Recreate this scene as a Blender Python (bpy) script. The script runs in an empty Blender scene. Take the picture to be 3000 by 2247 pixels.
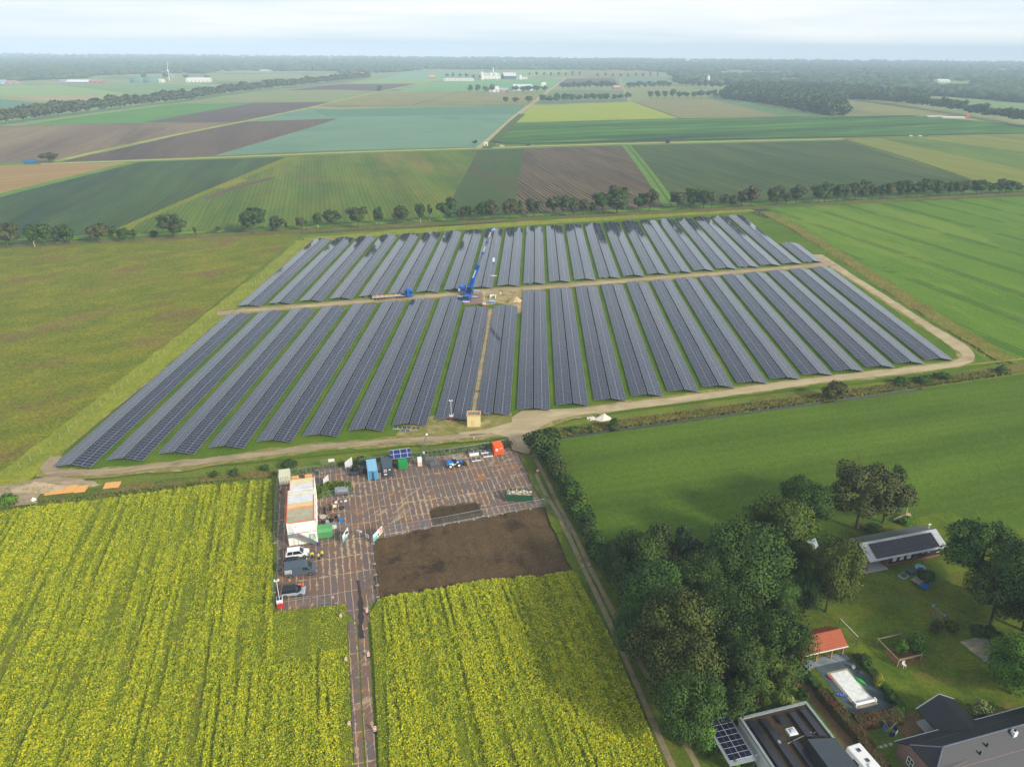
import bpy, math, random
import numpy as np
from math import radians as rad, sin, cos, pi
random.seed(7); RNG = np.random.default_rng(7)
S = bpy.context.scene
COL = S.collection

# ---------------------------------------------------------------- camera
H = 88.0; FPX = 2116.0
TH, YAW, ROLL = rad(24.98), rad(1.5195), rad(0.4252)
_f = np.array([-sin(YAW)*cos(TH), cos(YAW)*cos(TH), -sin(TH)])
_r = np.array([cos(YAW), sin(YAW), 0.0]); _u = np.cross(_r, _f)
_r2 = cos(ROLL)*_r + sin(ROLL)*_u; _u2 = -sin(ROLL)*_r + cos(ROLL)*_u
cam_d = bpy.data.cameras.new("camera"); cam = bpy.data.objects.new("camera", cam_d); COL.objects.link(cam)
from mathutils import Matrix, Vector
cam.matrix_world = Matrix(((_r2[0], _u2[0], -_f[0], 0), (_r2[1], _u2[1], -_f[1], 0), (_r2[2], _u2[2], -_f[2], H), (0, 0, 0, 1)))
cam_d.sensor_width = 36.0; cam_d.lens = 36.0*FPX/3000.0; cam_d.clip_start = 1.0; cam_d.clip_end = 40000
S.camera = cam

# ---------------------------------------------------------------- sky, sun, exposure
SUN_EL, SUN_AZ = rad(28), math.atan2(0.80, -0.60)      # azimuth of the sun, clockwise from +Y
sx, sy = 0.80, -0.60
world = bpy.data.worlds.new("World"); S.world = world; world.use_nodes = True
wn = world.node_tree.nodes; wl = world.node_tree.links; wn.clear()
w_out = wn.new('ShaderNodeOutputWorld'); w_bg = wn.new('ShaderNodeBackground')
sky = wn.new('ShaderNodeTexSky'); sky.sky_type = 'NISHITA'; sky.sun_disc = False
sky.sun_elevation = SUN_EL; sky.sun_rotation = math.atan2(sx, sy); sky.air_density = 1.0; sky.dust_density = 3.0; sky.ozone_density = 1.5
# thin high cloud over the whole sky: brightens and whitens the clear-sky colour
tc = wn.new('ShaderNodeTexCoord'); mp = wn.new('ShaderNodeMapping'); mp.inputs['Scale'].default_value = (1.3, 1.3, 20)
nz = wn.new('ShaderNodeTexNoise'); nz.inputs['Scale'].default_value = 1.7; nz.inputs['Detail'].default_value = 9; nz.inputs['Roughness'].default_value = .55
wl.new(tc.outputs['Generated'], mp.inputs['Vector']); wl.new(mp.outputs[0], nz.inputs['Vector'])
cr = wn.new('ShaderNodeValToRGB'); cr.color_ramp.elements[0].position = .36; cr.color_ramp.elements[1].position = .62
cr.color_ramp.elements[0].color = (.0, .0, .0, 1); cr.color_ramp.elements[1].color = (1, 1, 1, 1)
wl.new(nz.outputs['Fac'], cr.inputs['Fac'])
cl = wn.new('ShaderNodeMix'); cl.data_type = 'RGBA'
cl.inputs[6].default_value = (6.1, 7.0, 7.6, 1); cl.inputs[7].default_value = (7.9, 8.15, 8.2, 1)
wl.new(cr.outputs[0], cl.inputs[0])
mx = wn.new('ShaderNodeMix'); mx.data_type = 'RGBA'; el = wn.new('ShaderNodeSeparateXYZ'); wl.new(tc.outputs['Generated'], el.inputs[0])
em = wn.new('ShaderNodeMapRange'); em.interpolation_type = 'SMOOTHSTEP'; wl.new(el.outputs[2], em.inputs['Value'])
em.inputs['From Min'].default_value = .12; em.inputs['From Max'].default_value = .62; em.inputs['To Min'].default_value = .93; em.inputs['To Max'].default_value = .45
wl.new(em.outputs[0], mx.inputs[0])
wl.new(sky.outputs[0], mx.inputs[6]); wl.new(cl.outputs[2], mx.inputs[7])
wl.new(mx.outputs[2], w_bg.inputs['Color']); w_bg.inputs['Strength'].default_value = 0.10
wl.new(w_bg.outputs[0], w_out.inputs['Surface'])

sun_d = bpy.data.lights.new("sun", 'SUN'); sun_d.energy = 2.9; sun_d.angle = rad(8.0); sun_d.color = (1.0, .95, .86)
sun = bpy.data.objects.new("sun", sun_d); COL.objects.link(sun)
sd = Vector((sx*cos(SUN_EL), sy*cos(SUN_EL), sin(SUN_EL)))
sun.rotation_euler = sd.to_track_quat('Z', 'Y').to_euler(); sun.location = (60, -60, 120)
S.view_settings.view_transform = 'Standard'; S.view_settings.look = 'None'
S.view_settings.exposure = 0.47; S.view_settings.gamma = 1.0; S.view_settings.use_curve_mapping = False
S.render.engine = 'CYCLES'
S.cycles.max_bounces = 6; S.cycles.diffuse_bounces = 2; S.cycles.glossy_bounces = 2; S.cycles.transmission_bounces = 3
S.cycles.transparent_max_bounces = 6; S.cycles.volume_bounces = 3; S.cycles.caustics_reflective = False; S.cycles.caustics_refractive = False

# ---------------------------------------------------------------- measuring helpers
def G(px, py, z=0.0):
    "world point at height z seen at (px, py) of the 3000 px wide photograph (survey of the ground)"
    d = FPX*_f + _r2*(px-1500.0) - _u2*(py-1123.5)
    t = (z-H)/d[2]
    return (d[0]*t, d[1]*t, z)
def D(x, y, z=0.0): return G(x*1.35624, y*1.35624, z)
AL = rad(16.4)                       # the parcel grid is turned against the panel rows
def lx(o, a, b, z=0.0, ang=AL):      # point a along / b across in a frame turned by ang at o
    return (o[0]+a*cos(ang)-b*sin(ang), o[1]+a*sin(ang)+b*cos(ang), z)

def lin(c):
    return tuple((v/255/12.92 if v/255 <= .04045 else ((v/255+.055)/1.055)**2.4) for v in c)

# ---------------------------------------------------------------- tags
def tag(o, label=None, cat=None, group=None, kind=None):
    if label: o['label'] = label
    if cat: o['category'] = cat
    if group: o['group'] = group
    if kind: o['kind'] = kind
    return o
def thing(name, label, cat, loc=(0, 0, 0), rz=0.0, group=None):
    o = bpy.data.objects.new(name, None); COL.objects.link(o); o.location = loc; o.rotation_euler = (0, 0, rz)
    o.empty_display_size = .5
    return tag(o, label, cat, group)

# ---------------------------------------------------------------- materials
def new_mat(name):
    m = bpy.data.materials.new(name); m.use_nodes = True
    n = m.node_tree.nodes; l = m.node_tree.links
    return m, n, l, n['Principled BSDF']
def mixc(n, l, fac, a, b, mode='MIX'):
    x = n.new('ShaderNodeMix'); x.data_type = 'RGBA'; x.blend_type = mode
    for i, v in ((0, fac), (6, a), (7, b)):
        if hasattr(v, 'links'): l.new(v, x.inputs[i])
        elif i == 0: x.inputs[0].default_value = v
        else: x.inputs[i].default_value = (*v[:3], 1)
    return x.outputs[2]
def math_(n, l, op, a, b=None, c=None, clamp=False):
    x = n.new('ShaderNodeMath'); x.operation = op; x.use_clamp = clamp
    for i, v in enumerate((a, b, c)):
        if v is None: continue
        if hasattr(v, 'links'): l.new(v, x.inputs[i])
        else: x.inputs[i].default_value = v
    return x.outputs[0]
def ramp(n, l, v, lo, hi):
    x = n.new('ShaderNodeMapRange'); x.interpolation_type = 'SMOOTHSTEP'
    l.new(v, x.inputs['Value']); x.inputs['From Min'].default_value = lo; x.inputs['From Max'].default_value = hi
    return x.outputs[0]
def noise(n, l, vec, scale, detail=4, rough=.6, dist=0):
    x = n.new('ShaderNodeTexNoise'); x.inputs['Scale'].default_value = scale; x.inputs['Detail'].default_value = detail
    x.inputs['Roughness'].default_value = rough; x.inputs['Distortion'].default_value = dist
    if vec is not None: l.new(vec, x.inputs['Vector'])
    return x.outputs['Fac']
def mapping(n, l, vec, rot=0, scale=(1, 1, 1), loc=(0, 0, 0)):
    # rotate by -rot so that the local Y runs along the direction rot
    a = n.new('ShaderNodeMapping'); a.inputs['Rotation'].default_value = (0, 0, -rot); l.new(vec, a.inputs['Vector'])
    b = n.new('ShaderNodeMapping'); b.inputs['Scale'].default_value = scale; b.inputs['Location'].default_value = loc
    l.new(a.outputs[0], b.inputs['Vector'])
    return b.outputs[0]
def pmat(name, rgb, rough=.6, metal=0.0, spec=.4, var=0.12, scale=3.0, dirt=None):
    "plain painted or mineral surface with slight mottling"
    m, n, l, p = new_mat(name); c = lin(rgb)
    t = n.new('ShaderNodeTexCoord')
    f = noise(n, l, t.outputs['Object'], scale, 5, .65)
    d = tuple(v*(1-2.2*var) for v in c) if dirt is None else lin(dirt)
    col = mixc(n, l, ramp(n, l, f, .42, .75), c, d)
    l.new(col, p.inputs['Base Color']); p.inputs['Roughness'].default_value = rough
    p.inputs['Metallic'].default_value = metal; p.inputs['Specular IOR Level'].default_value = spec
    return m
GK = 1.0
def field_mat(name, a, b, patch=18., c=None, cpatch=25., ccov=(.55, .7), fine=2.0, fine_amt=.35, rows=None, tram=None,
              stretch=(AL, 1.0), bump=0.0, k=1.0, edge=None):
    """farmland: a/b mottled at 'patch' metres, c in larger patches, rows=(angle, period, strength), tram=(angle, period, width, rgb)"""
    m, n, l, p = new_mat(name)
    A, B = (tuple(v*w*GK*k for v, w in zip(lin(q), (1.0, .97, .80))) for q in (a, b))
    g = n.new('ShaderNodeNewGeometry').outputs['Position']
    v = mapping(n, l, g, stretch[0], (1, 1/stretch[1], 1))
    f1 = noise(n, l, v, 1/patch, 6, .62, .3)
    col = mixc(n, l, ramp(n, l, f1, .33, .67), A, B)
    if c is not None:
        C_ = tuple(v_*w*GK*k for v_, w in zip(lin(c), (1.0, .96, .82)))
        f2 = noise(n, l, mapping(n, l, g, stretch[0], (1, 1/stretch[1], 1), (31.7, 9.2, 4)), 1/cpatch, 8, .7, .2)
        col = mixc(n, l, ramp(n, l, f2, *ccov), col, C_)
    f3 = noise(n, l, g, fine, 3, .7)
    lo = n.new('ShaderNodeMapRange'); l.new(f3, lo.inputs['Value']); lo.inputs['From Min'].default_value = .3; lo.inputs['From Max'].default_value = .7
    lo.inputs['To Min'].default_value = 1-fine_amt; lo.inputs['To Max'].default_value = 1+fine_amt
    sc_ = n.new('ShaderNodeVectorMath'); sc_.operation = 'SCALE'; l.new(col, sc_.inputs[0]); l.new(lo.outputs[0], sc_.inputs['Scale']); col = sc_.outputs[0]
    if rows:
        for (ang, per, st) in (rows if isinstance(rows, list) else [rows]):
            rv = mapping(n, l, g, ang, (1, 1, 1)); sp = n.new('ShaderNodeSeparateXYZ'); l.new(rv, sp.inputs[0])
            wob = math_(n, l, 'MULTIPLY', noise(n, l, mapping(n, l, g, ang, (1/(per*2.2), 1/120., 1)), 1.0, 2), per*1.6)
            s_ = math_(n, l, 'SINE', math_(n, l, 'MULTIPLY', math_(n, l, 'ADD', sp.outputs[0], wob), 2*pi/per))
            w = math_(n, l, 'MULTIPLY_ADD', s_, st*.5, 1-st*.5)
            q = n.new('ShaderNodeVectorMath'); q.operation = 'SCALE'; l.new(col, q.inputs[0]); l.new(w, q.inputs['Scale']); col = q.outputs[0]
    if tram:
        ang, per, wid, rgb = tram
        rv = mapping(n, l, g, ang, (1, 1, 1)); sp = n.new('ShaderNodeSeparateXYZ'); l.new(rv, sp.inputs[0])
        fr = math_(n, l, 'PINGPONG', math_(n, l, 'ADD', math_(n, l, 'PINGPONG', sp.outputs[0], per/2), -1.0), 999)
        on = math_(n, l, 'LESS_THAN', math_(n, l, 'ABSOLUTE', math_(n, l, 'SUBTRACT', fr, .9)), wid/2)
        on = math_(n, l, 'MULTIPLY', on, ramp(n, l, noise(n, l, g, .06, 2), .35, .5))
        col = mixc(n, l, math_(n, l, 'MULTIPLY', on, .75), col, lin(rgb))
    l.new(col, p.inputs['Base Color']); p.inputs['Roughness'].default_value = .95; p.inputs['Specular IOR Level'].default_value = .12
    if bump:
        bn = n.new('ShaderNodeBump'); bn.inputs['Strength'].default_value = 1.0; bn.inputs['Distance'].default_value = bump
        l.new(f3, bn.inputs['Height']); l.new(bn.outputs[0], p.inputs['Normal'])
    return m

# ---------------------------------------------------------------- mesh builder
class MB:
    def __init__(s): s.v = []; s.f = []; s.m = []; s.cur = 0
    def quad(s, *pts):
        i = len(s.v); s.v += [tuple(p) for p in pts]; s.f.append(tuple(range(i, i+len(pts)))); s.m.append(s.cur); return s
    def hexa(s, P):          # 8 points: bottom 4 ccw, top 4 ccw
        i = len(s.v); s.v += [tuple(p) for p in P]
        for q in ((3, 2, 1, 0), (4, 5, 6, 7), (0, 1, 5, 4), (1, 2, 6, 5), (2, 3, 7, 6), (3, 0, 4, 7)):
            s.f.append(tuple(i+k for k in q)); s.m.append(s.cur)
        return s
    def box(s, x0, x1, y0, y1, z0, z1):
        return s.hexa([(x0, y0, z0), (x1, y0, z0), (x1, y1, z0), (x0, y1, z0), (x0, y0, z1), (x1, y0, z1), (x1, y1, z1), (x0, y1, z1)])
    def taper(s, x0, x1, y0, y1, z0, z1, ix, iy):
        return s.hexa([(x0, y0, z0), (x1, y0, z0), (x1, y1, z0), (x0, y1, z0), (x0+ix, y0+iy, z1), (x1-ix, y0+iy, z1), (x1-ix, y1-iy, z1), (x0+ix, y1-iy, z1)])
    def prism(s, prof, y0, y1, axis='y'):   # profile (a,z) extruded along y (or x)
        n = len(prof); i = len(s.v)
        for yy in (y0, y1):
            for a, z in prof: s.v.append((a, yy, z) if axis == 'y' else (yy, a, z))
        s.f.append(tuple(range(i, i+n))); s.f.append(tuple(range(i+2*n-1, i+n-1, -1))); s.m += [s.cur]*2
        for k in range(n):
            s.f.append((i+k, i+n+k, i+n+(k+1) % n, i+(k+1) % n)); s.m.append(s.cur)
        return s
    def tube(s, p0, p1, r0, r1=None, n=8, caps=True):
        r1 = r0 if r1 is None else r1
        p0 = Vector(p0); p1 = Vector(p1); d = (p1-p0)
        if d.length < 1e-6: return s
        d.normalize(); a = d.orthogonal().normalized(); b = d.cross(a); i = len(s.v)
        for P, r in ((p0, r0), (p1, r1)):
            for k in range(n):
                t = 2*pi*k/n; s.v.append(tuple(P+a*(r*cos(t))+b*(r*sin(t))))
        for k in range(n): s.f.append((i+k, i+(k+1) % n, i+n+(k+1) % n, i+n+k)); s.m.append(s.cur)
        if caps: s.f.append(tuple(i+n-1-k for k in range(n))); s.f.append(tuple(i+n+k for k in range(n))); s.m += [s.cur]*2
        return s
    def bar(s, p0, p1, w, h=None):          # square-section beam
        h = h or w; p0 = Vector(p0); p1 = Vector(p1); d = (p1-p0).normalized()
        up = Vector((0, 0, 1)) if abs(d.z) < .95 else Vector((0, 1, 0))
        a = d.cross(up).normalized()*w/2; b = a.cross(d).normalized()*h/2
        return s.hexa([p0-a-b, p0+a-b, p0+a+b, p0-a+b, p1-a-b, p1+a-b, p1+a+b, p1-a+b])
    def build(s, name, mats, parent=None, loc=(0, 0, 0), rz=0.0, smooth=False, bevel=0):
        me = bpy.data.meshes.new(name); me.from_pydata(s.v, [], s.f)
        if not isinstance(mats, (list, tuple)): mats = [mats]
        for m in mats: me.materials.append(m)
        me.polygons.foreach_set('material_index', s.m)
        if smooth: me.polygons.foreach_set('use_smooth', [True]*len(s.f))
        me.update(); o = bpy.data.objects.new(name, me); COL.objects.link(o)
        o.location = loc; o.rotation_euler = (0, 0, rz)
        if parent: o.parent = parent
        if bevel:
            b = o.modifiers.new('bevel', 'BEVEL'); b.width = bevel; b.segments = 2; b.limit_method = 'ANGLE'
        return o
def np_mesh(name, V, F, mats, parent=None, mi=None, smooth=False, loc=(0, 0, 0), normals=None):
    "V (n,3), F (m,k) numpy"
    me = bpy.data.meshes.new(name); k = F.shape[1]
    me.vertices.add(len(V)); me.vertices.foreach_set('co', V.astype(np.float32).ravel())
    me.loops.add(F.size); me.loops.foreach_set('vertex_index', F.astype(np.int32).ravel())
    me.polygons.add(len(F)); me.polygons.foreach_set('loop_start', np.arange(0, F.size, k, dtype=np.int32))
    me.polygons.foreach_set('loop_total', np.full(len(F), k, dtype=np.int32))
    for m in (mats if isinstance(mats, (list, tuple)) else [mats]): me.materials.append(m)
    if mi is not None: me.polygons.foreach_set('material_index', mi.astype(np.int32))
    if smooth: me.polygons.foreach_set('use_smooth', np.ones(len(F), dtype=bool))
    me.update(calc_edges=True)
    if normals is not None: me.normals_split_custom_set_from_vertices(normals.astype(np.float32))
    o = bpy.data.objects.new(name, me); COL.objects.link(o); o.location = loc
    if parent: o.parent = parent
    return o
def copy_tree(o, parent=None):
    c = o.copy(); COL.objects.link(c); c.parent = parent
    for ch in list(o.children): copy_tree(ch, c)
    return c
# ================================================================ ground and fields
Z = {'n': 0}
def poly_sheet(name, pts, mat, z=None, kind='structure', px=True, label=None):
    if z is None: Z['n'] += 1; z = .004*Z['n']
    P = [(G(*p) if px else p) for p in pts]
    return tag(MB().quad(*[(p[0], p[1], z) for p in P]).build(name, mat), label, kind=kind)
def ipath(P, step):
    out = []
    for a, b in zip(P[:-1], P[1:]):
        L = math.hypot(b[0]-a[0], b[1]-a[1]); n = max(1, int(L/step))
        for k in range(n): out.append((a[0]+(b[0]-a[0])*k/n, a[1]+(b[1]-a[1])*k/n))
    out.append((P[-1][0], P[-1][1])); return out
def smooth_path(P, it=2):
    for _ in range(it):
        Q = [P[0]]
        for a, b in zip(P[:-1], P[1:]):
            Q += [(a[0]*.75+b[0]*.25, a[1]*.75+b[1]*.25), (a[0]*.25+b[0]*.75, a[1]*.25+b[1]*.75)]
        P = Q+[P[-1]]
    return P
def strip(name, pts, width, mat, z=None, px=True, jit=0.0, step=2.0, kind='structure', smooth=1):
    if z is None: Z['n'] += 1; z = .004*Z['n']
    P = [(G(*p)[:2] if px else p[:2]) for p in pts]
    if smooth: P = smooth_path(P, smooth)
    P = ipath(P, step); L, R = [], []
    rng = random.Random(len(P)); jl = jr = 0
    for i, p in enumerate(P):
        a = P[max(0, i-1)]; b = P[min(len(P)-1, i+1)]
        dx, dy = b[0]-a[0], b[1]-a[1]; q = math.hypot(dx, dy) or 1
        nx, ny = -dy/q, dx/q
        jl = jl*.6+rng.uniform(-jit, jit); jr = jr*.6+rng.uniform(-jit, jit)
        w = (width(i/(len(P)-1)) if callable(width) else width)/2
        L.append((p[0]+nx*(w+jl), p[1]+ny*(w+jl), z)); R.append((p[0]-nx*(w+jr), p[1]-ny*(w+jr), z))
    V = np.array(L+R); n = len(P); F = np.array([(i+n, i+1+n, i+1, i) for i in range(n-1)])
    return tag(np_mesh(name, V, F, mat), kind=kind)

M = {}
M['ground'] = field_mat('rough grass', (92, 112, 40), (112, 122, 48), 14, (96, 92, 52), 30, (.56, .72), 1.6, .3)
M['turf'] = field_mat('mown grass between rows', (72, 104, 20), (92, 114, 26), 12, (120, 112, 52), 22, (.6, .74), 2.5, .25, k=1.0)
M['verge'] = field_mat('long verge grass', (138, 144, 48), (118, 130, 42), 9, (136, 124, 62), 14, (.52, .7), 1.8, .35)
M['farm'] = field_mat('far farmland', (124, 138, 92), (146, 148, 108), 160, (100, 118, 76), 300, (.5, .6), .05, .1)
GA = rad(16.5)
# one sheet of land out to where the air closes it off
far = [(-4200, 1700), (-3600, 3400), (-1500, 4300), (0, 5600), (2200, 6200), (5200, 5200), (5600, 3000)]
tag(MB().quad((-900, -300, 0), (1400, -300, 0), *[(x, y, 0) for x, y in reversed(far)]).build('ground', M['ground']), kind='structure')
poly_sheet('farmland', [(p[0], p[1]) for p in [(-1500, 560), (-459, 632), (238, 824), (1100, 1010), (5000, 2000), (5500, 3000), (5200, 5200), (2200, 6190), (0, 5590), (-1500, 4290), (-3600, 3390), (-4190, 1700)]], M['farm'], px=False)

def F(name, mat, *pts): return poly_sheet(name, pts, mat)
brown = field_mat('ploughed field', (118, 100, 84), (142, 124, 102), 90, (98, 82, 72), 130, (.5, .66), .5, .06, rows=(GA, 9., .05), stretch=(GA, 9))
brown2 = field_mat('dark ploughed field', (88, 76, 70), (108, 92, 82), 80, (72, 62, 62), 120, (.5, .66), .5, .06, rows=(GA, 9., .05), stretch=(GA, 9))
plum = field_mat('harrowed field', (96, 84, 80), (86, 74, 72), 120, None, fine=.3, fine_amt=.06)
teal = field_mat('cabbage field', (104, 136, 118), (108, 142, 122), 90, (96, 128, 116), 240, (.5, .6), .8, .12)
teal2 = field_mat('leek field', (84, 122, 104), (90, 128, 108), 70, fine=.8, fine_amt=.1)
grain = field_mat('ripe grain field', (138, 134, 84), (128, 128, 80), 60, (118, 122, 78), 150, (.5, .6), .5, .08, rows=(GA-rad(90), 24, .05))
grain2 = field_mat('green grain field', (122, 134, 86), (130, 138, 92), 80, None, fine=.5, fine_amt=.08)
green = field_mat('beet field', (78, 128, 52), (86, 134, 58), 60, None, fine=.5, fine_amt=.1)
lime = field_mat('pale green field', (132, 158, 100), (126, 152, 94), 120, None, fine=.3, fine_amt=.06)
mown = field_mat('far meadow', (116, 144, 96), (108, 138, 90), 120, None, fine=.3, fine_amt=.06)
far_t = Z['n']
F('field', lime, (-600, 252), (0, 254), (170, 249), (390, 240), (700, 250), (1000, 225), (640, 292), (0, 372), (-700, 450))
F('field', field_mat('far stubble field', (160, 150, 110), (150, 144, 104), 100, fine=.3, fine_amt=.05), (10, 283), (230, 279), (370, 292), (210, 308), (0, 288))
F('field', mown, (170, 247), (390, 240), (660, 256), (466, 285))
F('field', teal2, (-200, 284), (0, 290), (190, 309), (110, 317), (-200, 320))
F('field', grain, (-400, 318), (110, 317), (60, 330), (-400, 370))
F('field', green, (60, 368), (250, 340), (511, 306), (741, 303), (416, 360), (389, 362))
F('field', brown, (-500, 386), (0, 374), (90, 368), (407, 363), (700, 359), (542, 388), (149, 475), (0, 480), (-600, 505))
F('field', brown2, (165, 478), (542, 393), (723, 357), (904, 351), (990, 348), (922, 371), (628, 457))
F('field', plum, (416, 360), (741, 303), (972, 300), (723, 354), (696, 358))
F('field', grain2, (520, 305), (640, 290), (827, 266), (1000, 265), (1105, 265), (1090, 276), (1000, 293), (972, 299))
F('field', plum, (832, 266), (1000, 247), (1230, 245.5), (1110, 268), (1000, 264))
F('field', lime, (1004, 247), (1118, 232), (1298, 231), (1235, 246))
F('field', field_mat('blue green field', (110, 150, 128), (116, 156, 132), 120, fine=.3, fine_amt=.05), (1113, 231), (1190, 213), (1400, 213), (1300, 231))
F('field', teal, (1000, 321), (1540, 309), (1515, 335), (1402, 431), (1000, 441), (628, 457), (922, 371), (990, 348), (904, 351), (723, 354), (904, 319))
F('field', teal2, (1000, 321), (1540, 309), (1515, 335), (1000, 343), (960, 343), (904, 319))
F('field', grain, (1000, 294), (1090, 276), (1172, 271), (1592, 271), (1556, 308), (1000, 317), (930, 312))
F('field', field_mat('green field by the farm', (104, 148, 92), (112, 154, 98), 90, fine=.3, fine_amt=.05), (1154, 270), (1300, 236), (1646, 230), (1606, 267))
F('field', lime, (1420, 214), (1600, 204), (1700, 206), (1660, 222), (1430, 222))
F('field', grain, (1560, 225), (1690, 207), (1890, 208), (1950, 228))
F('field', plum, (1651, 231), (1800, 231), (1815, 252), (1633, 252))
F('field', field_mat('grey blue field', (96, 132, 124), (100, 136, 128), 120, fine=.3, fine_amt=.05), (1809, 230), (1952, 231), (1950, 243), (1816, 243))
F('field', field_mat('grey green field', (100, 118, 90), (108, 124, 94), 60, fine=.5, fine_amt=.08), (1592, 274), (1827, 265), (1840, 299), (1556, 306))
F('field', grain2, (1838, 262), (2050, 256), (2110, 262), (2080, 284), (1850, 292))
F('field', field_mat('yellowing field', (140, 160, 44), (152, 158, 54), 60, (128, 112, 62), 60, (.6, .7), .5, .08, rows=(GA, 30, .04)), (1560, 311), (1850, 299), (1990, 347), (1502, 360))
F('field', field_mat('ripening grain field', (132, 128, 88), (126, 124, 84), 60, fine=.5, fine_amt=.08), (1855, 296), (2000, 289), (2072, 290), (2290, 342), (2000, 346), (1994, 347))
F('field', field_mat('wedge of beet field', (88, 116, 74), (96, 124, 80), 60, fine=.5, fine_amt=.08), (2072, 290), (2217, 301), (2410, 342), (2290, 342))
F('field', grain, (2415, 289), (2590, 296), (2796, 337), (2480, 340))
F('field', mown, (2650, 290), (2830, 291), (3000, 310), (3200, 330), (3200, 355), (2900, 322), (2760, 302))
F('field', lime, (2080, 213), (2330, 214), (2330, 223), (2090, 224))
F('field', lime, (2700, 240), (2850, 240), (2860, 262), (2740, 264))
F('field', grain, (2270, 233), (2380, 234), (2370, 246), (2280, 246))
nurs = field_mat('tree nursery field', (72, 122, 40), (90, 142, 50), 26, (44, 84, 36), 60, (.5, .62), .35, .22, rows=[(GA-rad(90)+rad(8), 6, .3), (GA-rad(90)+rad(8), 34, .3), (GA-rad(90)+rad(8), 90, .25)], stretch=(GA-rad(80), 14))
F('field', nurs, (1500, 361), (1990, 348.5), (2480, 341), (2680, 339), (3000, 368), (3300, 392), (3000, 391), (2000, 412), (1480, 424), (1443, 413))
F('field', field_mat('striped soil field', (128, 112, 90), (108, 96, 78), 24, (112, 84, 66), 50, (.55, .7), 1.0, .2, rows=[(rad(15.5), 2.9, .8), (rad(15.5), 24., .12)], stretch=(GA, 4)), (1535, 437), (1823, 428), (1965, 622), (1492, 650), (1509, 590))
F('field', field_mat('dark green crop field', (62, 88, 46), (76, 92, 54), 22, (88, 80, 58), 45, (.52, .66), 1.0, .16, rows=(rad(15.5), 2.4, .2), stretch=(GA, 3), k=1.0), (1402, 440.5), (1535, 436.5), (1509, 590), (1494, 651), (1285, 664), (1325, 581))
F('field', field_mat('green row crop field', (82, 110, 40), (106, 120, 44), 32, (122, 118, 52), 70, (.52, .66), 1.0, .16, rows=[(rad(16), 2.6, .22), (rad(16), 13, .10), (rad(16), 47, .16)], stretch=(GA, 3), k=1.12), (877, 460), (1402, 441), (1325, 581), (1284, 664), (820, 692), (344, 716), (407, 653), (633, 556))
F('field', field_mat('yellow green strip', (124, 130, 34), (112, 124, 36), 16, (148, 124, 40), 40, (.58, .7), 1.0, .16, rows=(rad(16), 2.3, .2), stretch=(GA, 5)), (836, 462), (877, 460), (633, 557), (407, 654), (344, 716), (250, 722), (330, 675), (600, 560))
F('field', field_mat('blue green crop field', (62, 88, 56), (78, 98, 54), 34, (56, 82, 60), 60, (.5, .62), .8, .14, rows=[(rad(13), 3.0, .22), (rad(13), 17, .14), (rad(13), 60, .2)], stretch=(GA, 7), k=1.1), (398, 476), (836, 462), (600, 560), (330, 676), (250, 722), (0, 735), (-400, 768), (-400, 655), (0, 580))
F('field', field_mat('stubble field', (164, 134, 92), (150, 124, 84), 30, (128, 120, 74), 50, (.6, .7), 1.0, .1, rows=(rad(-55), 13, .12), stretch=(rad(-55), 6)), (-300, 498), (0, 486), (384, 476), (0, 568), (-400, 645))
F('field', field_mat('dark striped crop field', (68, 90, 50), (84, 100, 58), 34, (92, 104, 56), 60, (.54, .66), 1.0, .14, rows=[(rad(17), 2.8, .3), (rad(17), 14, .14), (rad(17), 50, .16)], stretch=(GA, 6), k=1.08), (1843, 426), (2000, 423), (2470, 411), (2860, 535), (3000, 560), (3000, 590), (2500, 622), (1990, 660))
F('field', field_mat('maize field', (134, 138, 62), (124, 132, 60), 40, (110, 122, 58), 90, (.55, .65), .8, .12, rows=[(rad(17), 5, .16), (rad(17), 31, .1)], stretch=(GA, 6)), (2479, 410), (3000, 393), (3500, 382), (3500, 640), (3000, 556), (2862, 534))
F('field', field_mat('patchy potato field', (92, 118, 50), (104, 126, 54), 20, (70, 96, 46), 40, (.55, .65), .8, .15, rows=(rad(17), 6, .14), stretch=(GA, 5)), (2583, 408), (2669, 402), (3000, 446), (3400, 500), (3400, 555), (3000, 499))
# ditches, lanes and headlands between the fields
lane = field_mat('grass lane', (166, 166, 96), (150, 158, 84), 20, (128, 150, 62), 40, (.5, .6), .6, .1)
sandy = field_mat('pale farm road', (176, 164, 128), (160, 152, 116), 20, (140, 148, 84), 30, (.6, .7), .6, .1)
hedge = field_mat('ditch reeds', (70, 92, 44), (84, 96, 48), 12, None, fine=1.0, fine_amt=.25)
brightg = field_mat('grass ditch bank', (98, 134, 52), (88, 124, 46), 12, None, fine=1.0, fine_amt=.2)
strip('grass_lane', [(135, 481), (300, 442), (542, 390.5), (723, 355), (904, 317.5), (1000, 294), (1110, 271), (1294, 233.5)], 7.5, lane)
strip('grass_verge', [(-400, 488), (0, 483), (398, 473), (723, 461.5), (1000, 450), (1434, 437), (1705, 427.5), (2000, 421), (2470, 410)], 14, brightg)
strip('farm_road', [(120, 481.5), (398, 471.5), (723, 459.5), (1000, 447.5), (1434, 434.5), (1705, 424.8), (2000, 418), (2470, 407.5)], 6.5, sandy)
strip('farm_road', [(1402, 436), (1445, 400), (1515, 336), (1558, 306), (1606, 268), (1660, 228)], 7, sandy)
strip('grass_verge', [(1425, 436), (1450, 412), (1500, 361), (1530, 335)], 10, hedge)
strip('farm_road', [(1816, 231), (1830, 268), (1845, 296)], 5, lane)
strip('grass_verge', [(1833, 426), (1870, 470), (1925, 545), (1988, 640)], 9, brightg)
strip('ditch', [(1836, 426), (1873, 470), (1928, 545), (1992, 640)], 1.6, hedge)
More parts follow.
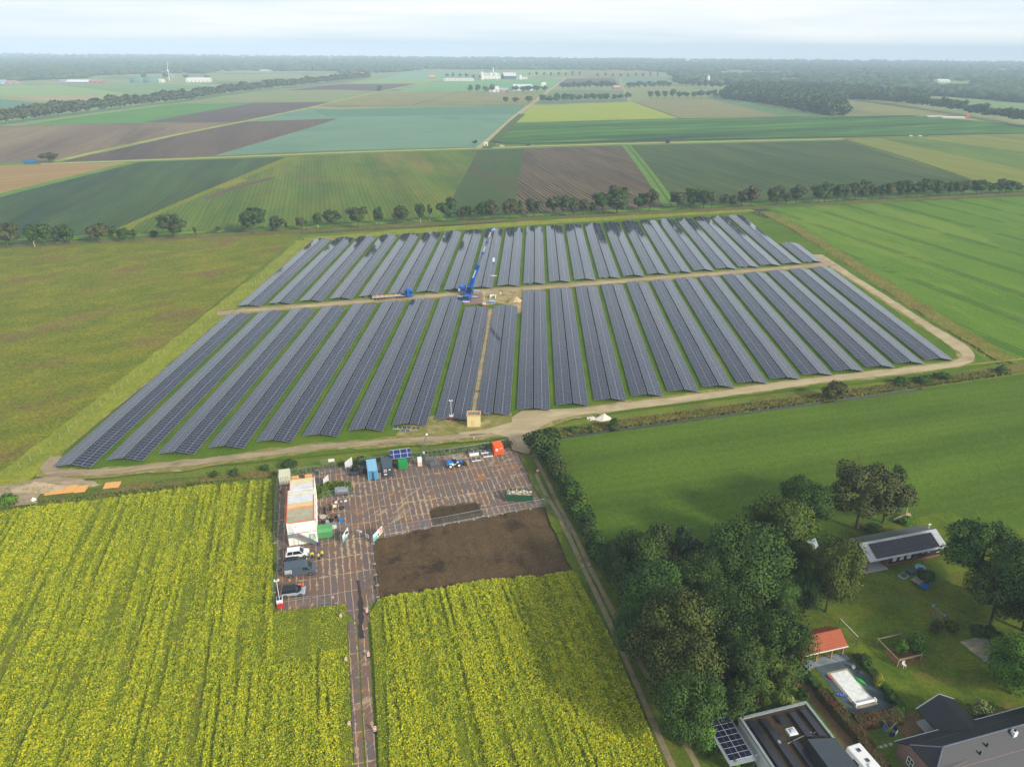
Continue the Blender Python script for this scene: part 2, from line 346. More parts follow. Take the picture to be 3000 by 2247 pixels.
strip('hedge_bank', [(2474, 410), (2620, 452), (2760, 498), (2862, 535)], 4, hedge)
strip('grass_verge', [(-300, 658), (0, 573), (200, 524), (398, 475)], 9, brightg)
strip('ditch', [(0, 484), (-400, 494)], 2, hedge)
strip('nursery_edge', [(1443, 414), (1480, 424), (2000, 411.5), (3000, 391.5)], 7, field_mat('dark nursery rows', (34, 58, 26), (26, 46, 22), 3))
strip('bare_strip', [(600, 584), (700, 548), (800, 522)], 6, brown2, jit=.8)
strip('orange_strip', [(640, 553), (710, 527)], 9, field_mat('orange weeds', (136, 128, 50), (124, 120, 46), 4), jit=.9)
for pts in ([(-600, 381), (0, 372.5), (407, 362), (700, 358.5)], [(1992, 348), (2290, 343), (2480, 341)], [(1850, 297), (1992, 347.5)], [(2583, 408), (3000, 449), (3400, 503)], [(520, 304.5), (972, 299.5)], [(170, 248), (466, 284)], [(1210, 308), (1345, 272)], [(930, 311), (1556, 308)], [(0, 283.5), (210, 309)]):
    strip('ditch', pts, 3.0, hedge)

# ---------------------------------------------------------------- near fields
M['mead'] = field_mat('cut meadow', (72, 98, 24), (86, 108, 32), 30, (122, 118, 58), 30, (.58, .74), 2.0, .3, rows=[(GA-rad(90), 3.1, .07), (GA-rad(90), 17, .2), (rad(55), 41, .06)], stretch=(GA-rad(90), 5), k=1.16)
M['crop'] = field_mat('young green crop', (84, 118, 30), (96, 128, 36), 26, (108, 134, 44), 50, (.5, .6), 1.8, .24, rows=(rad(17), 1.6, .08), tram=(rad(17.5), 27., .9, (44, 74, 22)), stretch=(GA, 3), k=1.0)
M['weed'] = field_mat('weedy fallow', (126, 126, 34), (100, 114, 30), 9, (122, 102, 64), 17, (.50, .68), 1.6, .5, rows=(rad(-40), 14, .06), stretch=(rad(-50), 1.8), k=.95)
F('field', M['weed'], (-700, 760), (0, 722), (868, 686), (830, 730), (0, 1412), (-500, 1820))
F('field', M['crop'], (2245, 612), (3000, 575), (3700, 545), (4300, 800), (3900, 1000), (3000, 1060), (2968, 1069))
F('field', M['mead'], (1612, 1292), (1700, 1277), (1863, 1255), (2300, 1197), (3000, 1098), (3700, 1010), (4200, 2300), (1900, 2300), (1700, 1560))
# the solar site: mown turf inside the fence
site = [(905, 700), (1400, 668), (2190, 622), (2290, 660), (2440, 745), (2600, 860), (2780, 975), (2900, 1070), (2760, 1100), (2300, 1148), (1700, 1225), (1580, 1262), (1480, 1290), (1200, 1310), (700, 1362), (181, 1402), (110, 1392), (620, 975)]
F('solar_site_turf', M['turf'], *site)
strip('verge', [(2240, 622), (2330, 668), (2460, 748), (2620, 855), (2800, 968), (2960, 1062)], 7, field_mat('dry verge grass', (128, 120, 60), (106, 112, 42), 6, (120, 96, 60), 10, (.5, .66), 2.0, .35), jit=.5)
strip('verge', [(0, 1432), (300, 1195), (600, 953), (850, 752), (893, 706)], 8.5, M['verge'], jit=.5)
strip('verge', [(893, 706), (1400, 664), (2200, 616)], 10, M['verge'], jit=.3)
strip('verge', [(-200, 735), (300, 708), (868, 680), (1400, 650), (2100, 616), (3000, 568)], 9, field_mat('ditch side grass', (92, 96, 44), (116, 104, 66), 6, (80, 108, 36), 12, (.5, .6), 1.5, .3), jit=.6)
strip('verge', [(-200, 722), (300, 694), (868, 668), (1400, 638), (2100, 606), (3000, 556)], 8, field_mat('bright bank grass', (104, 142, 34), (90, 128, 32), 9, (70, 92, 34), 18, (.5, .6), 1.5, .25), jit=.5)
strip('ditch_edge', [(-400, 742), (300, 691), (868, 664), (1400, 634), (2100, 602), (3000, 551)], 2.2, hedge)
# bank and ditch south of the site
bank = field_mat('ditch bank', (104, 116, 40), (120, 112, 60), 5, (86, 104, 36), 10, (.5, .62), 1.6, .35, stretch=(GA-rad(90), 3))
reed = field_mat('dry reed bank', (118, 104, 62), (100, 100, 44), 4, (82, 100, 40), 9, (.5, .62), 1.8, .4, stretch=(GA-rad(90), 3))
strip('ditch_bank', [(1610, 1272), (1700, 1258), (1863, 1236), (2300, 1178), (2650, 1130), (2950, 1085), (3100, 1060)], 4.2, reed, jit=.3)
strip('ditch', [(1560, 1300), (1612, 1292), (1700, 1278), (1863, 1256), (2300, 1198), (2700, 1142)], .9, pmat('ditch water', (46, 46, 34), .12), jit=.12, step=1.2)
strip('ditch_bank', [(-150, 1480), (150, 1462), (330, 1436), (560, 1408), (800, 1388)], 3.0, reed, jit=.3)
strip('grass_track', [(2240, 1138), (2600, 1096), (2960, 1058), (3200, 1030)], .9, field_mat('worn grass path', (150, 138, 84), (128, 128, 60), 5), jit=.15)

# ---------------------------------------------------------------- tracks of the site
M['sand'] = field_mat('sandy track', (184, 170, 146), (164, 148, 124), 3.5, (140, 122, 92), 7, (.56, .7), 3.0, .12, stretch=(GA-rad(90), 3))
M['sandb'] = field_mat('orange sand track', (170, 150, 128), (150, 134, 116), 3.0, (190, 172, 142), 7, (.5, .66), 3.0, .12, stretch=(GA-rad(90), 4))
M['sandp'] = field_mat('churned sand track', (168, 152, 134), (142, 126, 108), 1.8, (80, 70, 58), 5, (.56, .66), 3.0, .2, stretch=(GA-rad(90), 4))
M['sandg'] = field_mat('sand with thin grass', (142, 132, 84), (112, 116, 52), 2.0, (160, 146, 116), 4, (.5, .64), 2.5, .25)
strip('sand_track_edge', [(1560, 1250), (1700, 1207), (2300, 1129), (2743, 1078), (2812, 1067), (2840, 1050), (2790, 1005), (2502, 820), (2420, 770)], 5.2, M['sandg'], jit=.35)
strip('sand_track', [(1545, 1300), (1541, 1276), (1561, 1250), (1615, 1224), (1700, 1207), (1890, 1187), (2107, 1158), (2300, 1129), (2458, 1109), (2616, 1093), (2743, 1078), (2812, 1067), (2840, 1051), (2833, 1035), (2794, 1007), (2711, 953), (2600, 880), (2502, 818), (2430, 772), (2392, 748)], lambda t: 3.7+2.2*max(0, 1-abs(t-.62)/.05)+1.2*(t > .9), M['sand'], jit=.16, smooth=2)
XR = [-103.9+10.51*i for i in range(23)]
mid = [(XR[0]-9, 243.2)] + [(x, 246.3+3.29*i+(1.2 if 7 < i < 10 else 0)) for i, x in enumerate(XR)] + [(XR[22]+9, 322)]
strip('sand_track_edge', mid, 7.0, M['sandg'], px=False, jit=.5, smooth=0)
strip('sand_track', mid, 3.6, M['sandb'], px=False, jit=.25, smooth=1)
strip('sand_track_edge', [(120, 1384), (300, 1390), (480, 1372), (700, 1345), (871, 1320), (1034, 1306), (1200, 1295), (1400, 1278), (1520, 1262)], 4.6, M['sandg'], jit=.6)
strip('sand_track', [(168, 1340), (140, 1368), (142, 1384), (200, 1391), (317, 1386), (480, 1367), (700, 1343), (871, 1318), (1034, 1305), (1181, 1293), (1317, 1283), (1480, 1270), (1525, 1262)], 2.5, M['sandp'], jit=.3)
strip('wheel_rut', [(168, 1340), (354, 1183), (620, 980), (860, 745), (905, 700)], .7, M['sandg'], jit=.12)
poly_sheet('sand_yard', [(1330, 1262), (1400, 1252), (1480, 1238), (1530, 1206), (1700, 1199), (1690, 1214), (1612, 1230), (1570, 1262), (1560, 1300), (1550, 1335), (1502, 1322), (1488, 1285), (1440, 1272), (1350, 1276)], M['sand'])
poly_sheet('worn_ground', [(1265, 1222), (1340, 1212), (1500, 1212), (1500, 1240), (1420, 1262), (1260, 1280), (1150, 1290), (1180, 1250)], M['sandg'])
xm = (XR[8]+XR[9])/2
strip('sand_track', [(xm, 161), (xm+.2, 200), (xm, 250)], 1.7, M['sandp'], px=False, jit=.12, smooth=0)
poly_sheet('sand_work_area', [(1398, 862), (1440, 852), (1530, 848), (1548, 858), (1548, 893), (1500, 898), (1466, 892), (1415, 899)], field_mat('trampled sand', (176, 156, 122), (146, 132, 96), 2.5, (104, 108, 56), 4, (.52, .62), 2.5, .25))
strip('sand_work_area', [(XR[8]+1, 248), (XR[8]+9, 250), (XR[9]+4, 252), (XR[9]+8, 257)], 8, field_mat('dug sand', (186, 164, 126), (150, 128, 98), 3, (110, 112, 60), 5, (.56, .66), 2.5, .2), px=False, jit=.8, smooth=1)
strip('sand_work_area', [(XR[22]+1, 318), (XR[22]+6, 323), (XR[22]+4, 330)], 6, M['sandb'], px=False, jit=.5)
poly_sheet('sand_mound_ground', [(-60, 1440), (60, 1418), (150, 1398), (250, 1408), (240, 1425), (120, 1450), (100, 1480), (-80, 1500)], M['sandp'])
# ================================================================ steel road plates
def plate_mat():
    m, n, l, p = new_mat('steel road plates')
    g = n.new('ShaderNodeNewGeometry').outputs['Position']
    v = mapping(n, l, g, AL)                     # x across, y along the plates
    vj = n.new('ShaderNodeVectorMath'); vj.operation = 'ADD'; l.new(v, vj.inputs[0])
    nn = n.new('ShaderNodeTexNoise'); nn.inputs['Scale'].default_value = .5; l.new(g, nn.inputs['Vector'])
    vs = n.new('ShaderNodeVectorMath'); vs.operation = 'SCALE'; l.new(nn.outputs['Color'], vs.inputs[0]); vs.inputs['Scale'].default_value = .35
    l.new(vs.outputs[0], vj.inputs[1])
    sw = n.new('ShaderNodeSeparateXYZ'); l.new(vj.outputs[0], sw.inputs[0])
    cb = n.new('ShaderNodeCombineXYZ'); l.new(sw.outputs[0], cb.inputs[0]); l.new(sw.outputs[1], cb.inputs[1])
    br = n.new('ShaderNodeTexBrick'); l.new(cb.outputs[0], br.inputs['Vector'])
    br.offset = 0.0; br.inputs['Scale'].default_value = 1.0; br.inputs['Brick Width'].default_value = 1.2; br.inputs['Row Height'].default_value = 5.0
    br.inputs['Mortar Size'].default_value = .06; br.inputs['Mortar Smooth'].default_value = .3; br.inputs['Bias'].default_value = 0
    br.inputs['Color1'].default_value = (0, 0, 0, 1); br.inputs['Color2'].default_value = (1, 1, 1, 1); br.inputs['Mortar'].default_value = (.5, .5, .5, 1)
    base = mixc(n, l, br.outputs['Color'], lin((120, 92, 74)), lin((104, 92, 88)))
    rust = noise(n, l, g, .22, 5, .65)
    base = mixc(n, l, ramp(n, l, rust, .55, .74), base, lin((158, 110, 62)))
    f = noise(n, l, g, 2.5, 4, .7)
    base = mixc(n, l, ramp(n, l, f, .55, .8), base, lin((120, 98, 82)))
    sn = noise(n, l, mapping(n, l, g, rad(-30), (1.2, .25, 1)), .55, 7, .72, .6)
    region = noise(n, l, g, .045, 2, .5)
    th = math_(n, l, 'SUBTRACT', math_(n, l, 'ADD', sn, math_(n, l, 'MULTIPLY', region, .55)), .27)
    jo = math_(n, l, 'MULTIPLY', br.outputs['Fac'], ramp(n, l, noise(n, l, g, .3, 4), .38, .52))
    base = mixc(n, l, math_(n, l, 'MULTIPLY', ramp(n, l, th, .60, .65), .6), base, lin((186, 160, 122)))
    bs = n.new('ShaderNodeTexBrick'); l.new(cb.outputs[0], bs.inputs['Vector']); bs.offset = 0.0; bs.inputs['Scale'].default_value = 1.0
    bs.inputs['Brick Width'].default_value = 1.2; bs.inputs['Row Height'].default_value = 5.0; bs.inputs['Mortar Size'].default_value = .55; bs.inputs['Mortar Smooth'].default_value = 1.0
    silt = math_(n, l, 'ADD', math_(n, l, 'MULTIPLY', bs.outputs['Fac'], .12), math_(n, l, 'MULTIPLY', noise(n, l, g, .9, 5, .65), .55))
    silt = math_(n, l, 'ADD', silt, math_(n, l, 'MULTIPLY', noise(n, l, mapping(n, l, g, 0, (1, 1, 1), (13, 5, 0)), .07, 2), .35))
    base = mixc(n, l, math_(n, l, 'MULTIPLY', ramp(n, l, silt, .575, .615), .75), base, lin((184, 158, 122)))
    base = mixc(n, l, math_(n, l, 'MULTIPLY', jo, .85), base, lin((196, 170, 130)))
    l.new(base, p.inputs['Base Color'])
    r = n.new('ShaderNodeMapRange'); l.new(f, r.inputs['Value']); r.inputs['To Min'].default_value = .5; r.inputs['To Max'].default_value = .85
    l.new(r.outputs[0], p.inputs['Roughness']); p.inputs['Specular IOR Level'].default_value = .35
    return m
M['plate'] = plate_mat()
Z['n'] += 2
yard = [(600, 1035), (640, 1026), (700, 1012), (840, 1000), (1000, 980), (1095, 965), (1112, 962), (1140, 985), (1160, 1060), (1173, 1092), (1040, 1122), (812, 1166), (806, 1200), (817, 1296), (796, 1304), (800, 1345), (776, 1350), (745, 1318), (597, 1328)]
poly_sheet('steel_plate_yard', [(a*1.35624, b*1.35624) for a, b in yard], M['plate'], z=.06)
poly_sheet('steel_plate_track', [(1018.5, 1822), (1044, 1822), (1066, 2245), (1074, 2420), (1046, 2420), (1037, 2245)], M['plate'], z=.066)
poly_sheet('steel_plate_track', [(1048, 1818), (1076, 1812), (1103, 2245), (1112, 2420), (1080, 2420), (1072, 2245)], M['plate'], z=.066)
soil = field_mat('bare peat soil', (86, 70, 52), (98, 80, 60), 3.5, (64, 52, 42), 6, (.48, .64), 2.8, .45, rows=(GA, 2.6, .1))
soil2 = field_mat('black peat soil', (80, 64, 48), (64, 52, 40), 2.5, None, fine=2.5, fine_amt=.3)
poly_sheet('bare_soil', [(1102, 1584), (1408, 1523), (1590, 1482), (1615, 1512), (1660, 1568), (1700, 1648), (1704, 1665), (1570, 1690), (1400, 1704), (1288, 1728), (1109, 1757)], soil, z=.052)
for e_ in ([(1104, 1584), (1408, 1523), (1590, 1483)], [(1590, 1483), (1615, 1512), (1660, 1568), (1698, 1645)], [(1104, 1586), (1108, 1750)], [(1258, 1500), (1272, 1538)], [(1262, 1496), (1397, 1474)], [(1398, 1476), (1414, 1508)]):
    strip('soil_edge', e_, .9, soil, z=.058+.0005*len(e_)+.00011*e_[0][0]/100, jit=.35, step=.7, smooth=0)
poly_sheet('bare_soil', [(1258.6, 1497), (1300, 1488), (1397, 1474.7), (1416, 1510), (1272, 1538)], soil2, z=.066)
strip('water_stain', [(1050, 1700), (1056, 1760), (1058, 1800), (1060, 1830), (1062, 1870)], .7, pmat('wet mud', (56, 46, 38), .35), z=.076, jit=.25, step=.7)
conc = field_mat('concrete wheel path', (150, 136, 112), (128, 116, 96), 2.5, (96, 90, 66), 5, (.55, .68), 3.0, .15)
strip('verge', [(1560, 1330), (1600, 1410), (1640, 1490), (1690, 1590), (1755, 1715), (1830, 1860), (2010, 2240), (2090, 2400)], 6.5, field_mat('lane grass', (84, 104, 30), (100, 108, 40), 4, (72, 92, 28), 8, (.5, .6), 2, .3), jit=.3)
Z['n'] += 1
strip('wheel_path', [(1561, 1335), (1605, 1414), (1628, 1468), (1657, 1520), (1689.5, 1581), (1726, 1662), (1771, 1748), (1811, 1825), (1844, 1894), (2041, 2247), (2120, 2400)], .85, conc, z=.03+.004*Z['n'], jit=.06)
strip('wheel_path', [(1570, 1391), (1593.6, 1443), (1628, 1497), (1648, 1541), (1673, 1589), (1698, 1646), (1734, 1719), (1775, 1805), (1816, 1898), (1967, 2247), (2040, 2400)], .85, conc, z=.03+.004*Z['n'], jit=.06)

# ================================================================ photovoltaic tables
def pv_mat(name, mx_, my, cell=(18, 21, 38), frame=(176, 182, 192), fw=.055, half=True, rough=.07, inv=False):
    "module pattern in object space: mx_ across, my along"
    m, n, l, p = new_mat(name)
    t = n.new('ShaderNodeTexCoord'); sp = n.new('ShaderNodeSeparateXYZ'); l.new(t.outputs['Object'], sp.inputs[0])
    def line(s, per, w, off=0.0):
        a = math_(n, l, 'ADD', s, off)
        return math_(n, l, 'LESS_THAN', math_(n, l, 'PINGPONG', a, per/2), w/2)
    fx = line(sp.outputs[0], mx_, fw); fy = line(sp.outputs[1], my, fw)
    fr = math_(n, l, 'MAXIMUM', fx, fy)
    cid = n.new('ShaderNodeCombineXYZ')
    l.new(math_(n, l, 'FLOOR', math_(n, l, 'DIVIDE', sp.outputs[0], mx_)), cid.inputs[0]); l.new(math_(n, l, 'FLOOR', math_(n, l, 'DIVIDE', sp.outputs[1], my)), cid.inputs[1])
    wnz = n.new('ShaderNodeTexWhiteNoise'); wnz.noise_dimensions = '2D'; l.new(cid.outputs[0], wnz.inputs['Vector'])
    c0 = lin(cell); c1 = tuple(v*1.45 for v in lin((cell[0]+2, cell[1]-2, cell[2]+4)))
    col = mixc(n, l, wnz.outputs['Value'], c0, c1)
    if half:
        hl = line(sp.outputs[0], mx_, .05, mx_/2)
        col = mixc(n, l, math_(n, l, 'MULTIPLY', hl, .45), col, lin((150, 156, 168)))
    col = mixc(n, l, fr, col, lin(frame))
    l.new(col, p.inputs['Base Color'])
    l.new(math_(n, l, 'MULTIPLY_ADD', fr, .35, rough), p.inputs['Roughness'])
    p.inputs['IOR'].default_value = 1.52
    gb = n.new('ShaderNodeBump'); gb.inputs['Distance'].default_value = .012; gb.inputs['Strength'].default_value = .2
    l.new(noise(n, l, t.outputs['Object'], .35, 3, .6), gb.inputs['Height']); l.new(gb.outputs[0], p.inputs['Normal'])
    return m
MY = 1.134; ML = 2.10
M['pv'] = pv_mat('solar modules', ML, MY)
M['galv'] = pmat('galvanised steel', (150, 154, 156), .45, .7)
M['galvd'] = pmat('weathered steel', (110, 114, 118), .5, .6)
TILT = rad(9.5); LOW = .72
panel_me = {}
def slope_mesh(nm):
    key = ('s', nm)
    if key not in panel_me:
        L = nm*MY; W = 2*ML; mb = MB(); mb.box(0, W, 0, L, -.04, 0); o = mb.build('panel_slope', M['pv']); panel_me[key] = o.data
        bpy.data.objects.remove(o)
    return panel_me[key]
def frame_mesh(nm):
    key = ('f', nm)
    if key not in panel_me:
        L = nm*MY; W = 2*ML*cos(TILT); mb = MB(); rz = LOW+2*ML*sin(TILT)
        for k in range(int(L/3.4)+1):
            y = .35+k*(L-.7)/int(L/3.4)
            for s_ in (-1, 1):
                mb.tube((s_*.5, y, -.1), (s_*.5, y, rz-.2), .06, n=5, caps=False)
                mb.tube((s_*(W-.9), y, -.1), (s_*(W-.9), y, LOW+.08), .06, n=5, caps=False)
                mb.bar((s_*.2, y, rz-.12), (s_*(W-.1), y, LOW-.06), .07, .1)
        for s_ in (-1, 1):
            for fr in (.12, .62, .92):
                x = s_*(.15+W*fr); z = rz-.07-(W*fr)*math.tan(TILT); mb.bar((x, 0.05, z), (x, L-.05, z), .05, .06)
        o = mb.build('support_frame', M['galvd']); panel_me[key] = o.data; bpy.data.objects.remove(o)
    return panel_me[key]
inv_me = {}
def ordinal(i): return ['first', 'second', 'third', 'fourth', 'fifth', 'sixth', 'seventh', 'eighth', 'ninth', 'tenth', 'eleventh', 'twelfth', 'thirteenth', 'fourteenth', 'fifteenth', 'sixteenth', 'seventeenth', 'eighteenth', 'nineteenth', 'twentieth', 'twenty-first', 'twenty-second', 'twenty-third'][i]
def pv_table(i, y0, y1, block):
    x = XR[i]; nm = int(round((y1-y0)/MY))
    if block == 'near': lab = 'long gabled solar table in the near block, %s row from the left' % ordinal(i)
    else: lab = 'long gabled solar table in the far block, %s row from the left' % ordinal(i)
    if i == 22 and block == 'far': lab = 'short solar table standing alone at the far right corner'
    root = thing('solar_table', lab, 'solar table', (x, y0, 0), 0, 'solar tables in two blocks')
    rz = LOW+2*ML*sin(TILT); W = 2*ML*cos(TILT)
    for s_ in (-1, 1):
        o = bpy.data.objects.new('panel_slope', slope_mesh(nm)); COL.objects.link(o); o.parent = root
        if s_ == 1: o.location = (.22, 0, rz); o.rotation_euler = (0, TILT, 0)
        else: o.location = (-.22-W, 0, LOW); o.rotation_euler = (0, -TILT, 0)
    o = bpy.data.objects.new('support_frame', frame_mesh(nm)); COL.objects.link(o); o.parent = root
    if (i % 3 == 1 and block == 'far') or (block == 'near' and i == 9):
        if 'me' not in inv_me:
            mb = MB()
            mb.bar((-2.2, 0, 0), (-2.2, 0, 1.0), .07); mb.bar((-.8, 0, 0), (-.8, 0, 1.0), .07); mb.bar((-2.3, 0, 1.0), (-.7, 0, 1.0), .07)
            mb.box(-2.1, -1.6, -.05, .2, .35, .95); mb.box(-1.4, -.9, -.05, .2, .35, .95)
            q = mb.build('inverter_rack', M['galv']); inv_me['me'] = q.data; bpy.data.objects.remove(q)
        q = bpy.data.objects.new('inverter_rack', inv_me['me']); COL.objects.link(q); q.parent = root; q.location = (0, .15, 0)
    return root
for i in range(23):
    yf = {8: 253.0, 9: 254.6}.get(i, 241.3+3.28*i)
    pv_table(i, 138.1+3.29*i, yf, 'near')
for i in range(23):
    pv_table(i, 250.5+3.30*i, 353.0+3.27*i if i < 22 else 357.5, 'far')
# ================================================================ vegetation
def leaf_mat(name, a, b, c=None, scale=.5, k=1.0):
    m, n, l, p = new_mat(name)
    t = n.new('ShaderNodeTexCoord'); oi = n.new('ShaderNodeObjectInfo')
    g = n.new('ShaderNodeNewGeometry').outputs['Position']
    f = noise(n, l, g, scale, 3, .6)
    col = mixc(n, l, ramp(n, l, f, .36, .64), tuple(k*v for v in lin(a)), tuple(k*v for v in lin(b)))
    f2 = noise(n, l, g, scale*7, 2, .6)
    lo = n.new('ShaderNodeMapRange'); l.new(f2, lo.inputs['Value']); lo.inputs['From Min'].default_value = .3; lo.inputs['From Max'].default_value = .7
    lo.inputs['To Min'].default_value = .76; lo.inputs['To Max'].default_value = 1.24
    q = n.new('ShaderNodeVectorMath'); q.operation = 'SCALE'; l.new(col, q.inputs[0]); l.new(lo.outputs[0], q.inputs['Scale']); col = q.outputs[0]
    if c is not None:
        col = mixc(n, l, math_(n, l, 'MULTIPLY', ramp(n, l, oi.outputs['Random'], .45, 1.0), .75), col, tuple(k*v for v in lin(c)))
    l.new(col, p.inputs['Base Color']); p.inputs['Roughness'].default_value = .75; p.inputs['Specular IOR Level'].default_value = .25
    return m
M['leafline'] = leaf_mat('roadside oak leaves', (70, 90, 42), (92, 106, 48), (104, 100, 56), .5, k=.85)
M['leafdark'] = leaf_mat('dark leaves', (54, 82, 26), (76, 106, 34), (70, 90, 34), .35, k=.95)
M['leafblue'] = leaf_mat('robinia leaves', (60, 92, 36), (84, 116, 42), (78, 102, 38), .35, k=.94)
M['leafolive'] = leaf_mat('olive green leaves', (76, 100, 32), (104, 120, 38), (92, 104, 40), .35, k=.92)
M['leafrust'] = leaf_mat('rusty autumn leaves', (62, 88, 32), (94, 98, 36), (84, 92, 36), .25, k=1.0)
M['leafbright'] = leaf_mat('fresh green leaves', (84, 124, 34), (104, 142, 40), None, .6)
M['leafsilver'] = leaf_mat('silvery willow leaves', (98, 118, 78), (74, 98, 52), None, .6)
M['leafyellow'] = leaf_mat('yellow variegated leaves', (160, 162, 50), (110, 130, 44), None, 1.2)
M['leafred'] = leaf_mat('copper beech hedge leaves', (86, 56, 34), (72, 72, 32), None, .5)
M['leafpale'] = leaf_mat('pampas leaves', (142, 150, 86), (120, 134, 66), None, .8)
M['bark'] = pmat('bark', (92, 80, 64), .9, spec=.1, scale=2)
M['barkpale'] = pmat('pale birch bark', (190, 172, 130), .9, spec=.1, scale=2)
def fibo(n):
    i = np.arange(n)+.5; ph = np.arccos(1-2*i/n); th = pi*(1+5**.5)*i
    return np.stack([np.cos(th)*np.sin(ph), np.sin(th)*np.sin(ph), np.cos(ph)], 1)
def crown_arrays(seed, lobes, nleaf, leaf, rx=.5, z0=.28, flat=1.0, spread=.62, lrad=(.22, .34)):
    "unit tree: height 1, crown between z0 and 1, half width rx; many leaf quads on lobes"
    r = np.random.default_rng(seed); C = []; Rd = []
    zc = (1+z0)/2; rz = (1-z0)/2
    while len(C) < lobes:
        p = r.normal(size=3); p /= np.linalg.norm(p); p *= r.uniform(.25, 1)**.45
        c = np.array([p[0]*rx*spread, p[1]*rx*spread, zc+p[2]*rz*spread*1.02]); C.append(c); Rd.append(r.uniform(*lrad)*rx*1.35)
    C = np.array(C); Rd = np.array(Rd)
    w = Rd**2; li = r.choice(lobes, nleaf, p=w/w.sum())
    d = r.normal(size=(nleaf, 3)); d /= np.linalg.norm(d, axis=1)[:, None]
    ra = Rd[li]*(r.uniform(.55, 1.12, nleaf)); P = C[li]+d*ra[:, None]*np.array([1, 1, flat*.85])
    keep = P[:, 2] > z0-.04; P = P[keep]; d = d[keep]; n = len(P)
    a = d+r.normal(size=(n, 3))*.75; a /= np.linalg.norm(a, axis=1)[:, None]
    t = np.cross(a, r.normal(size=(n, 3))); t /= np.linalg.norm(t, axis=1)[:, None]; b = np.cross(a, t)
    s = leaf*r.uniform(.6, 1.35, n)[:, None]
    V = np.stack([P-t*s-b*s*.7, P+t*s-b*s*.7, P+t*s+b*s*.7, P-t*s+b*s*.7], 1).reshape(-1, 3)
    N = np.repeat(d*.75+np.array([0, 0, .35]), 4, 0); N /= np.linalg.norm(N, axis=1)[:, None]
    Fc = np.arange(n*4).reshape(-1, 4)
    # dense inner twig mass of every lobe
    f = fibo(26); 
    return V, Fc, N, C, Rd
def trunk_mesh(seed, rx, z0, mat, r0=.022):
    r = random.Random(seed); mb = MB(); p = (0, 0, -.01); top = z0+(1-z0)*.62
    q1 = (r.uniform(-.02, .02), r.uniform(-.02, .02), z0+.06)
    mb.tube((0, 0, -.02), (0, 0, .03), r0*1.5, r0*1.05, 7, False); mb.tube((0, 0, .03), q1, r0*1.05, r0*.75, 7, False); mb.tube(q1, (q1[0]*2, q1[1]*2, top), r0*.75, r0*.25, 6, False)
    for k in range(6):
        a = k*2.4+r.uniform(-.4, .4); h = z0+.02+.09*k
        mb.tube((q1[0]*h, q1[1]*h, h), (cos(a)*rx*.62, sin(a)*rx*.62, h+.16+r.uniform(0, .1)), r0*.42, r0*.12, 5, False)
    o = mb.build('trunk', mat); me = o.data; bpy.data.objects.remove(o); return me
CR = {}
def crown_mesh(key, mat, **kw):
    if key not in CR:
        V, Fc, N, C, Rd = crown_arrays(**kw); o = np_mesh('crown', V, Fc, mat, normals=N, smooth=True); CR[key] = o.data; bpy.data.objects.remove(o)
    return CR[key]
TR = {}
def height_for(pb, ytop):
    "metres above the ground point pb at which the row ytop is reached"
    lo, hi = .2, 60.
    for _ in range(40):
        m_ = (lo+hi)/2; v = np.array([pb[0], pb[1], m_-H]); w = v@_f; y = 1123.5-FPX*(v@_u2)/w
        if y > ytop: lo = m_
        else: hi = m_
    return lo
def depth_of(p): return float(np.array([p[0], p[1], -H])@_f)
def place_tree(name, label, cat, base, h, w, kind, variant, mat, group=None, trunk=True, rot=None, tmat=None, pts=None):
    """kind: dict for the crown mesh; base (x,y); h height, w crown width in metres"""
    key = (kind, variant, mat.name); kw = dict(KINDS[kind]); kw['seed'] = variant*17+hash_(kind)
    me = crown_mesh(key, mat, **kw)
    root = thing(name, label, cat, (base[0], base[1], 0), rot if rot is not None else random.uniform(0, 6.28), group)
    c = bpy.data.objects.new('crown' if trunk else 'foliage', me); COL.objects.link(c); c.parent = root; c.scale = (w/(2*kw['rx']), w/(2*kw['rx']), h)
    if trunk:
        tk = (kind, variant, (tmat or M['bark']).name)
        if tk not in TR: TR[tk] = trunk_mesh(variant, kw['rx'], kw['z0'], tmat or M['bark'])
        t = bpy.data.objects.new('trunk', TR[tk]); COL.objects.link(t); t.parent = root; t.scale = (w/(2*kw['rx'])*.8+h*.2, w/(2*kw['rx'])*.8+h*.2, h)
    return root
def hash_(s): return sum(ord(ch)*(i+1) for i, ch in enumerate(s)) % 997
KINDS = {
 'line': dict(lobes=26, nleaf=3400, leaf=.022, rx=.42, z0=.20, spread=.78, lrad=(.15, .3)),
 'far': dict(lobes=12, nleaf=420, leaf=.055, rx=.45, z0=.22),
 'slim': dict(lobes=9, nleaf=700, leaf=.026, rx=.2, z0=.25),
 'big': dict(lobes=70, nleaf=40000, leaf=.0078, rx=.5, z0=.14, spread=.72, lrad=(.15, .27)),
 'open': dict(lobes=34, nleaf=22000, leaf=.008, rx=.5, z0=.26, spread=.78, lrad=(.13, .22)),
 'bush': dict(lobes=16, nleaf=3200, leaf=.024, rx=.5, z0=.0, spread=.6, lrad=(.24, .36)),
 'small': dict(lobes=10, nleaf=900, leaf=.04, rx=.5, z0=.0, spread=.55, lrad=(.25, .4)),
}
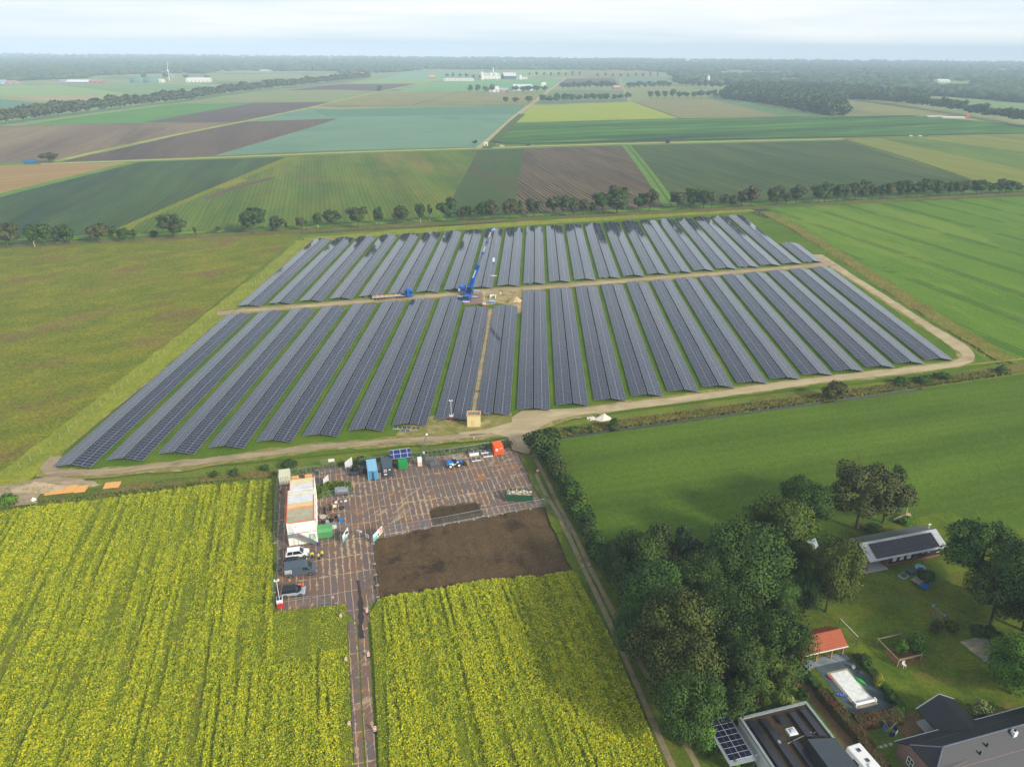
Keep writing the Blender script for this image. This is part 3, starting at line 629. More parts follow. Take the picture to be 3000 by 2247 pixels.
# ---- roadside trees behind the solar park (base x, base y, top y, crown width, in photo pixels)
LINE = [(24,727,657,70),(103,725,660,40),(134,723,651,55),(165,717,668,36),(190,712,660,42),(206,717,662,36),(293,715,652,55),(331,698,666,28),(364,709,667,36),(392,704,672,26),(452,696,674,26),(509,701,630,74),(574,695,660,13),(639,685,662,22),
(742,685,607,74),(799,674,646,22),(817,679,634,42),(838,673,651,14),(883,677,634,26),(898,674,645,16),(932,669,622,27),(974,665,616,50),(1050,669,601,58),(1110,661,609,32),(1160,658,618,20),(1179,656,603,46),(1232,654,593,30),(1260,650,595,15),(1309,654,579,54),(1350,648,609,28),(1376,648,599,32),(1398,647,600,20),(1417,648,593,32),(1440,646,585,40),(1493,644,580,48),(1520,640,590,26),
(1565,637,581,48),(1619,633,576,40),(1649,633,570,48),(1680,635,583,26),(1710,631,585,33),(1732,628,594,24),(1764,628,558,58),(1807,628,551,78),(1870,621,567,38),(1902,621,556,52),(1986,614,560,48),(2020,612,554,40),(2061,613,554,58),(2084,610,563,26),(2118,608,567,28),(2145,608,572,28),(2172,606,560,32),(2197,606,547,46),(2260,603,549,38),(2274,601,549,42),(2301,601,563,28),(2332,599,545,48),(2398,597,538,50),(2414,594,538,42),(2452,590,538,38),(2472,590,540,28),(2502,588,531,42),(2524,588,531,38),(2556,585,540,28),(2576,585,540,26),(2599,584,531,34),(2631,583,531,30),(2658,581,529,38),(2685,580,531,26),(2705,579,522,46),(2741,577,529,34),(2755,576,529,30),(2780,575,533,28),(2798,574,529,32),(2820,573,531,32),(2859,572,529,42),(2872,571,529,38),(2902,569,536,24),(2927,568,527,38),(2945,568,529,42),(2979,565,536,30),(3040,561,528,36)]
rt = random.Random(3)
special = {0: 'tree with a ragged crown at the left edge of the roadside row', 11: 'broad round oak standing clear in the left part of the roadside row', 14: 'large wide oak beside the left end of the solar park', 22: 'round oak behind the fourth and fifth far tables', 28: 'tall dense oak behind the crane', 43: 'biggest oak of the roadside row with a huge round crown', 45: 'pale oak beside the end of the striped soil field'}
for i, (x, yb, yt, w) in enumerate(LINE):
    b = G(x, yb); h = height_for(b, yt); wm = w*depth_of(b)/FPX
    slim = w < 24; bush = h < 4.5
    tone = rt.choice(['leafline', 'leafline', 'leafdark'])
    place_tree('roadside_tree', special.get(i, 'slender young tree in the roadside row behind the solar park' if slim else 'low bush in the roadside row behind the solar park' if bush else 'green tree in the long roadside row behind the solar park'), 'tree', b, h*1.06, wm*1.15, 'slim' if slim else ('bush' if bush else 'line'), i % 4, M[tone], group=None if i in special else ('slender trees of the roadside row' if slim else 'bushes of the roadside row' if bush else 'trees of the roadside row'), trunk=not bush, tmat=M['barkpale'] if i in (1, 20, 26, 27) else None)
# ---- two avenues and the rows farther off
def tree_row(pts, spacing, hgt, wid, label, group, mat='leafdark', kind='far', jit=1.5, seed=1, name='avenue_tree'):
    r = random.Random(seed); P = [G(*p)[:2] for p in pts]; out = 0
    Q = ipath(P, 5.0); acc = 0; last = Q[0]
    for q in Q:
        acc += math.hypot(q[0]-last[0], q[1]-last[1]); last = q
        if acc >= spacing:
            acc = 0; h = hgt*r.uniform(.8, 1.15)
            place_tree(name, label, 'tree', (q[0]+r.uniform(-jit, jit), q[1]+r.uniform(-jit, jit)), h, wid*r.uniform(.85, 1.2), kind, r.randrange(4), M[mat], group, trunk=False if spacing < 10.6 else True); out += 1
    return out
nt = 0
nt += tree_row([(-60, 377), (0, 369), (190, 342), (384, 317), (511, 303), (705, 274), (904, 251), (1000, 240), (1080, 231)], 9.5, 19, 21, 'broad tree in the avenue running behind the ploughed fields on the left', 'trees of the left avenue', 'leafline', seed=2)
nt += tree_row([(2497, 290), (2633, 308), (2768, 326), (3000, 366), (3080, 378)], 10.5, 18, 20, 'broad tree in the avenue beyond the nursery field on the right', 'trees of the right avenue', 'leafdark', seed=3)
nt += tree_row([(1456, 304), (1512, 304)], 12, 13, 13, 'round tree in the clump left of the grassy lane', 'clump left of the grassy lane', seed=4)
nt += tree_row([(1520, 303), (1556, 303)], 14, 12, 13, 'round tree just left of the farm road', 'clump beside the farm road', seed=5)
nt += tree_row([(1566, 304), (1850, 295)], 10.5, 14, 15, 'round tree in the row above the yellowing field', 'row above the yellowing field', seed=6)
nt += tree_row([(1885, 290), (2160, 287)], 11, 15, 17, 'tree in the row leading to the wood', 'row leading to the wood', seed=7)
nt += tree_row([(1629, 262), (1795, 259)], 11, 16, 20, 'tree in the dense row beside the small brick barn', 'row beside the small brick barn', seed=8)
nt += tree_row([(1828, 260), (1960, 257)], 15, 15, 18, 'tree in the row right of the small brick barn', 'row right of the small brick barn', seed=9)
nt += tree_row([(1357, 272), (1449, 272)], 11, 15, 16, 'tree in the dense grove left of the white farm roofs', 'grove left of the white farm roofs', seed=10)
nt += tree_row([(1488, 272), (1600, 272)], 13, 15, 17, 'tree in the grove right of the white farm roofs', 'grove right of the white farm roofs', seed=11)
nt += tree_row([(1529, 226), (1706, 225)], 22, 15, 9, 'poplar in the row right of the big white factory', 'poplars right of the factory', seed=12)
nt += tree_row([(1728, 228), (1935, 228)], 22, 15, 9, 'poplar in the far row beyond the purple field', 'poplars beyond the purple field', seed=13)
nt += tree_row([(1290, 227), (1415, 233)], 30, 14, 12, 'tree near the orange tank left of the factory', 'trees left of the factory', seed=14)
nt += tree_row([(1960, 250), (2110, 262)], 22, 17, 20, 'tree around the far white silo farm', 'trees around the silo farm', seed=15)
nt += tree_row([(360, 232), (640, 232)], 55, 13, 20, 'tree near the green domed digesters', 'trees near the digesters', seed=16)
place_tree('field_tree', 'lone round tree in the ploughed field beside the blue trailer', 'tree', G(147, 477), height_for(G(147, 477), 446), 16, 'line', 1, M['leafline'])
place_tree('field_tree', 'lone small tree at the near edge of the teal cabbage field', 'tree', G(1391, 426), 5, 6, 'far', 1, M['leafdark'])
place_tree('field_tree', 'lone round tree beside the far end of the diagonal lane', 'tree', G(1113, 271), 13, 15, 'far', 2, M['leafdark'])
print('row trees', nt)
# ---- woods far off: one mass of crowns
def inpoly(x, y, P):
    c = np.zeros(len(x), bool); n = len(P); j = n-1
    for i in range(n):
        xi, yi = P[i][:2]; xj, yj = P[j][:2]
        c ^= ((yi > y) != (yj > y)) & (x < (xj-xi)*(y-yi)/(yj-yi+1e-12)+xi); j = i
    return c
import mathutils
_ico = bpy.data.meshes.new('tmp'); import bmesh
_bm = bmesh.new(); bmesh.ops.create_icosphere(_bm, subdivisions=1, radius=1); _bm.to_mesh(_ico); _bm.free()
IV = np.array([v.co[:] for v in _ico.vertices]); IF = np.array([p.vertices[:] for p in _ico.polygons]); bpy.data.meshes.remove(_ico)
def blobs(name, P, R, Hh, mat, seed=0, label=None, cat=None, kind='stuff'):
    r = np.random.default_rng(seed); n = len(P); nv = len(IV)
    V = IV[None]*(1+r.uniform(-.28, .28, (n, nv, 1)))
    a = r.uniform(0, 6.28, n); c, s = np.cos(a)[:, None], np.sin(a)[:, None]
    X = (V[..., 0]*c-V[..., 1]*s)*R[:, None]+P[:, 0:1]; Y = (V[..., 0]*s+V[..., 1]*c)*R[:, None]+P[:, 1:2]; Zz = (V[..., 2]*.5+.5)*Hh[:, None]
    VV = np.stack([X, Y, Zz], -1).reshape(-1, 3); FF = (IF[None]+(np.arange(n)*nv)[:, None, None]).reshape(-1, 3)
    return tag(np_mesh(name, VV, FF, mat), label, cat, kind=kind)
XL = [-400, 0, 250, 300, 500, 700, 900, 1060, 1130, 1200, 1250, 1700, 1890, 1960, 2000, 2100, 2300, 2500, 2640, 2800, 3000, 3400]
YL = [248, 240, 230, 222, 216, 217, 217, 216, 214, 211, 204, 206, 209, 215, 243, 252, 256, 266, 281, 285, 302, 335]
OPEN = [[(560,222),(640,210),(1000,209),(1000,222)],[(2080,211),(2330,212),(2330,224),(2090,225)],[(2270,231),(2385,232),(2370,247),(2280,247)],[(2700,238),(2850,238),(2860,263),(2740,265)],[(720,200),(860,198),(860,204),(720,206)],[(2100,240),(2200,240),(2200,246),(2100,246)],[(2480,256),(2600,262),(2600,268),(2480,262)],[(1400,196),(1480,196),(1480,201),(1400,201)],[(2550,236),(2600,238),(2600,243),(2550,241)],[(2900,205),(2990,207),(2990,212),(2900,210)]]
r_ = np.random.default_rng(5); N0 = 26000
px = r_.uniform(-350, 3350, N0); yl = np.interp(px, XL, YL); hz = 137.6+(px-1500)*.00742
py = hz+23+(yl-hz-23)*r_.uniform(0, 1, N0)**1.25
keep = np.ones(N0, bool)
for o_ in OPEN: keep &= ~inpoly(px, py, o_)
gap = np.sin(px*.013+2*np.sin(py*.19))*np.sin(py*.31+px*.004); keep &= (gap < .62) | (r_.uniform(size=N0) < .25)
px, py = px[keep], py[keep]
PP = np.array([G(a, b)[:2] for a, b in zip(px, py)]); far_ok = (PP[:, 1] < 6400)
PP = PP[far_ok]; n = len(PP)
M['wood'] = leaf_mat('distant woodland', (52, 74, 40), (66, 86, 46), None, .01)
blobs('distant_wood', PP, r_.uniform(9, 20, n), r_.uniform(9, 19, n), M['wood'], 6, 'wide dark woodland reaching from the fields to the horizon', 'woodland')
# the wood right of centre
W = [(2110, 290), (2222, 301), (2330, 322), (2430, 341), (2468, 340), (2480, 331), (2455, 315), (2410, 300), (2500, 290), (2640, 300), (2720, 290), (2560, 276), (2350, 262), (2150, 262)]
N1 = 3600; qx = r_.uniform(2100, 2730, N1); qy = r_.uniform(258, 343, N1); k = inpoly(qx, qy, W); qx, qy = qx[k], qy[k]
PW = np.array([G(a, b)[:2] for a, b in zip(qx, qy)]); n = len(PW)
V, Fc, N, C, Rd = crown_arrays(3, 12, 240, .07, rx=.5, z0=.0)
def leafy(name, P, hs, ws, mat, label, cat, kind='stuff', seed=1, base=None):
    V, Fc, N, C, Rd = base or crown_arrays(seed, 12, 200, .075, rx=.5, z0=.0)
    m = len(P); r = np.random.default_rng(seed); a = r.uniform(0, 6.28, m); c, s = np.cos(a)[:, None], np.sin(a)[:, None]
    X = (V[None, :, 0]*c-V[None, :, 1]*s)*ws[:, None]+P[:, 0:1]; Y = (V[None, :, 0]*s+V[None, :, 1]*c)*ws[:, None]+P[:, 1:2]; Zz = V[None, :, 2]*hs[:, None]
    NX = N[None, :, 0]*c-N[None, :, 1]*s; NY = N[None, :, 0]*s+N[None, :, 1]*c; NZ = np.broadcast_to(N[None, :, 2], NX.shape)
    VV = np.stack([X, Y, Zz], -1).reshape(-1, 3); NN = np.stack([NX, NY, NZ], -1).reshape(-1, 3); FF = (Fc[None]+(np.arange(m)*len(V))[:, None, None]).reshape(-1, 4)
    return tag(np_mesh(name, VV, FF, mat, normals=NN, smooth=True), label, cat, kind=kind)
leafy('woodland', PW, r_.uniform(14, 21, n), r_.uniform(13, 21, n), M['leafdark'], 'dark green wood tapering to a point between the grain fields', 'wood', seed=9)

# ---- mustard in flower
def vnoise(x, y, s, seed):
    r = np.random.default_rng(seed); T = r.uniform(size=(256, 256)); x = x/s+1000; y = y/s+1000
    xi = np.floor(x).astype(int); yi = np.floor(y).astype(int); fx = x-xi; fy = y-yi; fx = fx*fx*(3-2*fx); fy = fy*fy*(3-2*fy)
    g = lambda a, b: T[a % 256, b % 256]
    return (g(xi, yi)*(1-fx)+g(xi+1, yi)*fx)*(1-fy)+(g(xi, yi+1)*(1-fx)+g(xi+1, yi+1)*fx)*fy
M['mus_y'] = leaf_mat('mustard flowers', (194, 188, 24), (172, 174, 26), None, .8, k=1.0)
M['mus_g'] = leaf_mat('mustard leaves', (112, 136, 24), (136, 152, 30), None, .5)
M['mus_s'] = field_mat('ground under the mustard', (108, 118, 30), (94, 104, 30), 1.2, (120, 112, 52), 4, (.5, .66), 2.2, .45, stretch=(GA, 4))
def mustard(name, pxpoly, dens, seed, label, bare):
    poly = [G(*p)[:2] for p in pxpoly]; poly_sheet('mustard_ground', pxpoly, M['mus_s'])
    xs, ys = [p[0] for p in poly], [p[1] for p in poly]; r = np.random.default_rng(seed)
    x0, x1, y0, y1 = max(min(xs), -125), min(max(xs), 40), max(min(ys), 50), max(ys)
    n = int((x1-x0)*(y1-y0)*dens); x = r.uniform(x0, x1, n); y = r.uniform(y0, y1, n); k = inpoly(x, y, poly); x, y = x[k], y[k]
    u = x*cos(GA)+y*sin(GA); v = -x*sin(GA)+y*cos(GA)
    st = (.38)*vnoise(u, v/22, .62, 1)+.26*vnoise(u, v/16, 1.7, 2)+.16*vnoise(u, v/8, 4.2, 3)+.20*vnoise(u, v, .6, 4)
    lush = np.clip((st-.30)/.30, 0, 1)
    for (bp, amt) in bare:
        bw = [G(*p)[:2] for p in bp]; lush = np.where(inpoly(x, y, bw), lush*amt, lush)
    row = .5+.5*np.sin(2*pi*u/.75)
    keep = r.uniform(size=len(x)) < (.70+.30*lush)*(.82+.18*row); x, y, lush = x[keep], y[keep], lush[keep]; n = len(x)
    h = .3+.65*lush*r.uniform(.5, 1.0, n)+.12*r.uniform(size=n)
    s = (.040+.042*lush)*r.uniform(.7, 1.4, n)
    Vs, Fs, Ms = [], [], []
    for q in range(2):
        a = r.uniform(0, pi, n); ti = r.uniform(-.9, .9, n)
        zz = h*(1.0 if q == 0 else .6)
        t = np.stack([np.cos(a), np.sin(a), np.zeros(n)], 1); b = np.stack([-np.sin(a)*np.cos(ti), np.cos(a)*np.cos(ti), np.sin(ti)], 1)
        ss = (s*(1.0 if q == 0 else 1.7))[:, None]; c = np.stack([x+r.uniform(-.1, .1, n), y+r.uniform(-.1, .1, n), zz], 1)
        Vs.append(np.stack([c-t*ss-b*ss, c+t*ss-b*ss, c+t*ss+b*ss, c-t*ss+b*ss], 1).reshape(-1, 3))
        Ms.append((r.uniform(size=n) > (.34+.34*lush)).astype(int) if q == 0 else np.ones(n, int))
    V = np.concatenate(Vs); Fc = np.arange(len(V)).reshape(-1, 4); mi = np.concatenate(Ms)
    tag(np_mesh(name, V, Fc, [M['mus_y'], M['mus_g']], mi=mi), label, 'mustard crop', kind='stuff'); print(name, n)
mustard('mustard_plants', [(-700, 1590), (0, 1503), (289, 1471), (542, 1437), (796, 1411), (800, 1798), (1012, 1775), (1020, 1900), (1040, 2400), (-900, 2400)], 85, 11, 'yellow flowering mustard crop left of the site yard',
        [([(800, 1780), (1015, 1770), (1020, 1900), (800, 1960)], .25), ([(980, 1800), (1020, 1800), (1050, 2400), (1000, 2400)], .5), ([(330, 1500), (620, 1480), (640, 1500), (500, 1640), (380, 1600)], .7)])
mustard('mustard_plants', [(1085, 1800), (1109, 1760), (1288, 1731), (1410, 1708), (1573, 1694), (1690, 1680), (1700, 1705), (1800, 1900), (1940, 2247), (2010, 2400), (1118, 2400), (1100, 2000)], 85, 12, 'yellow flowering mustard crop between the plate track and the farm lane',
        [([(1085, 1780), (1125, 1760), (1150, 2400), (1100, 2400)], .3), ([(1640, 1685), (1700, 1680), (2000, 2400), (1930, 2400)], .85)])
# long grass on the verges round the site
def tufts(name, pxpoly, dens, seed, mats, label, hgt=(.3, .8), cat='grass', size=.12, px=True):
    poly = [G(*p)[:2] if px else p for p in pxpoly]; xs, ys = [p[0] for p in poly], [p[1] for p in poly]; r = np.random.default_rng(seed)
    n = int((max(xs)-min(xs))*(max(ys)-min(ys))*dens); x = r.uniform(min(xs), max(xs), n); y = r.uniform(min(ys), max(ys), n)
    k = inpoly(x, y, poly) & (r.uniform(size=n) < .35+.65*vnoise(x, y, 2.2, seed)); x, y = x[k], y[k]; n = len(x)
    a = r.uniform(0, pi, n); h = r.uniform(*hgt, n); w = size*r.uniform(.6, 1.6, n)
    t = np.stack([np.cos(a)*w, np.sin(a)*w, np.zeros(n)], 1); c = np.stack([x, y, np.zeros(n)], 1); lean = np.stack([r.uniform(-.2, .2, n), r.uniform(-.2, .2, n), h], 1)
    V = np.stack([c-t, c+t, c+t*.5+lean, c-t*.5+lean], 1).reshape(-1, 3)
    return tag(np_mesh(name, V, np.arange(len(V)).reshape(-1, 4), mats, mi=r.integers(0, len(mats), n)), label, cat, kind='stuff')
M['gy'] = leaf_mat('dry grass blades', (150, 146, 66), (130, 136, 52), None, .7)
M['gg'] = leaf_mat('green grass blades', (104, 126, 36), (88, 114, 30), None, .7)
M['gb'] = leaf_mat('brown reed blades', (122, 104, 66), (98, 96, 48), None, .7)
tufts('verge_grass', [(-60, 1485), (-20, 1400), (300, 1160), (600, 930), (850, 735), (895, 690), (910, 702), (860, 752), (640, 948), (330, 1200), (60, 1405)], 7, 21, [M['gy'], M['gg']], 'tall yellow grass between the brown field and the left fence', (.15, .45))
tufts('verge_grass', [(2245, 612), (2310, 640), (2450, 722), (2620, 830), (2800, 948), (2990, 1062), (2940, 1078), (2820, 1000), (2620, 880), (2450, 765), (2310, 675)], 6, 22, [M['gy'], M['gb'], M['gg']], 'brownish tall grass along the right fence', (.15, .5))
tufts('bank_grass', [(1600, 1262), (1863, 1228), (2300, 1170), (2650, 1122), (2960, 1080), (2960, 1098), (2650, 1142), (2300, 1192), (1863, 1250), (1612, 1286)], 16, 23, [M['gb'], M['gg'], M['gb']], 'reedy brown bank beside the ditch below the site', (.2, .7), size=.2)
tufts('bank_grass', [(-150, 1484), (150, 1464), (340, 1442), (560, 1408), (800, 1378), (820, 1392), (560, 1425), (330, 1458), (0, 1492)], 12, 24, [M['gg'], M['gb']], 'weedy bank between the mustard and the site track', (.2, .6), size=.2)
tufts('bank_grass', [(820, 1392), (1000, 1358), (1200, 1330), (1500, 1296), (1500, 1310), (1350, 1330), (1100, 1352), (960, 1372), (830, 1405)], 22, 25, [M['gg'], M['gg'], M['gb']], 'overgrown ditch bank behind the yard fence', (.2, .8), size=.22)
tufts('plot_weeds', [(925, 1430), (960, 1418), (1030, 1418), (1034, 1440), (985, 1452), (925, 1462)], 40, 26, [M['gg'], M['gg']], 'weedy green patch around the steel tank in the yard', (.3, 1.1), size=.2)
tufts('lane_grass', [(1560, 1340), (1640, 1510), (1790, 1800), (2010, 2260), (2060, 2400), (1990, 2400), (1810, 1980), (1620, 1560), (1540, 1360)], 5, 27, [M['gg'], M['gy']], 'short grass along the farm lane', (.1, .3), size=.12)
# ================================================================ the site yard
C = {}
def cm(name, rgb, **k):
    if name not in C: C[name] = pmat(name, rgb, **k)
    return C[name]
white = cm('white paint', (232, 232, 226), rough=.5, var=.05); cream = cm('cream paint', (206, 204, 178), rough=.55, var=.06)
black = cm('black rubber', (24, 24, 26), rough=.7); dgrey = cm('dark grey metal', (58, 64, 70), rough=.5)
rim = cm('wheel rim', (150, 152, 154), rough=.35, metal=.6); glass = cm('dark glass', (34, 42, 46), rough=.08, spec=.6)
blue = cm('crane blue paint', (10, 92, 182), rough=.35, var=.05); orange = cm('orange paint', (232, 92, 28), rough=.5, var=.04)
galv = M['galv']; red = cm('signal red', (206, 42, 34), rough=.5, var=.03); wood = cm('fresh timber', (214, 164, 98), rough=.8, var=.07)
woodg = cm('grey timber', (150, 134, 104), rough=.85); conc_ = cm('concrete block', (176, 170, 158), rough=.9)
def dirang(p, q):
    a = G(*p); b = G(*q); return math.atan2(b[1]-a[1], b[0]-a[0])
def container(name, label, base, w, l, h, mat, doormat=None, rz=AL, open_right=False, signs=None, roofmat=None):
    "base: centre of the front bottom edge (door end towards the camera)"
    t = thing(name, label, 'container', (base[0], base[1], .07), rz)
    mb = MB(); x = w/2
    mb.box(-x+.05, x-.05, .05, l-.05, .12, h-.06)
    n = int(l/.36)
    for k in range(n):
        y = .2+k*(l-.4)/n
        for s_ in (-1, 1): mb.box(*(sorted((s_*(x-.05), s_*(x-.01)))), y, y+.16, .2, h-.14)
    for s_ in (-1, 1):
        for y0 in (0, l-.12): mb.box(*(sorted((s_*(x-.12), s_*x))), y0, y0+.12, 0, h)
        mb.box(*(sorted((s_*(x-.1), s_*x))), .12, l-.12, 0, .15); mb.box(*(sorted((s_*(x-.1), s_*x))), .12, l-.12, h-.12, h)
    mb.build('body', mat, t)
    rb = MB(); rb.box(-x+.08, x-.08, .08, l-.08, h-.06, h-.01)
    for k in range(n): rb.box(-x+.2, x-.2, .2+k*(l-.4)/n, .3+k*(l-.4)/n, h-.01, h+.02)
    rb.build('roof', roofmat or mat, t)
    for s_ in (-1, 1):
        if w < 1.5 and s_ == 1: continue
        d = MB(); W = x-.1
        d.box(0, W, -.05, 0, .15, h-.12)
        for k in range(5): d.box(.08, W-.08, -.075, -.05, .3+k*(h-.5)/5, .3+k*(h-.5)/5+.12)
        o = d.build('door', doormat or mat, t)
        lb = MB()
        for q in (.3, .75): lb.tube((W*q, -.1, .15), (W*q, -.1, h-.15), .03, n=5)
        b = lb.build('locking_bar', galv, o)
        if s_ == -1: o.location = (-x+.1, .04, 0)
        else:
            o.location = (x-.1, .04, 0); o.scale = (-1, 1, 1)
            if open_right: o.rotation_euler = (0, 0, rad(38)); o.location = (x-.1, .02, 0)
    return t
CB = G(1094, 1406)
container('shipping_container', 'light blue container with one door standing open in the yard', CB, 2.2, 5.0, 2.5, cm('pale blue container paint', (134, 184, 210), rough=.5, var=.04), cm('blue container door', (84, 154, 190), rough=.5), open_right=True)
C2 = container('shipping_container', 'dark grey container with red and white hazard diamonds on its door', G(1137.4, 1399), 2.2, 5.0, 2.5, cm('slate container paint', (72, 86, 98), rough=.5, var=.04), cm('slate blue door', (50, 66, 80), rough=.5))
for sx_, sz_ in ((-.75, 2.05), (-.35, 2.05), (-.75, 1.65), (-.35, 1.65)):
    mb = MB(); r_d = .2; mb.prism([(sx_-r_d, sz_), (sx_, sz_-r_d), (sx_+r_d, sz_), (sx_, sz_+r_d)], -.12, -.10); mb.cur = 1
    q_ = .11; mb.prism([(sx_-q_, sz_), (sx_, sz_-q_), (sx_+q_, sz_), (sx_, sz_+q_)], -.13, -.121); mb.build('hazard_sign', [white, red], C2)
mb = MB(); mb.box(-.85, -.2, -.12, -.1, .8, 1.05); mb.build('door_label', white, C2)
mb = MB(); mb.box(.25, .6, -.12, -.1, 1.85, 2.15); mb.build('door_label', white, C2)
container('shipping_container', 'small bright green container below the raised solar array', G(1181.7, 1376), 2.05, 2.4, 2.05, cm('bright green paint', (10, 150, 72), rough=.45, var=.05))
oc = container('shipping_container', 'bright orange container at the far right of the yard', G(1462, 1335), 2.2, 2.9, 2.35, cm('container orange', (238, 96, 24), rough=.45, var=.03))
for (x0, x1, z0, z1) in ((-.85, -.25, 1.75, 1.95), (-.85, -.25, 1.35, 1.6), (.15, .8, 1.85, 2.0)): mb = MB(); mb.box(x0, x1, -.12, -.1, z0, z1); mb.build('door_label', white, oc)
mb = MB(); mb.box(-1.12, -1.10, .5, 1.3, 1.2, 1.95); mb.build('side_label', cm('pale blue print', (150, 190, 214)), oc)
container('shipping_container', 'white container in the left corner of the yard beside two benches', G(836, 1422), 2.35, 3.0, 2.45, cream)
# solar array raised beside the green container
t = thing('solar_array', 'raised blue solar array of six modules above the green container', 'solar array', (*G(1176, 1366)[:2], .07), AL)
mb = MB(); mb.box(-2.35, 2.35, 0, 2.3, -.05, 0); o = mb.build('panel', pv_mat('yard solar modules', 1.56, 1.12, (28, 44, 92), (205, 208, 212), .07, False, .12), t); o.location = (0, -.6, 2.5); o.rotation_euler = (rad(34), 0, 0)
for x_ in (-2.2, 2.2):
    mb = MB(); mb.tube((x_, -.4, 0), (x_, -.4, 2.6), .05); mb.tube((x_, 1.2, 0), (x_, 1.2, 3.6), .05); mb.build('leg', galv, t)
mb = MB(); mb.tube((-1.7, -.2, .35), (-1.5, -.2, .35), .33, n=14); mb.box(-2.0, -1.2, -.6, .9, .35, .5); mb.build('trailer_base', black, t)
# pallet with cartons and other goods along the back fence
t = thing('crate_stack', 'tall stack of cream cartons on a pallet between the green container and the metal racks', 'crates', (*G(1230.6, 1368)[:2], .07), AL)
mb = MB(); mb.box(-.55, .55, 0, .9, 0, .14); mb.build('pallet', woodg, t)
for k in range(4): mb = MB(); mb.box(-.5+.01*k, .5, .04, .86, .15+k*.52, .65+k*.52); mb.build('carton', cm('carton', (214, 196, 160), rough=.8) if k < 2 else white, t)
for (p, lab) in (((1262, 1361), 'steel rack of folded fence gates, the rear one beside the loader'), ((1277, 1375), 'steel rack of folded fence gates, the front one beside the loader')):
    t = thing('steel_rack', lab, 'rack', (*G(*p)[:2], .07), AL)
    mb = MB()
    for x_ in (-1.1, 1.1):
        for y_ in (0, 1.3): mb.tube((x_, y_, 0), (x_, y_, 1.3), .05, n=6)
    for z_ in (.1, 1.25): mb.bar((-1.1, 0, z_), (1.1, 0, z_), .06); mb.bar((-1.1, 1.3, z_), (1.1, 1.3, z_), .06); mb.bar((-1.1, 0, z_), (-1.1, 1.3, z_), .06); mb.bar((1.1, 0, z_), (1.1, 1.3, z_), .06)
    mb.build('frame', galv, t)
    for k in range(7):
        mb = MB(); y_ = .1+k*.18
        mb.bar((-1.0, y_, .3), (1.0, y_, .3), .04); mb.bar((-1.0, y_, 1.1), (1.0, y_, 1.1), .04)
        for x_ in np.linspace(-1, 1, 9): mb.bar((x_, y_, .3), (x_, y_, 1.1), .025)
        mb.build('fence_gate', galv, t)
# black bales / machine
t = thing('tarp_pile', 'large black netted pile beside the light blue container', 'pile', (*G(1040, 1388)[:2], .07), AL)
V, Fc, N, _, _ = crown_arrays(77, 12, 900, .045, rx=.5, z0=0, spread=.5); o = np_mesh('net_cover', V*np.array([3.0, 2.6, 2.3]), Fc, cm('black net', (34, 40, 42), rough=.6), t, normals=N, smooth=True)
mb = MB()
for k in range(5): mb.tube((-.7+k*.33, .1, 1.25), (-.7+k*.33, .8, 1.3), .05, n=5)
mb.build('strap', cm('dull yellow', (150, 132, 60)), t)
mb = MB(); mb.box(-1.1, 1.1, -.9, .9, 0, .9); mb.build('base', dgrey, t, bevel=.15)
t = thing('generator', 'small black generator between the netted pile and the blue container', 'generator', (*G(1069, 1386)[:2], .07), AL)
mb = MB(); mb.box(-.5, .5, -.6, .6, .15, 1.1); mb.build('housing', cm('black plastic', (36, 38, 42), rough=.5), t, bevel=.06)
mb = MB()
for k in range(5): mb.box(-.45, .45, -.5+k*.22, -.42+k*.22, 1.1, 1.16)
mb.build('grille', dgrey, t)
for s_ in (-.5, .5): mb = MB(); mb.tube((s_-.06, -.3, .22), (s_+.06, -.3, .22), .22, n=12); mb.build('wheel', black, t)
t = thing('tool_trolley', 'white tubular trolley between the blue and the grey container', 'trolley', (*G(1113, 1399)[:2], .07), AL)
mb = MB()
for x_ in (-.22, .22): mb.tube((x_, 0, 0), (x_, 0, 1.1), .03, n=6)
for z_ in (.15, .6, 1.1): mb.tube((-.22, 0, z_), (.22, 0, z_), .03, n=6)
mb.build('handle', white, t); mb = MB(); mb.box(-.25, .25, -.3, 0, .08, .12); mb.build('platform', galv, t)

# ---- wheel loader
def wheel(mbname, parent, x, y, z, r, w, axis='y', rimm=None):
    a = Vector((0, w/2, 0)) if axis == 'y' else Vector((w/2, 0, 0)); p = Vector((x, y, z))
    mb = MB(); mb.tube(p-a, p+a, r, n=18); o = mb.build('wheel', black, parent, smooth=False)
    mb = MB(); mb.tube(p-a*1.06, p+a*1.06, r*.58, n=14); mb.build('rim', rimm or rim, o)
    return o
t = thing('wheel_loader', 'blue and white wheel loader with a raised black bucket arm', 'loader', (*G(1330, 1366)[:2], .07), AL+rad(4))
lb = cm('loader blue', (28, 120, 190), rough=.4)
mb = MB(); mb.prism([(-1.75, .55), (-1.8, 1.1), (-1.5, 1.45), (-.3, 1.5), (-.2, .6)], -.6, .6); mb.build('engine_cover', lb, t, bevel=.05)
mb = MB(); mb.box(-1.2, -.25, -.72, -.6, .6, 1.15); mb.box(-.25, 1.2, -.35, .35, .5, .85); mb.build('chassis', white, t)
mb = MB(); mb.taper(-.35, .55, -.55, .55, .85, 2.15, .12, .08); o = mb.build('cab', glass, t); mb = MB(); mb.box(-.3, .5, -.52, .52, 2.15, 2.27); mb.build('cab_roof', cm('light grey plastic', (150, 156, 160)), o)
for x_ in (-1.0, 1.0):
    for y_ in (-.72, .72): wheel('w', t, x_, y_, .5, .5, .35, rimm=white)
mb = MB()
for y_ in (-.25, .25): mb.bar((.5, y_, 1.4), (1.5, y_, 1.25), .12, .2); mb.bar((1.5, y_, 1.25), (2.2, y_, .55), .12, .2)
mb.build('loader_arm', lb, t)
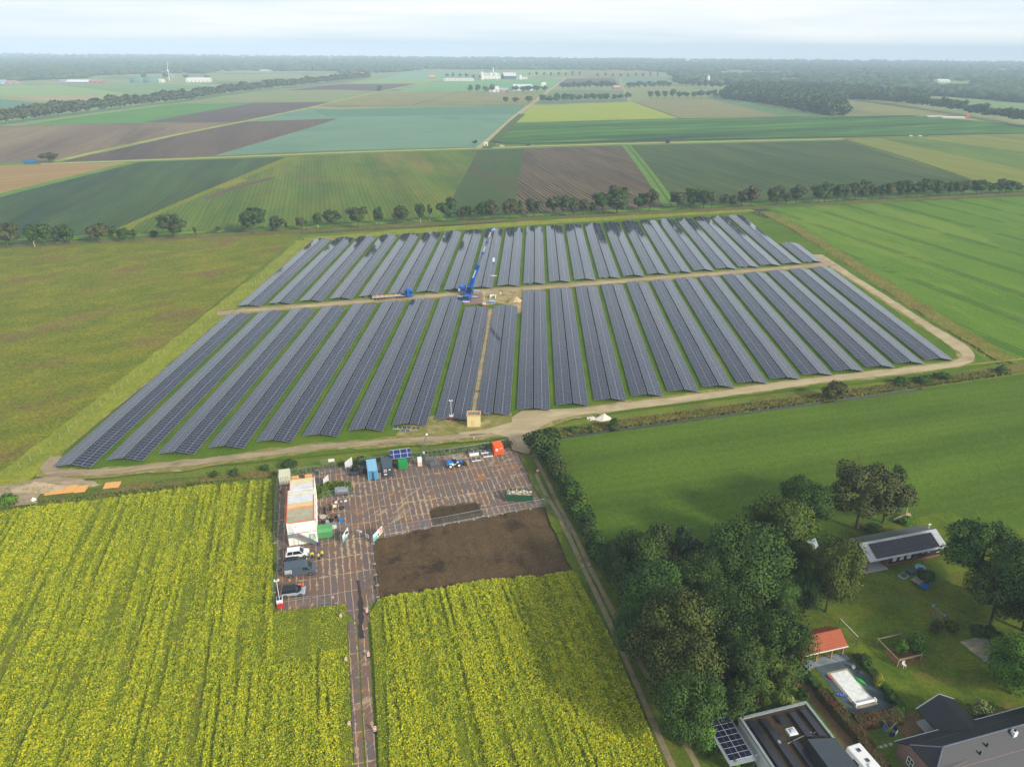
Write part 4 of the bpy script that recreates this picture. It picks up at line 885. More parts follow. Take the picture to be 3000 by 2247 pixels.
mb = MB(); mb.prism([(2.15, .2), (2.2, .8), (2.35, .8), (2.35, .3), (2.95, .18), (2.95, .12), (2.2, .1)], -.8, .8); mb.build('bucket', cm('black steel', (30, 32, 36), rough=.5), t)
# ---- flat stacks of solar modules
def module_pallet(px, h, lab, n=2, rz=AL):
    t = thing('module_pallet', lab, 'pallet', (*G(*px)[:2], .07), rz, 'pallets of solar modules')
    mb = MB(); mb.box(-1.15, 1.15, -.55, .55, 0, .12); mb.build('pallet', woodg, t)
    mb = MB(); mb.box(-1.12, 1.12, -.53, .53, .12, h); mb.build('carton', white, t)
    mb = MB(); mb.box(-1.12, 1.12, -.53, .53, h, h+.04); mb.build('top_module', M['pvy'], t, )
M['pvy'] = pv_mat('loose solar module', 1.12, 1.1, (26, 30, 48), (200, 204, 208), .08, False, .12)
module_pallet((1388, 1334), .95, 'tallest pallet of solar modules, nearest the wheel loader')
module_pallet((1395, 1349), .35, 'low pallet of solar modules in front of the tallest one')
module_pallet((1422, 1327), .45, 'pallet of solar modules against the back fence beside the orange container')
module_pallet((1429, 1337), .40, 'front pallet of solar modules beside the orange container')
for k, p in enumerate(((1165, 1257), (1192, 1257), (1219, 1258), (1188, 1266))):
    module_pallet(p, .30, ['left', 'middle', 'right', 'front'][k]+' pallet of solar modules lying in front of the eighth near table', rz=rad(6))

# ---- two-storey site office
OL, OW, OH = 15.9, 5.4, 5.3
ob = G(848, 1600); ang_o = AL-rad(.3)
t = thing('site_office', 'white two storey office of stacked cabins with orange trim and a rusty roof', 'site office', (ob[0], ob[1], .07), ang_o)
wallm = cm('white cabin wall', (244, 240, 228), rough=.45, var=.02)
mb = MB(); mb.box(0, OW, 0, 11.6, 0, OH/2-.03); mb.box(0, OW, 0, 11.6, OH/2+.03, OH-.1); mb.box(.35, OW, 11.6, OL, 0, OH-.25)
for k in range(1, 7): mb.box(OW, OW+.05, k*2.35-.06, k*2.35+.06, 0, OH-.15)
mb.build('wall', wallm, t)
roofc = [((172, 164, 134), (150, 146, 116)), ((178, 170, 140), (160, 152, 122)), ((224, 190, 140), (176, 108, 48)), ((214, 216, 214), (190, 196, 202)), ((222, 216, 198), (196, 176, 148)), ((214, 214, 220), (204, 176, 186)), ((224, 212, 172), (206, 186, 140))]
for k in range(7):
    y0 = k*OL/7; y1 = (k+1)*OL/7; a, b = roofc[k]; x0 = .12 if k < 5 else .45
    rm = pmat('cabin roof', a, rough=.6, dirt=b, scale=.9 if k != 2 else .5)
    mb = MB(); mb.box(x0, OW-.12, y0+.04, y1-.04, OH-.16 if k < 5 else OH-.3, OH-.06 if k < 5 else OH-.2); mb.box(x0+.1, OW-.2, (y0+y1)/2-.03, (y0+y1)/2+.03, OH-.06 if k < 5 else OH-.2, OH-.03 if k < 5 else OH-.17); mb.build('roof', rm, t)
mb = MB()
mb.box(.5, OW, -.06, .06, OH-.14, OH+.02); mb.box(-.04, .10, .0, 11.6, OH-.14, OH+.02); mb.box(OW-.3, OW-.14, .1, 9.0, OH-.06, OH+.02); mb.box(OW-.24, OW-.14, 9.0, OL, OH-.2, OH-.08); mb.box(.12, OW-.2, 4.56, 4.66, OH-.05, OH+.01)
mb.box(2.0, 4.3, -.07, -.01, OH/2+.0, OH/2+.12); mb.box(4.7, OW, -.07, -.01, OH/2+.05, OH/2+.17); mb.box(.36, .46, 11.65, OL, OH-.3, OH-.1)
mb.build('trim', orange, t)
mb = MB(); mb.box(.25, 1.2, -.05, 0, OH/2+.1, OH/2+2.1); o = mb.build('door', cm('light grey door', (214, 216, 214)), t); mb = MB(); mb.box(1.02, 1.12, -.12, -.05, OH/2+1.0, OH/2+1.05); mb.build('handle', black, o)
for (x0, x1, z0, z1) in ((4.1, 4.9, 1.0, 1.9),):
    mb = MB(); mb.box(x0, x1, -.03, 0, z0, z1); mb.build('window', cm('pale blue window', (170, 184, 204), rough=.2), t)
for k in range(5): mb = MB(); mb.box(OW+.0, OW+.03, .8+k*2.3, 1.9+k*2.3, 3.7, 4.6); mb.build('window', glass, t)
mb = MB(); mb.box(1.5, 1.62, -.1, 0, OH-1.2, OH-.95); mb.build('lamp', dgrey, t)
st = MB(); st.box(0, 1.9, -1.2, -.06, OH/2-.02, OH/2+.05); st.bar((1.9, -1.15, OH/2), (OW-.2, -1.15, .1), .06, .22); st.bar((1.9, -.2, OH/2), (OW-.2, -.2, .1), .06, .22)
for k in range(14):
    f_ = (k+.5)/14; x_ = 1.9+(OW-2.1)*f_; z_ = OH/2-(OH/2-.1)*f_; st.box(x_-.13, x_+.13, -1.15, -.2, z_, z_+.03)
for x_ in (.08, 1.85): st.bar((x_, -1.15, 0), (x_, -1.15, OH/2+1.1), .07)
so = st.build('stair', galv, t)
rl = MB()
for z_ in (.55, 1.1): rl.tube((0.05, -1.18, OH/2+z_), (1.9, -1.18, OH/2+z_), .025, n=5); rl.tube((1.9, -1.18, OH/2+z_), (OW-.2, -1.18, .1+z_), .025, n=5); rl.tube((0.05, -1.18, OH/2+z_), (0.05, -.1, OH/2+z_), .025, n=5)
for k in range(9):
    f_ = k/8; x_ = 1.9+(OW-2.1)*f_; z_ = OH/2-(OH/2-.1)*f_; rl.tube((x_, -1.18, z_), (x_, -1.18, z_+1.1), .02, n=5)
rl.build('railing', galv, so)
pt = MB(); pt.box(4.0, 5.1, -.2, -.16, .8, 2.2); pt.cur = 1; pt.box(4.2, 4.55, -.22, -.201, 1.0, 2.0); pt.box(4.45, 4.9, -.22, -.201, .9, 1.3)
o = pt.build('poster', [cm('poster blue', (150, 176, 220)), cm('hi-vis yellow', (208, 232, 60))], None, (ob[0], ob[1], .07), ang_o); tag(o, 'blue and yellow safety poster at the foot of the office stairs', 'poster')
def lp(a, b): return lx(ob, a, b, .07, ang_o)
V, Fc, N, _, _ = crown_arrays(5, 8, 260, .07, rx=.5, z0=0)
p_ = lp(OW+.1, -1.0); o = np_mesh('waste_bag', V*np.array([1.0, .9, .8]), Fc, cm('blue bag', (20, 104, 170)), normals=N, smooth=True, loc=p_); tag(o, 'blue bag lying at the bottom of the office stairs', 'bag')
# green closed skip beside the office
def skip(name, lab, base, rz, L, W, Hh, mat, load=None, closed=False):
    t = thing(name, lab, 'skip', (base[0], base[1], .07), rz)
    mb = MB()
    if closed: mb.prism([(0, .15), (0, Hh*.8), (W*.25, Hh), (W, Hh), (W, .15)], -L/2, L/2, axis='x'); o = mb.build('body', mat, t)
    else:
        th = .08
        mb.box(-L/2, L/2, 0, th, .2, Hh); mb.box(-L/2, L/2, W-th, W, .2, Hh); mb.box(-L/2, -L/2+th, th, W-th, .2, Hh); mb.box(L/2-th, L/2, th, W-th, .2, Hh); mb.box(-L/2+th, L/2-th, th, W-th, .2, .3)
        mb.build('body', mat, t)
    rb = MB()
    for k in range(11): x_ = -L/2+.02+k*(L-.14)/10; rb.box(x_, x_+.1, -.07, 0, .25, Hh*.8 if closed else Hh-.05)
    rb.box(-L/2-.04, L/2+.04, -.09, -.0, (Hh*.8 if closed else Hh)-.04, (Hh*.8 if closed else Hh)+.06)
    rb.build('rib', mat, t)
    ft = MB()
    for x_ in (-L/2+.3, L/2-.6): ft.box(x_, x_+.3, .1, W-.1, 0, .2)
    ft.build('foot', black, t)
    if load:
        r = np.random.default_rng(8); d = MB()
        for k in range(150):
            x_, y_ = r.uniform(-L/2+.25, L/2-.25), r.uniform(.25, W-.25); a = r.uniform(0, 3.1); l_ = r.uniform(.15, .9); z_ = Hh-.35+r.uniform(0, .35)
            d.cur = int(r.integers(0, 3)); d.bar((x_, y_, z_), (x_+cos(a)*l_*.5, y_+sin(a)*l_*.5, z_+r.uniform(-.1, .15)), r.uniform(.06, .4), .05)
        d.cur = 0; d.box(-L/2+.1, L/2-.1, .1, W-.1, .3, Hh-.4)
        d.build('debris', load, t)
    return t
a_s = dirang((1483, 1470), (1561, 1473))
skip('open_skip', 'long dark green open skip full of pale debris', G(1522, 1471.5), a_s, 5.8, 2.4, 1.75, cm('dark green skip', (28, 92, 66), rough=.55, dirt=(58, 76, 50)), [cm('cardboard scrap', (206, 180, 146)), white, cm('brown scrap', (150, 116, 84))])
skip('closed_skip', 'pale green closed skip beside the white office', G(954, 1578), AL-rad(2), 2.8, 2.2, 1.9, cm('pale green skip', (92, 160, 98), rough=.5), closed=True)

# ---- vehicles
def car(name, lab, base, rz, L, W, Hh, body, roof=None, van=False, cat='car', hood_open=False):
    t = thing(name, lab, cat, (base[0], base[1], .07), rz); w = W/2; r = .33 if not van else .35
    gh = Hh*.52
    if False: pass
    if van: prof = [(-L/2, .35), (-L/2, Hh*.97), (-L/2+.15, Hh), (L*.16, Hh), (L*.24, Hh*.93), (L*.37, gh*1.08), (L*.48, gh*.88), (L/2, .7), (L/2, .35)]
    else: prof = [(-L/2, .3), (-L/2, gh*.95), (-L/2+.15, gh*1.08), (L*.24, gh*1.1), (L*.42, gh*.95), (L/2-.03, gh*.7), (L/2, .3)]
    mb = MB(); mb.prism(prof, -w, w); o = mb.build('body', body, t, bevel=.07)
    if van:
        g = MB(); g.prism([(L*.235, Hh*.90), (L*.36, gh*1.12), (L*.372, gh*1.12), (L*.25, Hh*.92)], -w+.12, w-.12); g.build('windscreen', glass, t)
        for s_ in (-1, 1):
            g = MB(); y0, y1 = sorted((s_*(w+.005), s_*(w-.03))); g.prism([(L*.08, gh*1.15), (L*.08, Hh*.85), (L*.21, Hh*.85), (L*.31, gh*1.15)], y0, y1); g.build('side_window', glass, t)
    else:
        cb = MB(); x0, x1 = -L/2+.12, L*.29
        P = [(x0, -w+.06, gh), (x1, -w+.06, gh), (x1, w-.06, gh), (x0, w-.06, gh), (x0+.35, -w+.22, Hh-.04), (x1-.85, -w+.2, Hh-.04), (x1-.85, w-.2, Hh-.04), (x0+.35, w-.22, Hh-.04)]
        cb.hexa(P); cb.build('cabin_glass', glass, t)
        rf = MB(); rf.box(x0+.3, x1-.7, -w+.2, w-.2, Hh-.045, Hh); rf.build('roof', roof or body, t, bevel=.04)
        pl = MB()
        for s_ in (-1, 1):
            y_ = s_*(w-.14); pl.bar((x0+.08, s_*(w-.05), gh), (x0+.36, s_*(w-.21), Hh-.04), .14); pl.bar((x1-.03, s_*(w-.06), gh), (x1-.74, s_*(w-.21), Hh-.04), .06); pl.bar((x0+1.3, s_*(w-.05), gh), (x0+1.35, s_*(w-.2), Hh-.04), .08)
        pl.build('pillar', roof or body, t)
    for x_ in (-L*.31, L*.31):
        for y_ in (-w+.08, w-.08): wheel('w', t, x_, y_, r, r, .24)
    for s_ in (-1, 1):
        h_ = MB(); h_.box(L/2-.12, L/2+.01, *sorted((s_*(w-.12), s_*(w-.45))), .62, .78); h_.build('headlight', cm('lamp glass', (220, 224, 226), rough=.2), t)
        h_ = MB(); h_.box(-L/2-.015, -L/2+.05, *sorted((s_*(w-.05), s_*(w-.2))), .7, 1.1); h_.build('tail_light', red, t)
        h_ = MB(); h_.box(L*.2, L*.2+.14, *sorted((s_*(w+.02), s_*(w+.2))), gh, gh+.16); h_.build('mirror', body, t)
    if hood_open:
        h_ = MB(); h_.prism([(L*.2, gh*1.08), (L*.36, gh*1.75), (L*.37, gh*1.7), (L*.22, gh*1.05)], -w+.1, w-.1); h_.build('bonnet', dgrey, t)
    return t
ac = AL-rad(2)
car('parked_car', 'white estate car parked in front of the office', G(872, 1628), ac, 4.35, 1.85, 1.6, cm('white car paint', (236, 236, 234), rough=.25, var=.01))
car('parked_car', 'black car half hidden behind the grey van', G(866, 1656), ac, 4.3, 1.8, 1.5, cm('black car paint', (28, 36, 46), rough=.2, var=.02))
vn = car('parked_van', 'dark grey delivery van with a white panel on its side', G(882.5, 1680), ac, 5.6, 2.0, 2.35, cm('grey van paint', (76, 88, 98), rough=.3, var=.02), van=True, cat='van')
mb = MB(); mb.box(-2.7, -1.45, -1.03, -1.005, .95, 1.85); mb.build('side_panel', cm('light grey decal', (178, 180, 176)), vn)
mb = MB()
for k in range(5): mb.box(-2.55+k*.2, -2.43+k*.2, -1.05, -1.032, 1.05, 1.2)
mb.build('lettering', black, vn)
car('parked_car', 'silver grey car with a black roof and open bonnet', G(860, 1740), AL-rad(4), 4.2, 1.78, 1.5, cm('silver car paint', (158, 166, 176), rough=.25, var=.02), roof=cm('black car roof', (34, 40, 48), rough=.2), hood_open=True)

# ---- people
def person(lab, base, rz, top, trousers, helmet, pose='stand', vest=None):
    root = thing('person', lab, 'person', (base[0], base[1], .07), rz)
    sh = 1.42; hp = .92
    if pose == 'stand': J = {'pelvis': (0, 0, hp), 'chest': (0, 0, 1.25), 'neck': (0, 0, 1.5), 'head': (0, .02, 1.62), 'crown': (0, .01, 1.76)}
    else: J = {'pelvis': (0, 0, hp), 'chest': (.28, 0, 1.15), 'neck': (.5, 0, 1.3), 'head': (.6, 0, 1.34), 'crown': (.7, 0, 1.4)}
    V = []; E = []; Rr = []
    def add(p, r, par=None):
        V.append(p); Rr.append(r)
        if par is not None: E.append((par, len(V)-1))
        return len(V)-1
    pe = add(J['pelvis'], .15); ch = add(J['chest'], .17, pe); nk = add(J['neck'], .06, ch); hd = add(J['head'], .095, nk); add(J['crown'], .07, hd)
    fwd = (0, 1) if pose == 'stand' else (1, 0)
    for s_ in (-1, 1):
        sx_ = (s_, 0) if pose == 'stand' else (0, s_)
        cx_, cy_, cz_ = J['chest']; 
        sh_ = add((cx_+sx_[0]*.2, cy_+sx_[1]*.2, cz_+.15), .065, ch); el = add((cx_+sx_[0]*.27+fwd[0]*.1, cy_+sx_[1]*.27+fwd[1]*.02, cz_-.12), .048, sh_)
        wr = add((cx_+sx_[0]*.25+fwd[0]*.3, cy_+sx_[1]*.25+fwd[1]*.15, cz_-.33), .033, el); pm = add((cx_+sx_[0]*.25+fwd[0]*.36, cy_+sx_[1]*.25+fwd[1]*.2, cz_-.41), .032, wr)
        px_, py_, pz_ = V[pm]
        for q, ln in enumerate((.07, .085, .08, .065)):
            k1 = add((px_+fwd[1]*(q-1.5)*.02, py_+fwd[0]*(q-1.5)*.02+.01, pz_-.04), .009, pm); add((px_+fwd[1]*(q-1.5)*.024, py_+fwd[0]*(q-1.5)*.024+.02, pz_-.04-ln), .007, k1)
        k1 = add((px_-sx_[0]*.045, py_-sx_[1]*.045, pz_+.0), .01, pm); add((px_-sx_[0]*.06, py_-sx_[1]*.06, pz_-.04), .008, k1)
        h_ = add((sx_[0]*.1, sx_[1]*.1, hp-.08), .1, pe); k_ = add((sx_[0]*.11+fwd[0]*.03*s_, sx_[1]*.11+fwd[1]*.06*s_, .5), .065, h_); an = add((sx_[0]*.11, sx_[1]*.11-.02+fwd[1]*.08*s_, .08), .045, k_); add((sx_[0]*.11+fwd[0]*.15, sx_[1]*.11+fwd[1]*(.15+.08*s_), .04), .038, an)
    me = bpy.data.meshes.new('body'); me.from_pydata(V, E, []); o = bpy.data.objects.new('body', me); COL.objects.link(o); o.parent = root
    o.modifiers.new('skin', 'SKIN'); sv = me.skin_vertices[0].data
    for i, r in enumerate(Rr): sv[i].radius = (r, r)
    sv[0].use_root = True
    sb = o.modifiers.new('sub', 'SUBSURF'); sb.levels = 1; sb.render_levels = 1
    me.materials.append(cm('skin', (196, 150, 124), rough=.6))
    px_, py_, pz_ = J['pelvis']; cx_, cy_, cz_ = J['chest']
    mb = MB(); mb.tube((px_, py_, pz_-.02), (cx_, cy_, cz_), .19, .22, 12); mb.tube((cx_, cy_, cz_), (J['neck'][0], J['neck'][1], J['neck'][2]-.06), .22, .12, 12)
    for s_ in (-1, 1):
        sx_ = (s_, 0) if pose == 'stand' else (0, s_)
        mb.tube((cx_+sx_[0]*.17, cy_+sx_[1]*.17, cz_+.15), (cx_+sx_[0]*.28+fwd[0]*.1, cy_+sx_[1]*.28+fwd[1]*.02, cz_-.12), .085, .07, 9); mb.tube((cx_+sx_[0]*.28+fwd[0]*.1, cy_+sx_[1]*.28+fwd[1]*.02, cz_-.12), (cx_+sx_[0]*.25+fwd[0]*.29, cy_+sx_[1]*.25+fwd[1]*.14, cz_-.31), .07, .05, 9)
    mb.build('jacket', top, root, smooth=True)
    mb = MB()
    for s_ in (-1, 1):
        sx_ = (s_, 0) if pose == 'stand' else (0, s_)
        mb.tube((sx_[0]*.1, sx_[1]*.1, hp), (sx_[0]*.11+fwd[0]*.03*s_, sx_[1]*.11+fwd[1]*.06*s_, .5), .13, .09, 10); mb.tube((sx_[0]*.11+fwd[0]*.03*s_, sx_[1]*.11+fwd[1]*.06*s_, .5), (sx_[0]*.11, sx_[1]*.11-.02+fwd[1]*.08*s_, .1), .09, .07, 10)
    mb.build('trousers', trousers, root, smooth=True)
    hx, hy, hz = J['crown']
    mb = MB(); mb.tube((hx, hy, hz-.10), (hx, hy, hz-.01), .125, .11, 12); mb.tube((hx, hy, hz-.01), (hx, hy, hz+.05), .11, .04, 12); mb.tube((hx, hy, hz-.1), (hx, hy, hz-.085), .15, .15, 12); mb.build('helmet', helmet, root, smooth=True)
    if vest: mb = MB(); mb.tube((px_, py_, pz_+.02), (cx_, cy_, cz_-.02), .205, .23, 12, False); mb.build('vest_band', vest, root)
hv = cm('hi-vis yellow', (208, 232, 60)); navy = cm('navy cloth', (34, 38, 70)); hb = cm('blue helmet', (52, 84, 140)); ho_ = cm('hi-vis orange', (240, 84, 30))
person('worker in a yellow and orange vest standing left of the other two', G(916, 1637), rad(200), hv, navy, hb, vest=ho_)
person('worker in a pale vest and black trousers standing between the other two', G(934.5, 1641), rad(120), cm('pale hi-vis', (206, 220, 120)), cm('black cloth', (26, 26, 30)), hb)
person('worker in a broad bright yellow jacket standing right of the other two', G(945, 1633), rad(160), hv, navy, hb)
person('worker in orange leaning over the open bonnet of the silver car', G(888, 1727), rad(200), ho_, cm('dark trousers', (40, 38, 40)), ho_, pose='bend')

# ---- mobile camera masts
def camera_mast(px, lab, rz=AL):
    t = thing('camera_mast', lab, 'camera mast', (*G(*px)[:2], .07), rz)
    mb = MB(); mb.box(-.5, .5, 0, 1.0, 0, 1.0); mb.build('lower_box', red, t)
    mb = MB(); mb.box(-.5, .5, 0, 1.0, 1.0, 1.7); mb.build('upper_box', white, t)
    mb = MB(); mb.box(-.42, .42, .08, .92, 1.7, 1.74); mb.build('top_panel', M['pvy'], t)
    mb = MB()
    for k, (z_, w_) in enumerate(((1.12, .34), (.55, .2))): mb.box(-w_, w_, -.02, -.001, z_, z_+.1)
    mb.build('lettering', [cm('dark print', (60, 50, 50))], t)
    mb = MB(); mb.tube((0, .5, 1.7), (0, .5, 5.6), .05, n=8); o = mb.build('mast', white, t)
    mb = MB(); mb.tube((-.35, .5, 5.5), (.35, .5, 5.5), .06); mb.box(-.42, -.2, .35, .65, 5.5, 5.8); mb.box(.2, .42, .35, .65, 5.5, 5.8); mb.build('camera', white, o)
camera_mast((822, 1782), 'red and white camera mast at the corner of the car park')
camera_mast((1322, 1234), 'red and white camera mast beside the cream timber shed', 0)
camera_mast((1418.6, 901), 'red and white camera mast beside the crane', 0)
# ---- cream shed at the end of the sand path
t = thing('timber_shed', 'tall cream timber box with an open grey top beside the site junction', 'shed', (*G(1388, 1254)[:2], 0), rad(2))
sh_m = cm('cream plywood', (222, 204, 150), rough=.7, var=.04)
mb = MB(); mb.box(-1.65, 1.65, 0, 2.4, 0, 3.4); mb.build('wall', sh_m, t)
mb = MB(); mb.box(-1.75, 1.75, -.1, .12, 3.4, 3.65); mb.box(-1.75, 1.75, 2.3, 2.5, 3.4, 3.65); mb.box(-1.75, -1.5, .12, 2.3, 3.4, 3.65); mb.box(1.5, 1.75, .12, 2.3, 3.4, 3.65); mb.build('roof_rim', cm('timber rim', (226, 176, 112), rough=.8), t)
mb = MB(); mb.box(-1.5, 1.5, .12, 2.3, 3.4, 3.44); mb.build('roof', cm('grey roof felt', (130, 126, 112), rough=.9), t)
mb = MB(); mb.box(-.6, .35, -.05, 0, 0, 2.2); o = mb.build('door', cm('cream door', (216, 196, 140), rough=.7), t); mb = MB(); mb.box(-.5, -.44, -.09, -.05, 1.0, 1.15); mb.build('handle', black, o)
# ---- crane
cg = G(1372, 872); rzc = rad(-2)
t = thing('mobile_crane', 'blue mobile crane with a long raised telescopic boom in the middle of the park', 'crane', (cg[0], cg[1], 0), rzc)
mb = MB(); mb.box(-1.3, 1.3, -5.2, 6.5, .7, 1.5); mb.box(-1.2, 1.2, -5.4, 6.6, 1.5, 1.65); mb.build('chassis', blue, t, bevel=.05)
mb = MB(); mb.taper(-1.3, 1.3, -6.8, -4.9, .6, 2.7, .1, .2); o = mb.build('driver_cab', blue, t, bevel=.06)
mb = MB(); mb.hexa([(-1.2, -6.85, 1.5), (1.2, -6.85, 1.5), (1.2, -6.70, 1.5), (-1.2, -6.70, 1.5), (-1.1, -6.68, 2.55), (1.1, -6.68, 2.55), (1.1, -6.55, 2.55), (-1.1, -6.55, 2.55)]); mb.build('windscreen', glass, o)
mb = MB(); mb.box(-1.32, 1.32, -6.95, -6.78, .5, .8); mb.build('bumper', white, o)
for k, y_ in enumerate((-4.6, -3.0, 2.2, 3.8, 5.4)):
    for x_ in (-1.15, 1.15): wheel('w', t, x_, y_, .65, .65, .5, axis='x')
for y_ in (-2.0, 5.9):
    for s_ in (-1, 1):
        mb = MB(); mb.box(*sorted((s_*1.2, s_*4.0)), y_-.2, y_+.2, .9, 1.25); mb.cur = 1
        for k in range(5): mb.box(*sorted((s_*(1.6+k*.5), s_*(1.85+k*.5))), y_-.21, y_+.21, .89, 1.26)
        mb.cur = 0; mb.tube((s_*3.9, y_, .2), (s_*3.9, y_, 1.3), .12); o = mb.build('outrigger', [blue, white], t)
        mb = MB(); mb.box(*sorted((s_*3.1, s_*4.7)), y_-.8, y_+.8, .08, .2); mb.build('pad', cm('pale mat', (206, 192, 160)), o)
piv = Vector((0, 2.6, 2.6))
hook_g = G(1443, 876); tip_h = height_for(hook_g, 672)
ca, sa = cos(-rzc), sin(-rzc)
dx, dy = hook_g[0]-cg[0], hook_g[1]-cg[1]; tip = Vector((dx*ca-dy*sa, dx*sa+dy*ca, tip_h))
bd = (tip-piv).normalized(); az = math.atan2(bd.y, bd.x)
mb = MB(); mb.tube((0, 2.2, 1.6), (0, 2.2, 2.0), 1.3, n=20); mb.build('slewing_ring', dgrey, t)
hx_ = Vector((cos(az), sin(az), 0)); hy_ = Vector((-sin(az), cos(az), 0)); c0 = Vector((0, 2.2, 0))
def obox(mb, a0, a1, b0, b1, z0, z1):
    P = [c0+hx_*a+hy_*b+Vector((0, 0, z)) for z in (z0, z1) for a, b in ((a0, b0), (a1, b0), (a1, b1), (a0, b1))]; mb.hexa(P)
mb = MB(); obox(mb, -3.2, 1.6, -1.3, 1.3, 2.0, 2.5); obox(mb, -3.8, -2.0, -1.4, 1.4, 2.5, 3.7); mb.build('superstructure', blue, t, bevel=.05)
mb = MB(); obox(mb, -3.9, -3.2, -1.5, 1.5, 1.9, 2.9); mb.build('counterweight', cm('white counterweight', (214, 220, 226)), t)
mb = MB(); obox(mb, .2, 2.0, -2.0, -1.0, 2.2, 4.1); mb.build('operator_cab', glass, t); mb = MB(); obox(mb, .2, 2.0, -2.02, -.98, 4.1, 4.25); mb.build('cab_roof', blue, t)
Lb = (tip-piv).length
def bpt(f_): return piv+bd*Lb*f_
mb = MB(); mb.bar(bpt(-.06), bpt(.42), 1.05, 1.3); o = mb.build('boom_base', blue, t)
nv = bd.cross(Vector((0, 0, 1))).normalized(); side = nv*.5
mb = MB(); mb.bar(bpt(.20)-nv*.54, bpt(.33)-nv*.55, .06, .55); mb.build('boom_lettering', white, o); mb = MB(); mb.bar(bpt(.20)+nv*.54, bpt(.33)+nv*.55, .06, .55); mb.build('boom_lettering', white, o)
up_ = nv.cross(bd).normalized()
bm_g = cm('boom grey', (128, 140, 154), rough=.4)
for (f0, f1, wd) in ((.42, .62, .78), (.62, .80, .64), (.80, .985, .5)):
    mb = MB(); mb.bar(bpt(f0), bpt(f1), wd, wd*1.15); s_o = mb.build('boom_section', bm_g, t)
    mb = MB(); mb.bar(bpt(f1-.014), bpt(f1+.004), wd+.16, wd*1.15+.16); mb.build('boom_collar', blue, s_o)
for (f0, f1) in ((.64, .73), (.87, .95)):
    mb = MB(); mb.bar(bpt(f0), bpt(f1), .72 if f0 < .7 else .58, .5); mb.build('boom_lettering', white, t)
mb = MB(); q = bpt(1.0); mb.bar(q-bd*.6, q+Vector((.9, 0, .15)), .7, .8); mb.tube(q+Vector((.6, -.3, 0)), q+Vector((.6, .3, 0)), .45, n=12); mb.build('boom_head', cm('pale blue steel', (150, 190, 226)), t)
mb = MB(); mb.tube(Vector((0, 2.2, 2.4))+hx_*1.4, bpt(.27)-up_*.3, .22, n=10); mb.build('lift_cylinder', cm('blue cylinder', (20, 110, 196), rough=.3), t)
hk_z = height_for(hook_g, 759); hx2 = Vector((tip.x+.5, tip.y, 0))
mb = MB(); mb.tube(Vector((hx2.x-.15, hx2.y, tip.z)), Vector((hx2.x-.15, hx2.y, hk_z)), .03, n=4); mb.tube(Vector((hx2.x+.15, hx2.y, tip.z)), Vector((hx2.x+.15, hx2.y, hk_z)), .03, n=4); mb.build('hoist_rope', dgrey, t)
mb = MB(); mb.box(hx2.x-.4, hx2.x+.4, hx2.y-.35, hx2.y+.35, hk_z-1.0, hk_z+.4); mb.cur = 1; mb.box(hx2.x-.3, hx2.x+.3, hx2.y-.3, hx2.y+.3, hk_z-1.7, hk_z-1.0); mb.build('hook_block', [white, blue], t)
sp_z = height_for(hook_g, 808); W0 = Vector((hook_g[0]+.5, hook_g[1], 0))
t2 = thing('spreader_beam', 'white spreader beam hanging on slings below the crane hook', 'lifting beam', (W0.x, W0.y, sp_z), 0)
mb = MB(); mb.bar((-1.1, 0, 0), (1.1, 0, 0), .22); mb.build('beam', white, t2)
mb = MB(); mb.tube((-1.0, 0, .1), (0, 0, hk_z-1.7-sp_z), .025, n=4); mb.tube((1.0, 0, .1), (0, 0, hk_z-1.7-sp_z), .025, n=4)
for s_ in (-.9, .9): mb.tube((s_, 0, 0), (s_*.9, 0, -5), .02, n=4)
mb.build('sling', dgrey, t2)
poly_sheet('steel_plate_pad', [(1352, 884), (1356, 866), (1412, 862), (1412, 893), (1362, 897)], pmat('rusty ground plates', (140, 112, 96), .8), z=.45)
# ---- blue tractor unit with flatbed trailer
a1, b1 = G(1101, 882), G(1203, 874); az_t = math.atan2(b1[1]-a1[1], b1[0]-a1[0]); Lt = math.hypot(b1[0]-a1[0], b1[1]-a1[1])+1.6
t = thing('flatbed_truck', 'blue lorry with a long empty flatbed trailer on the middle track', 'lorry', (a1[0], a1[1], 0), az_t)
mb = MB(); mb.box(-1.2, Lt-4.6, -.2, 2.3, 1.15, 1.35); mb.box(-1.2, Lt-3.2, .4, 1.6, .85, 1.15); mb.build('trailer_bed', cm('trailer grey', (160, 158, 150), rough=.6), t)
mb = MB()
for k in range(5): mb.box(.2+k*1.7, 1.5+k*1.7, .2, 1.9, 1.35, 1.5)
mb.build('timber', wood, t)
for x_ in (.4, 1.7, 3.0, Lt-6.3, Lt-5.2, Lt-4.1, Lt-2.0):
    for y_ in (-.05, 2.1): wheel('w', t, x_, y_, .5, .5, .35)
mb = MB(); mb.box(Lt-2.9, Lt-.7, -.2, 2.3, .6, 3.1); mb.prism([(Lt-2.9, 3.1), (Lt-2.7, 3.85), (Lt-1.6, 3.7), (Lt-.9, 3.1)], .0, 2.1); o = mb.build('cab', blue, t, bevel=.08)
mb = MB(); mb.box(Lt-.71, Lt-.68, 0, 2.1, 1.9, 2.9); mb.build('windscreen', glass, o)
mb = MB(); mb.box(Lt-2.0, Lt-1.0, -.22, -.19, 1.9, 2.7); mb.build('side_window', glass, o)
mb = MB(); mb.box(Lt-5.0, Lt-2.9, .5, 1.7, .7, 1.5); mb.box(Lt-3.6, Lt-3.1, .0, 2.1, 1.2, 2.8); mb.build('rear_frame', cm('dark blue steel', (14, 50, 110)), t)
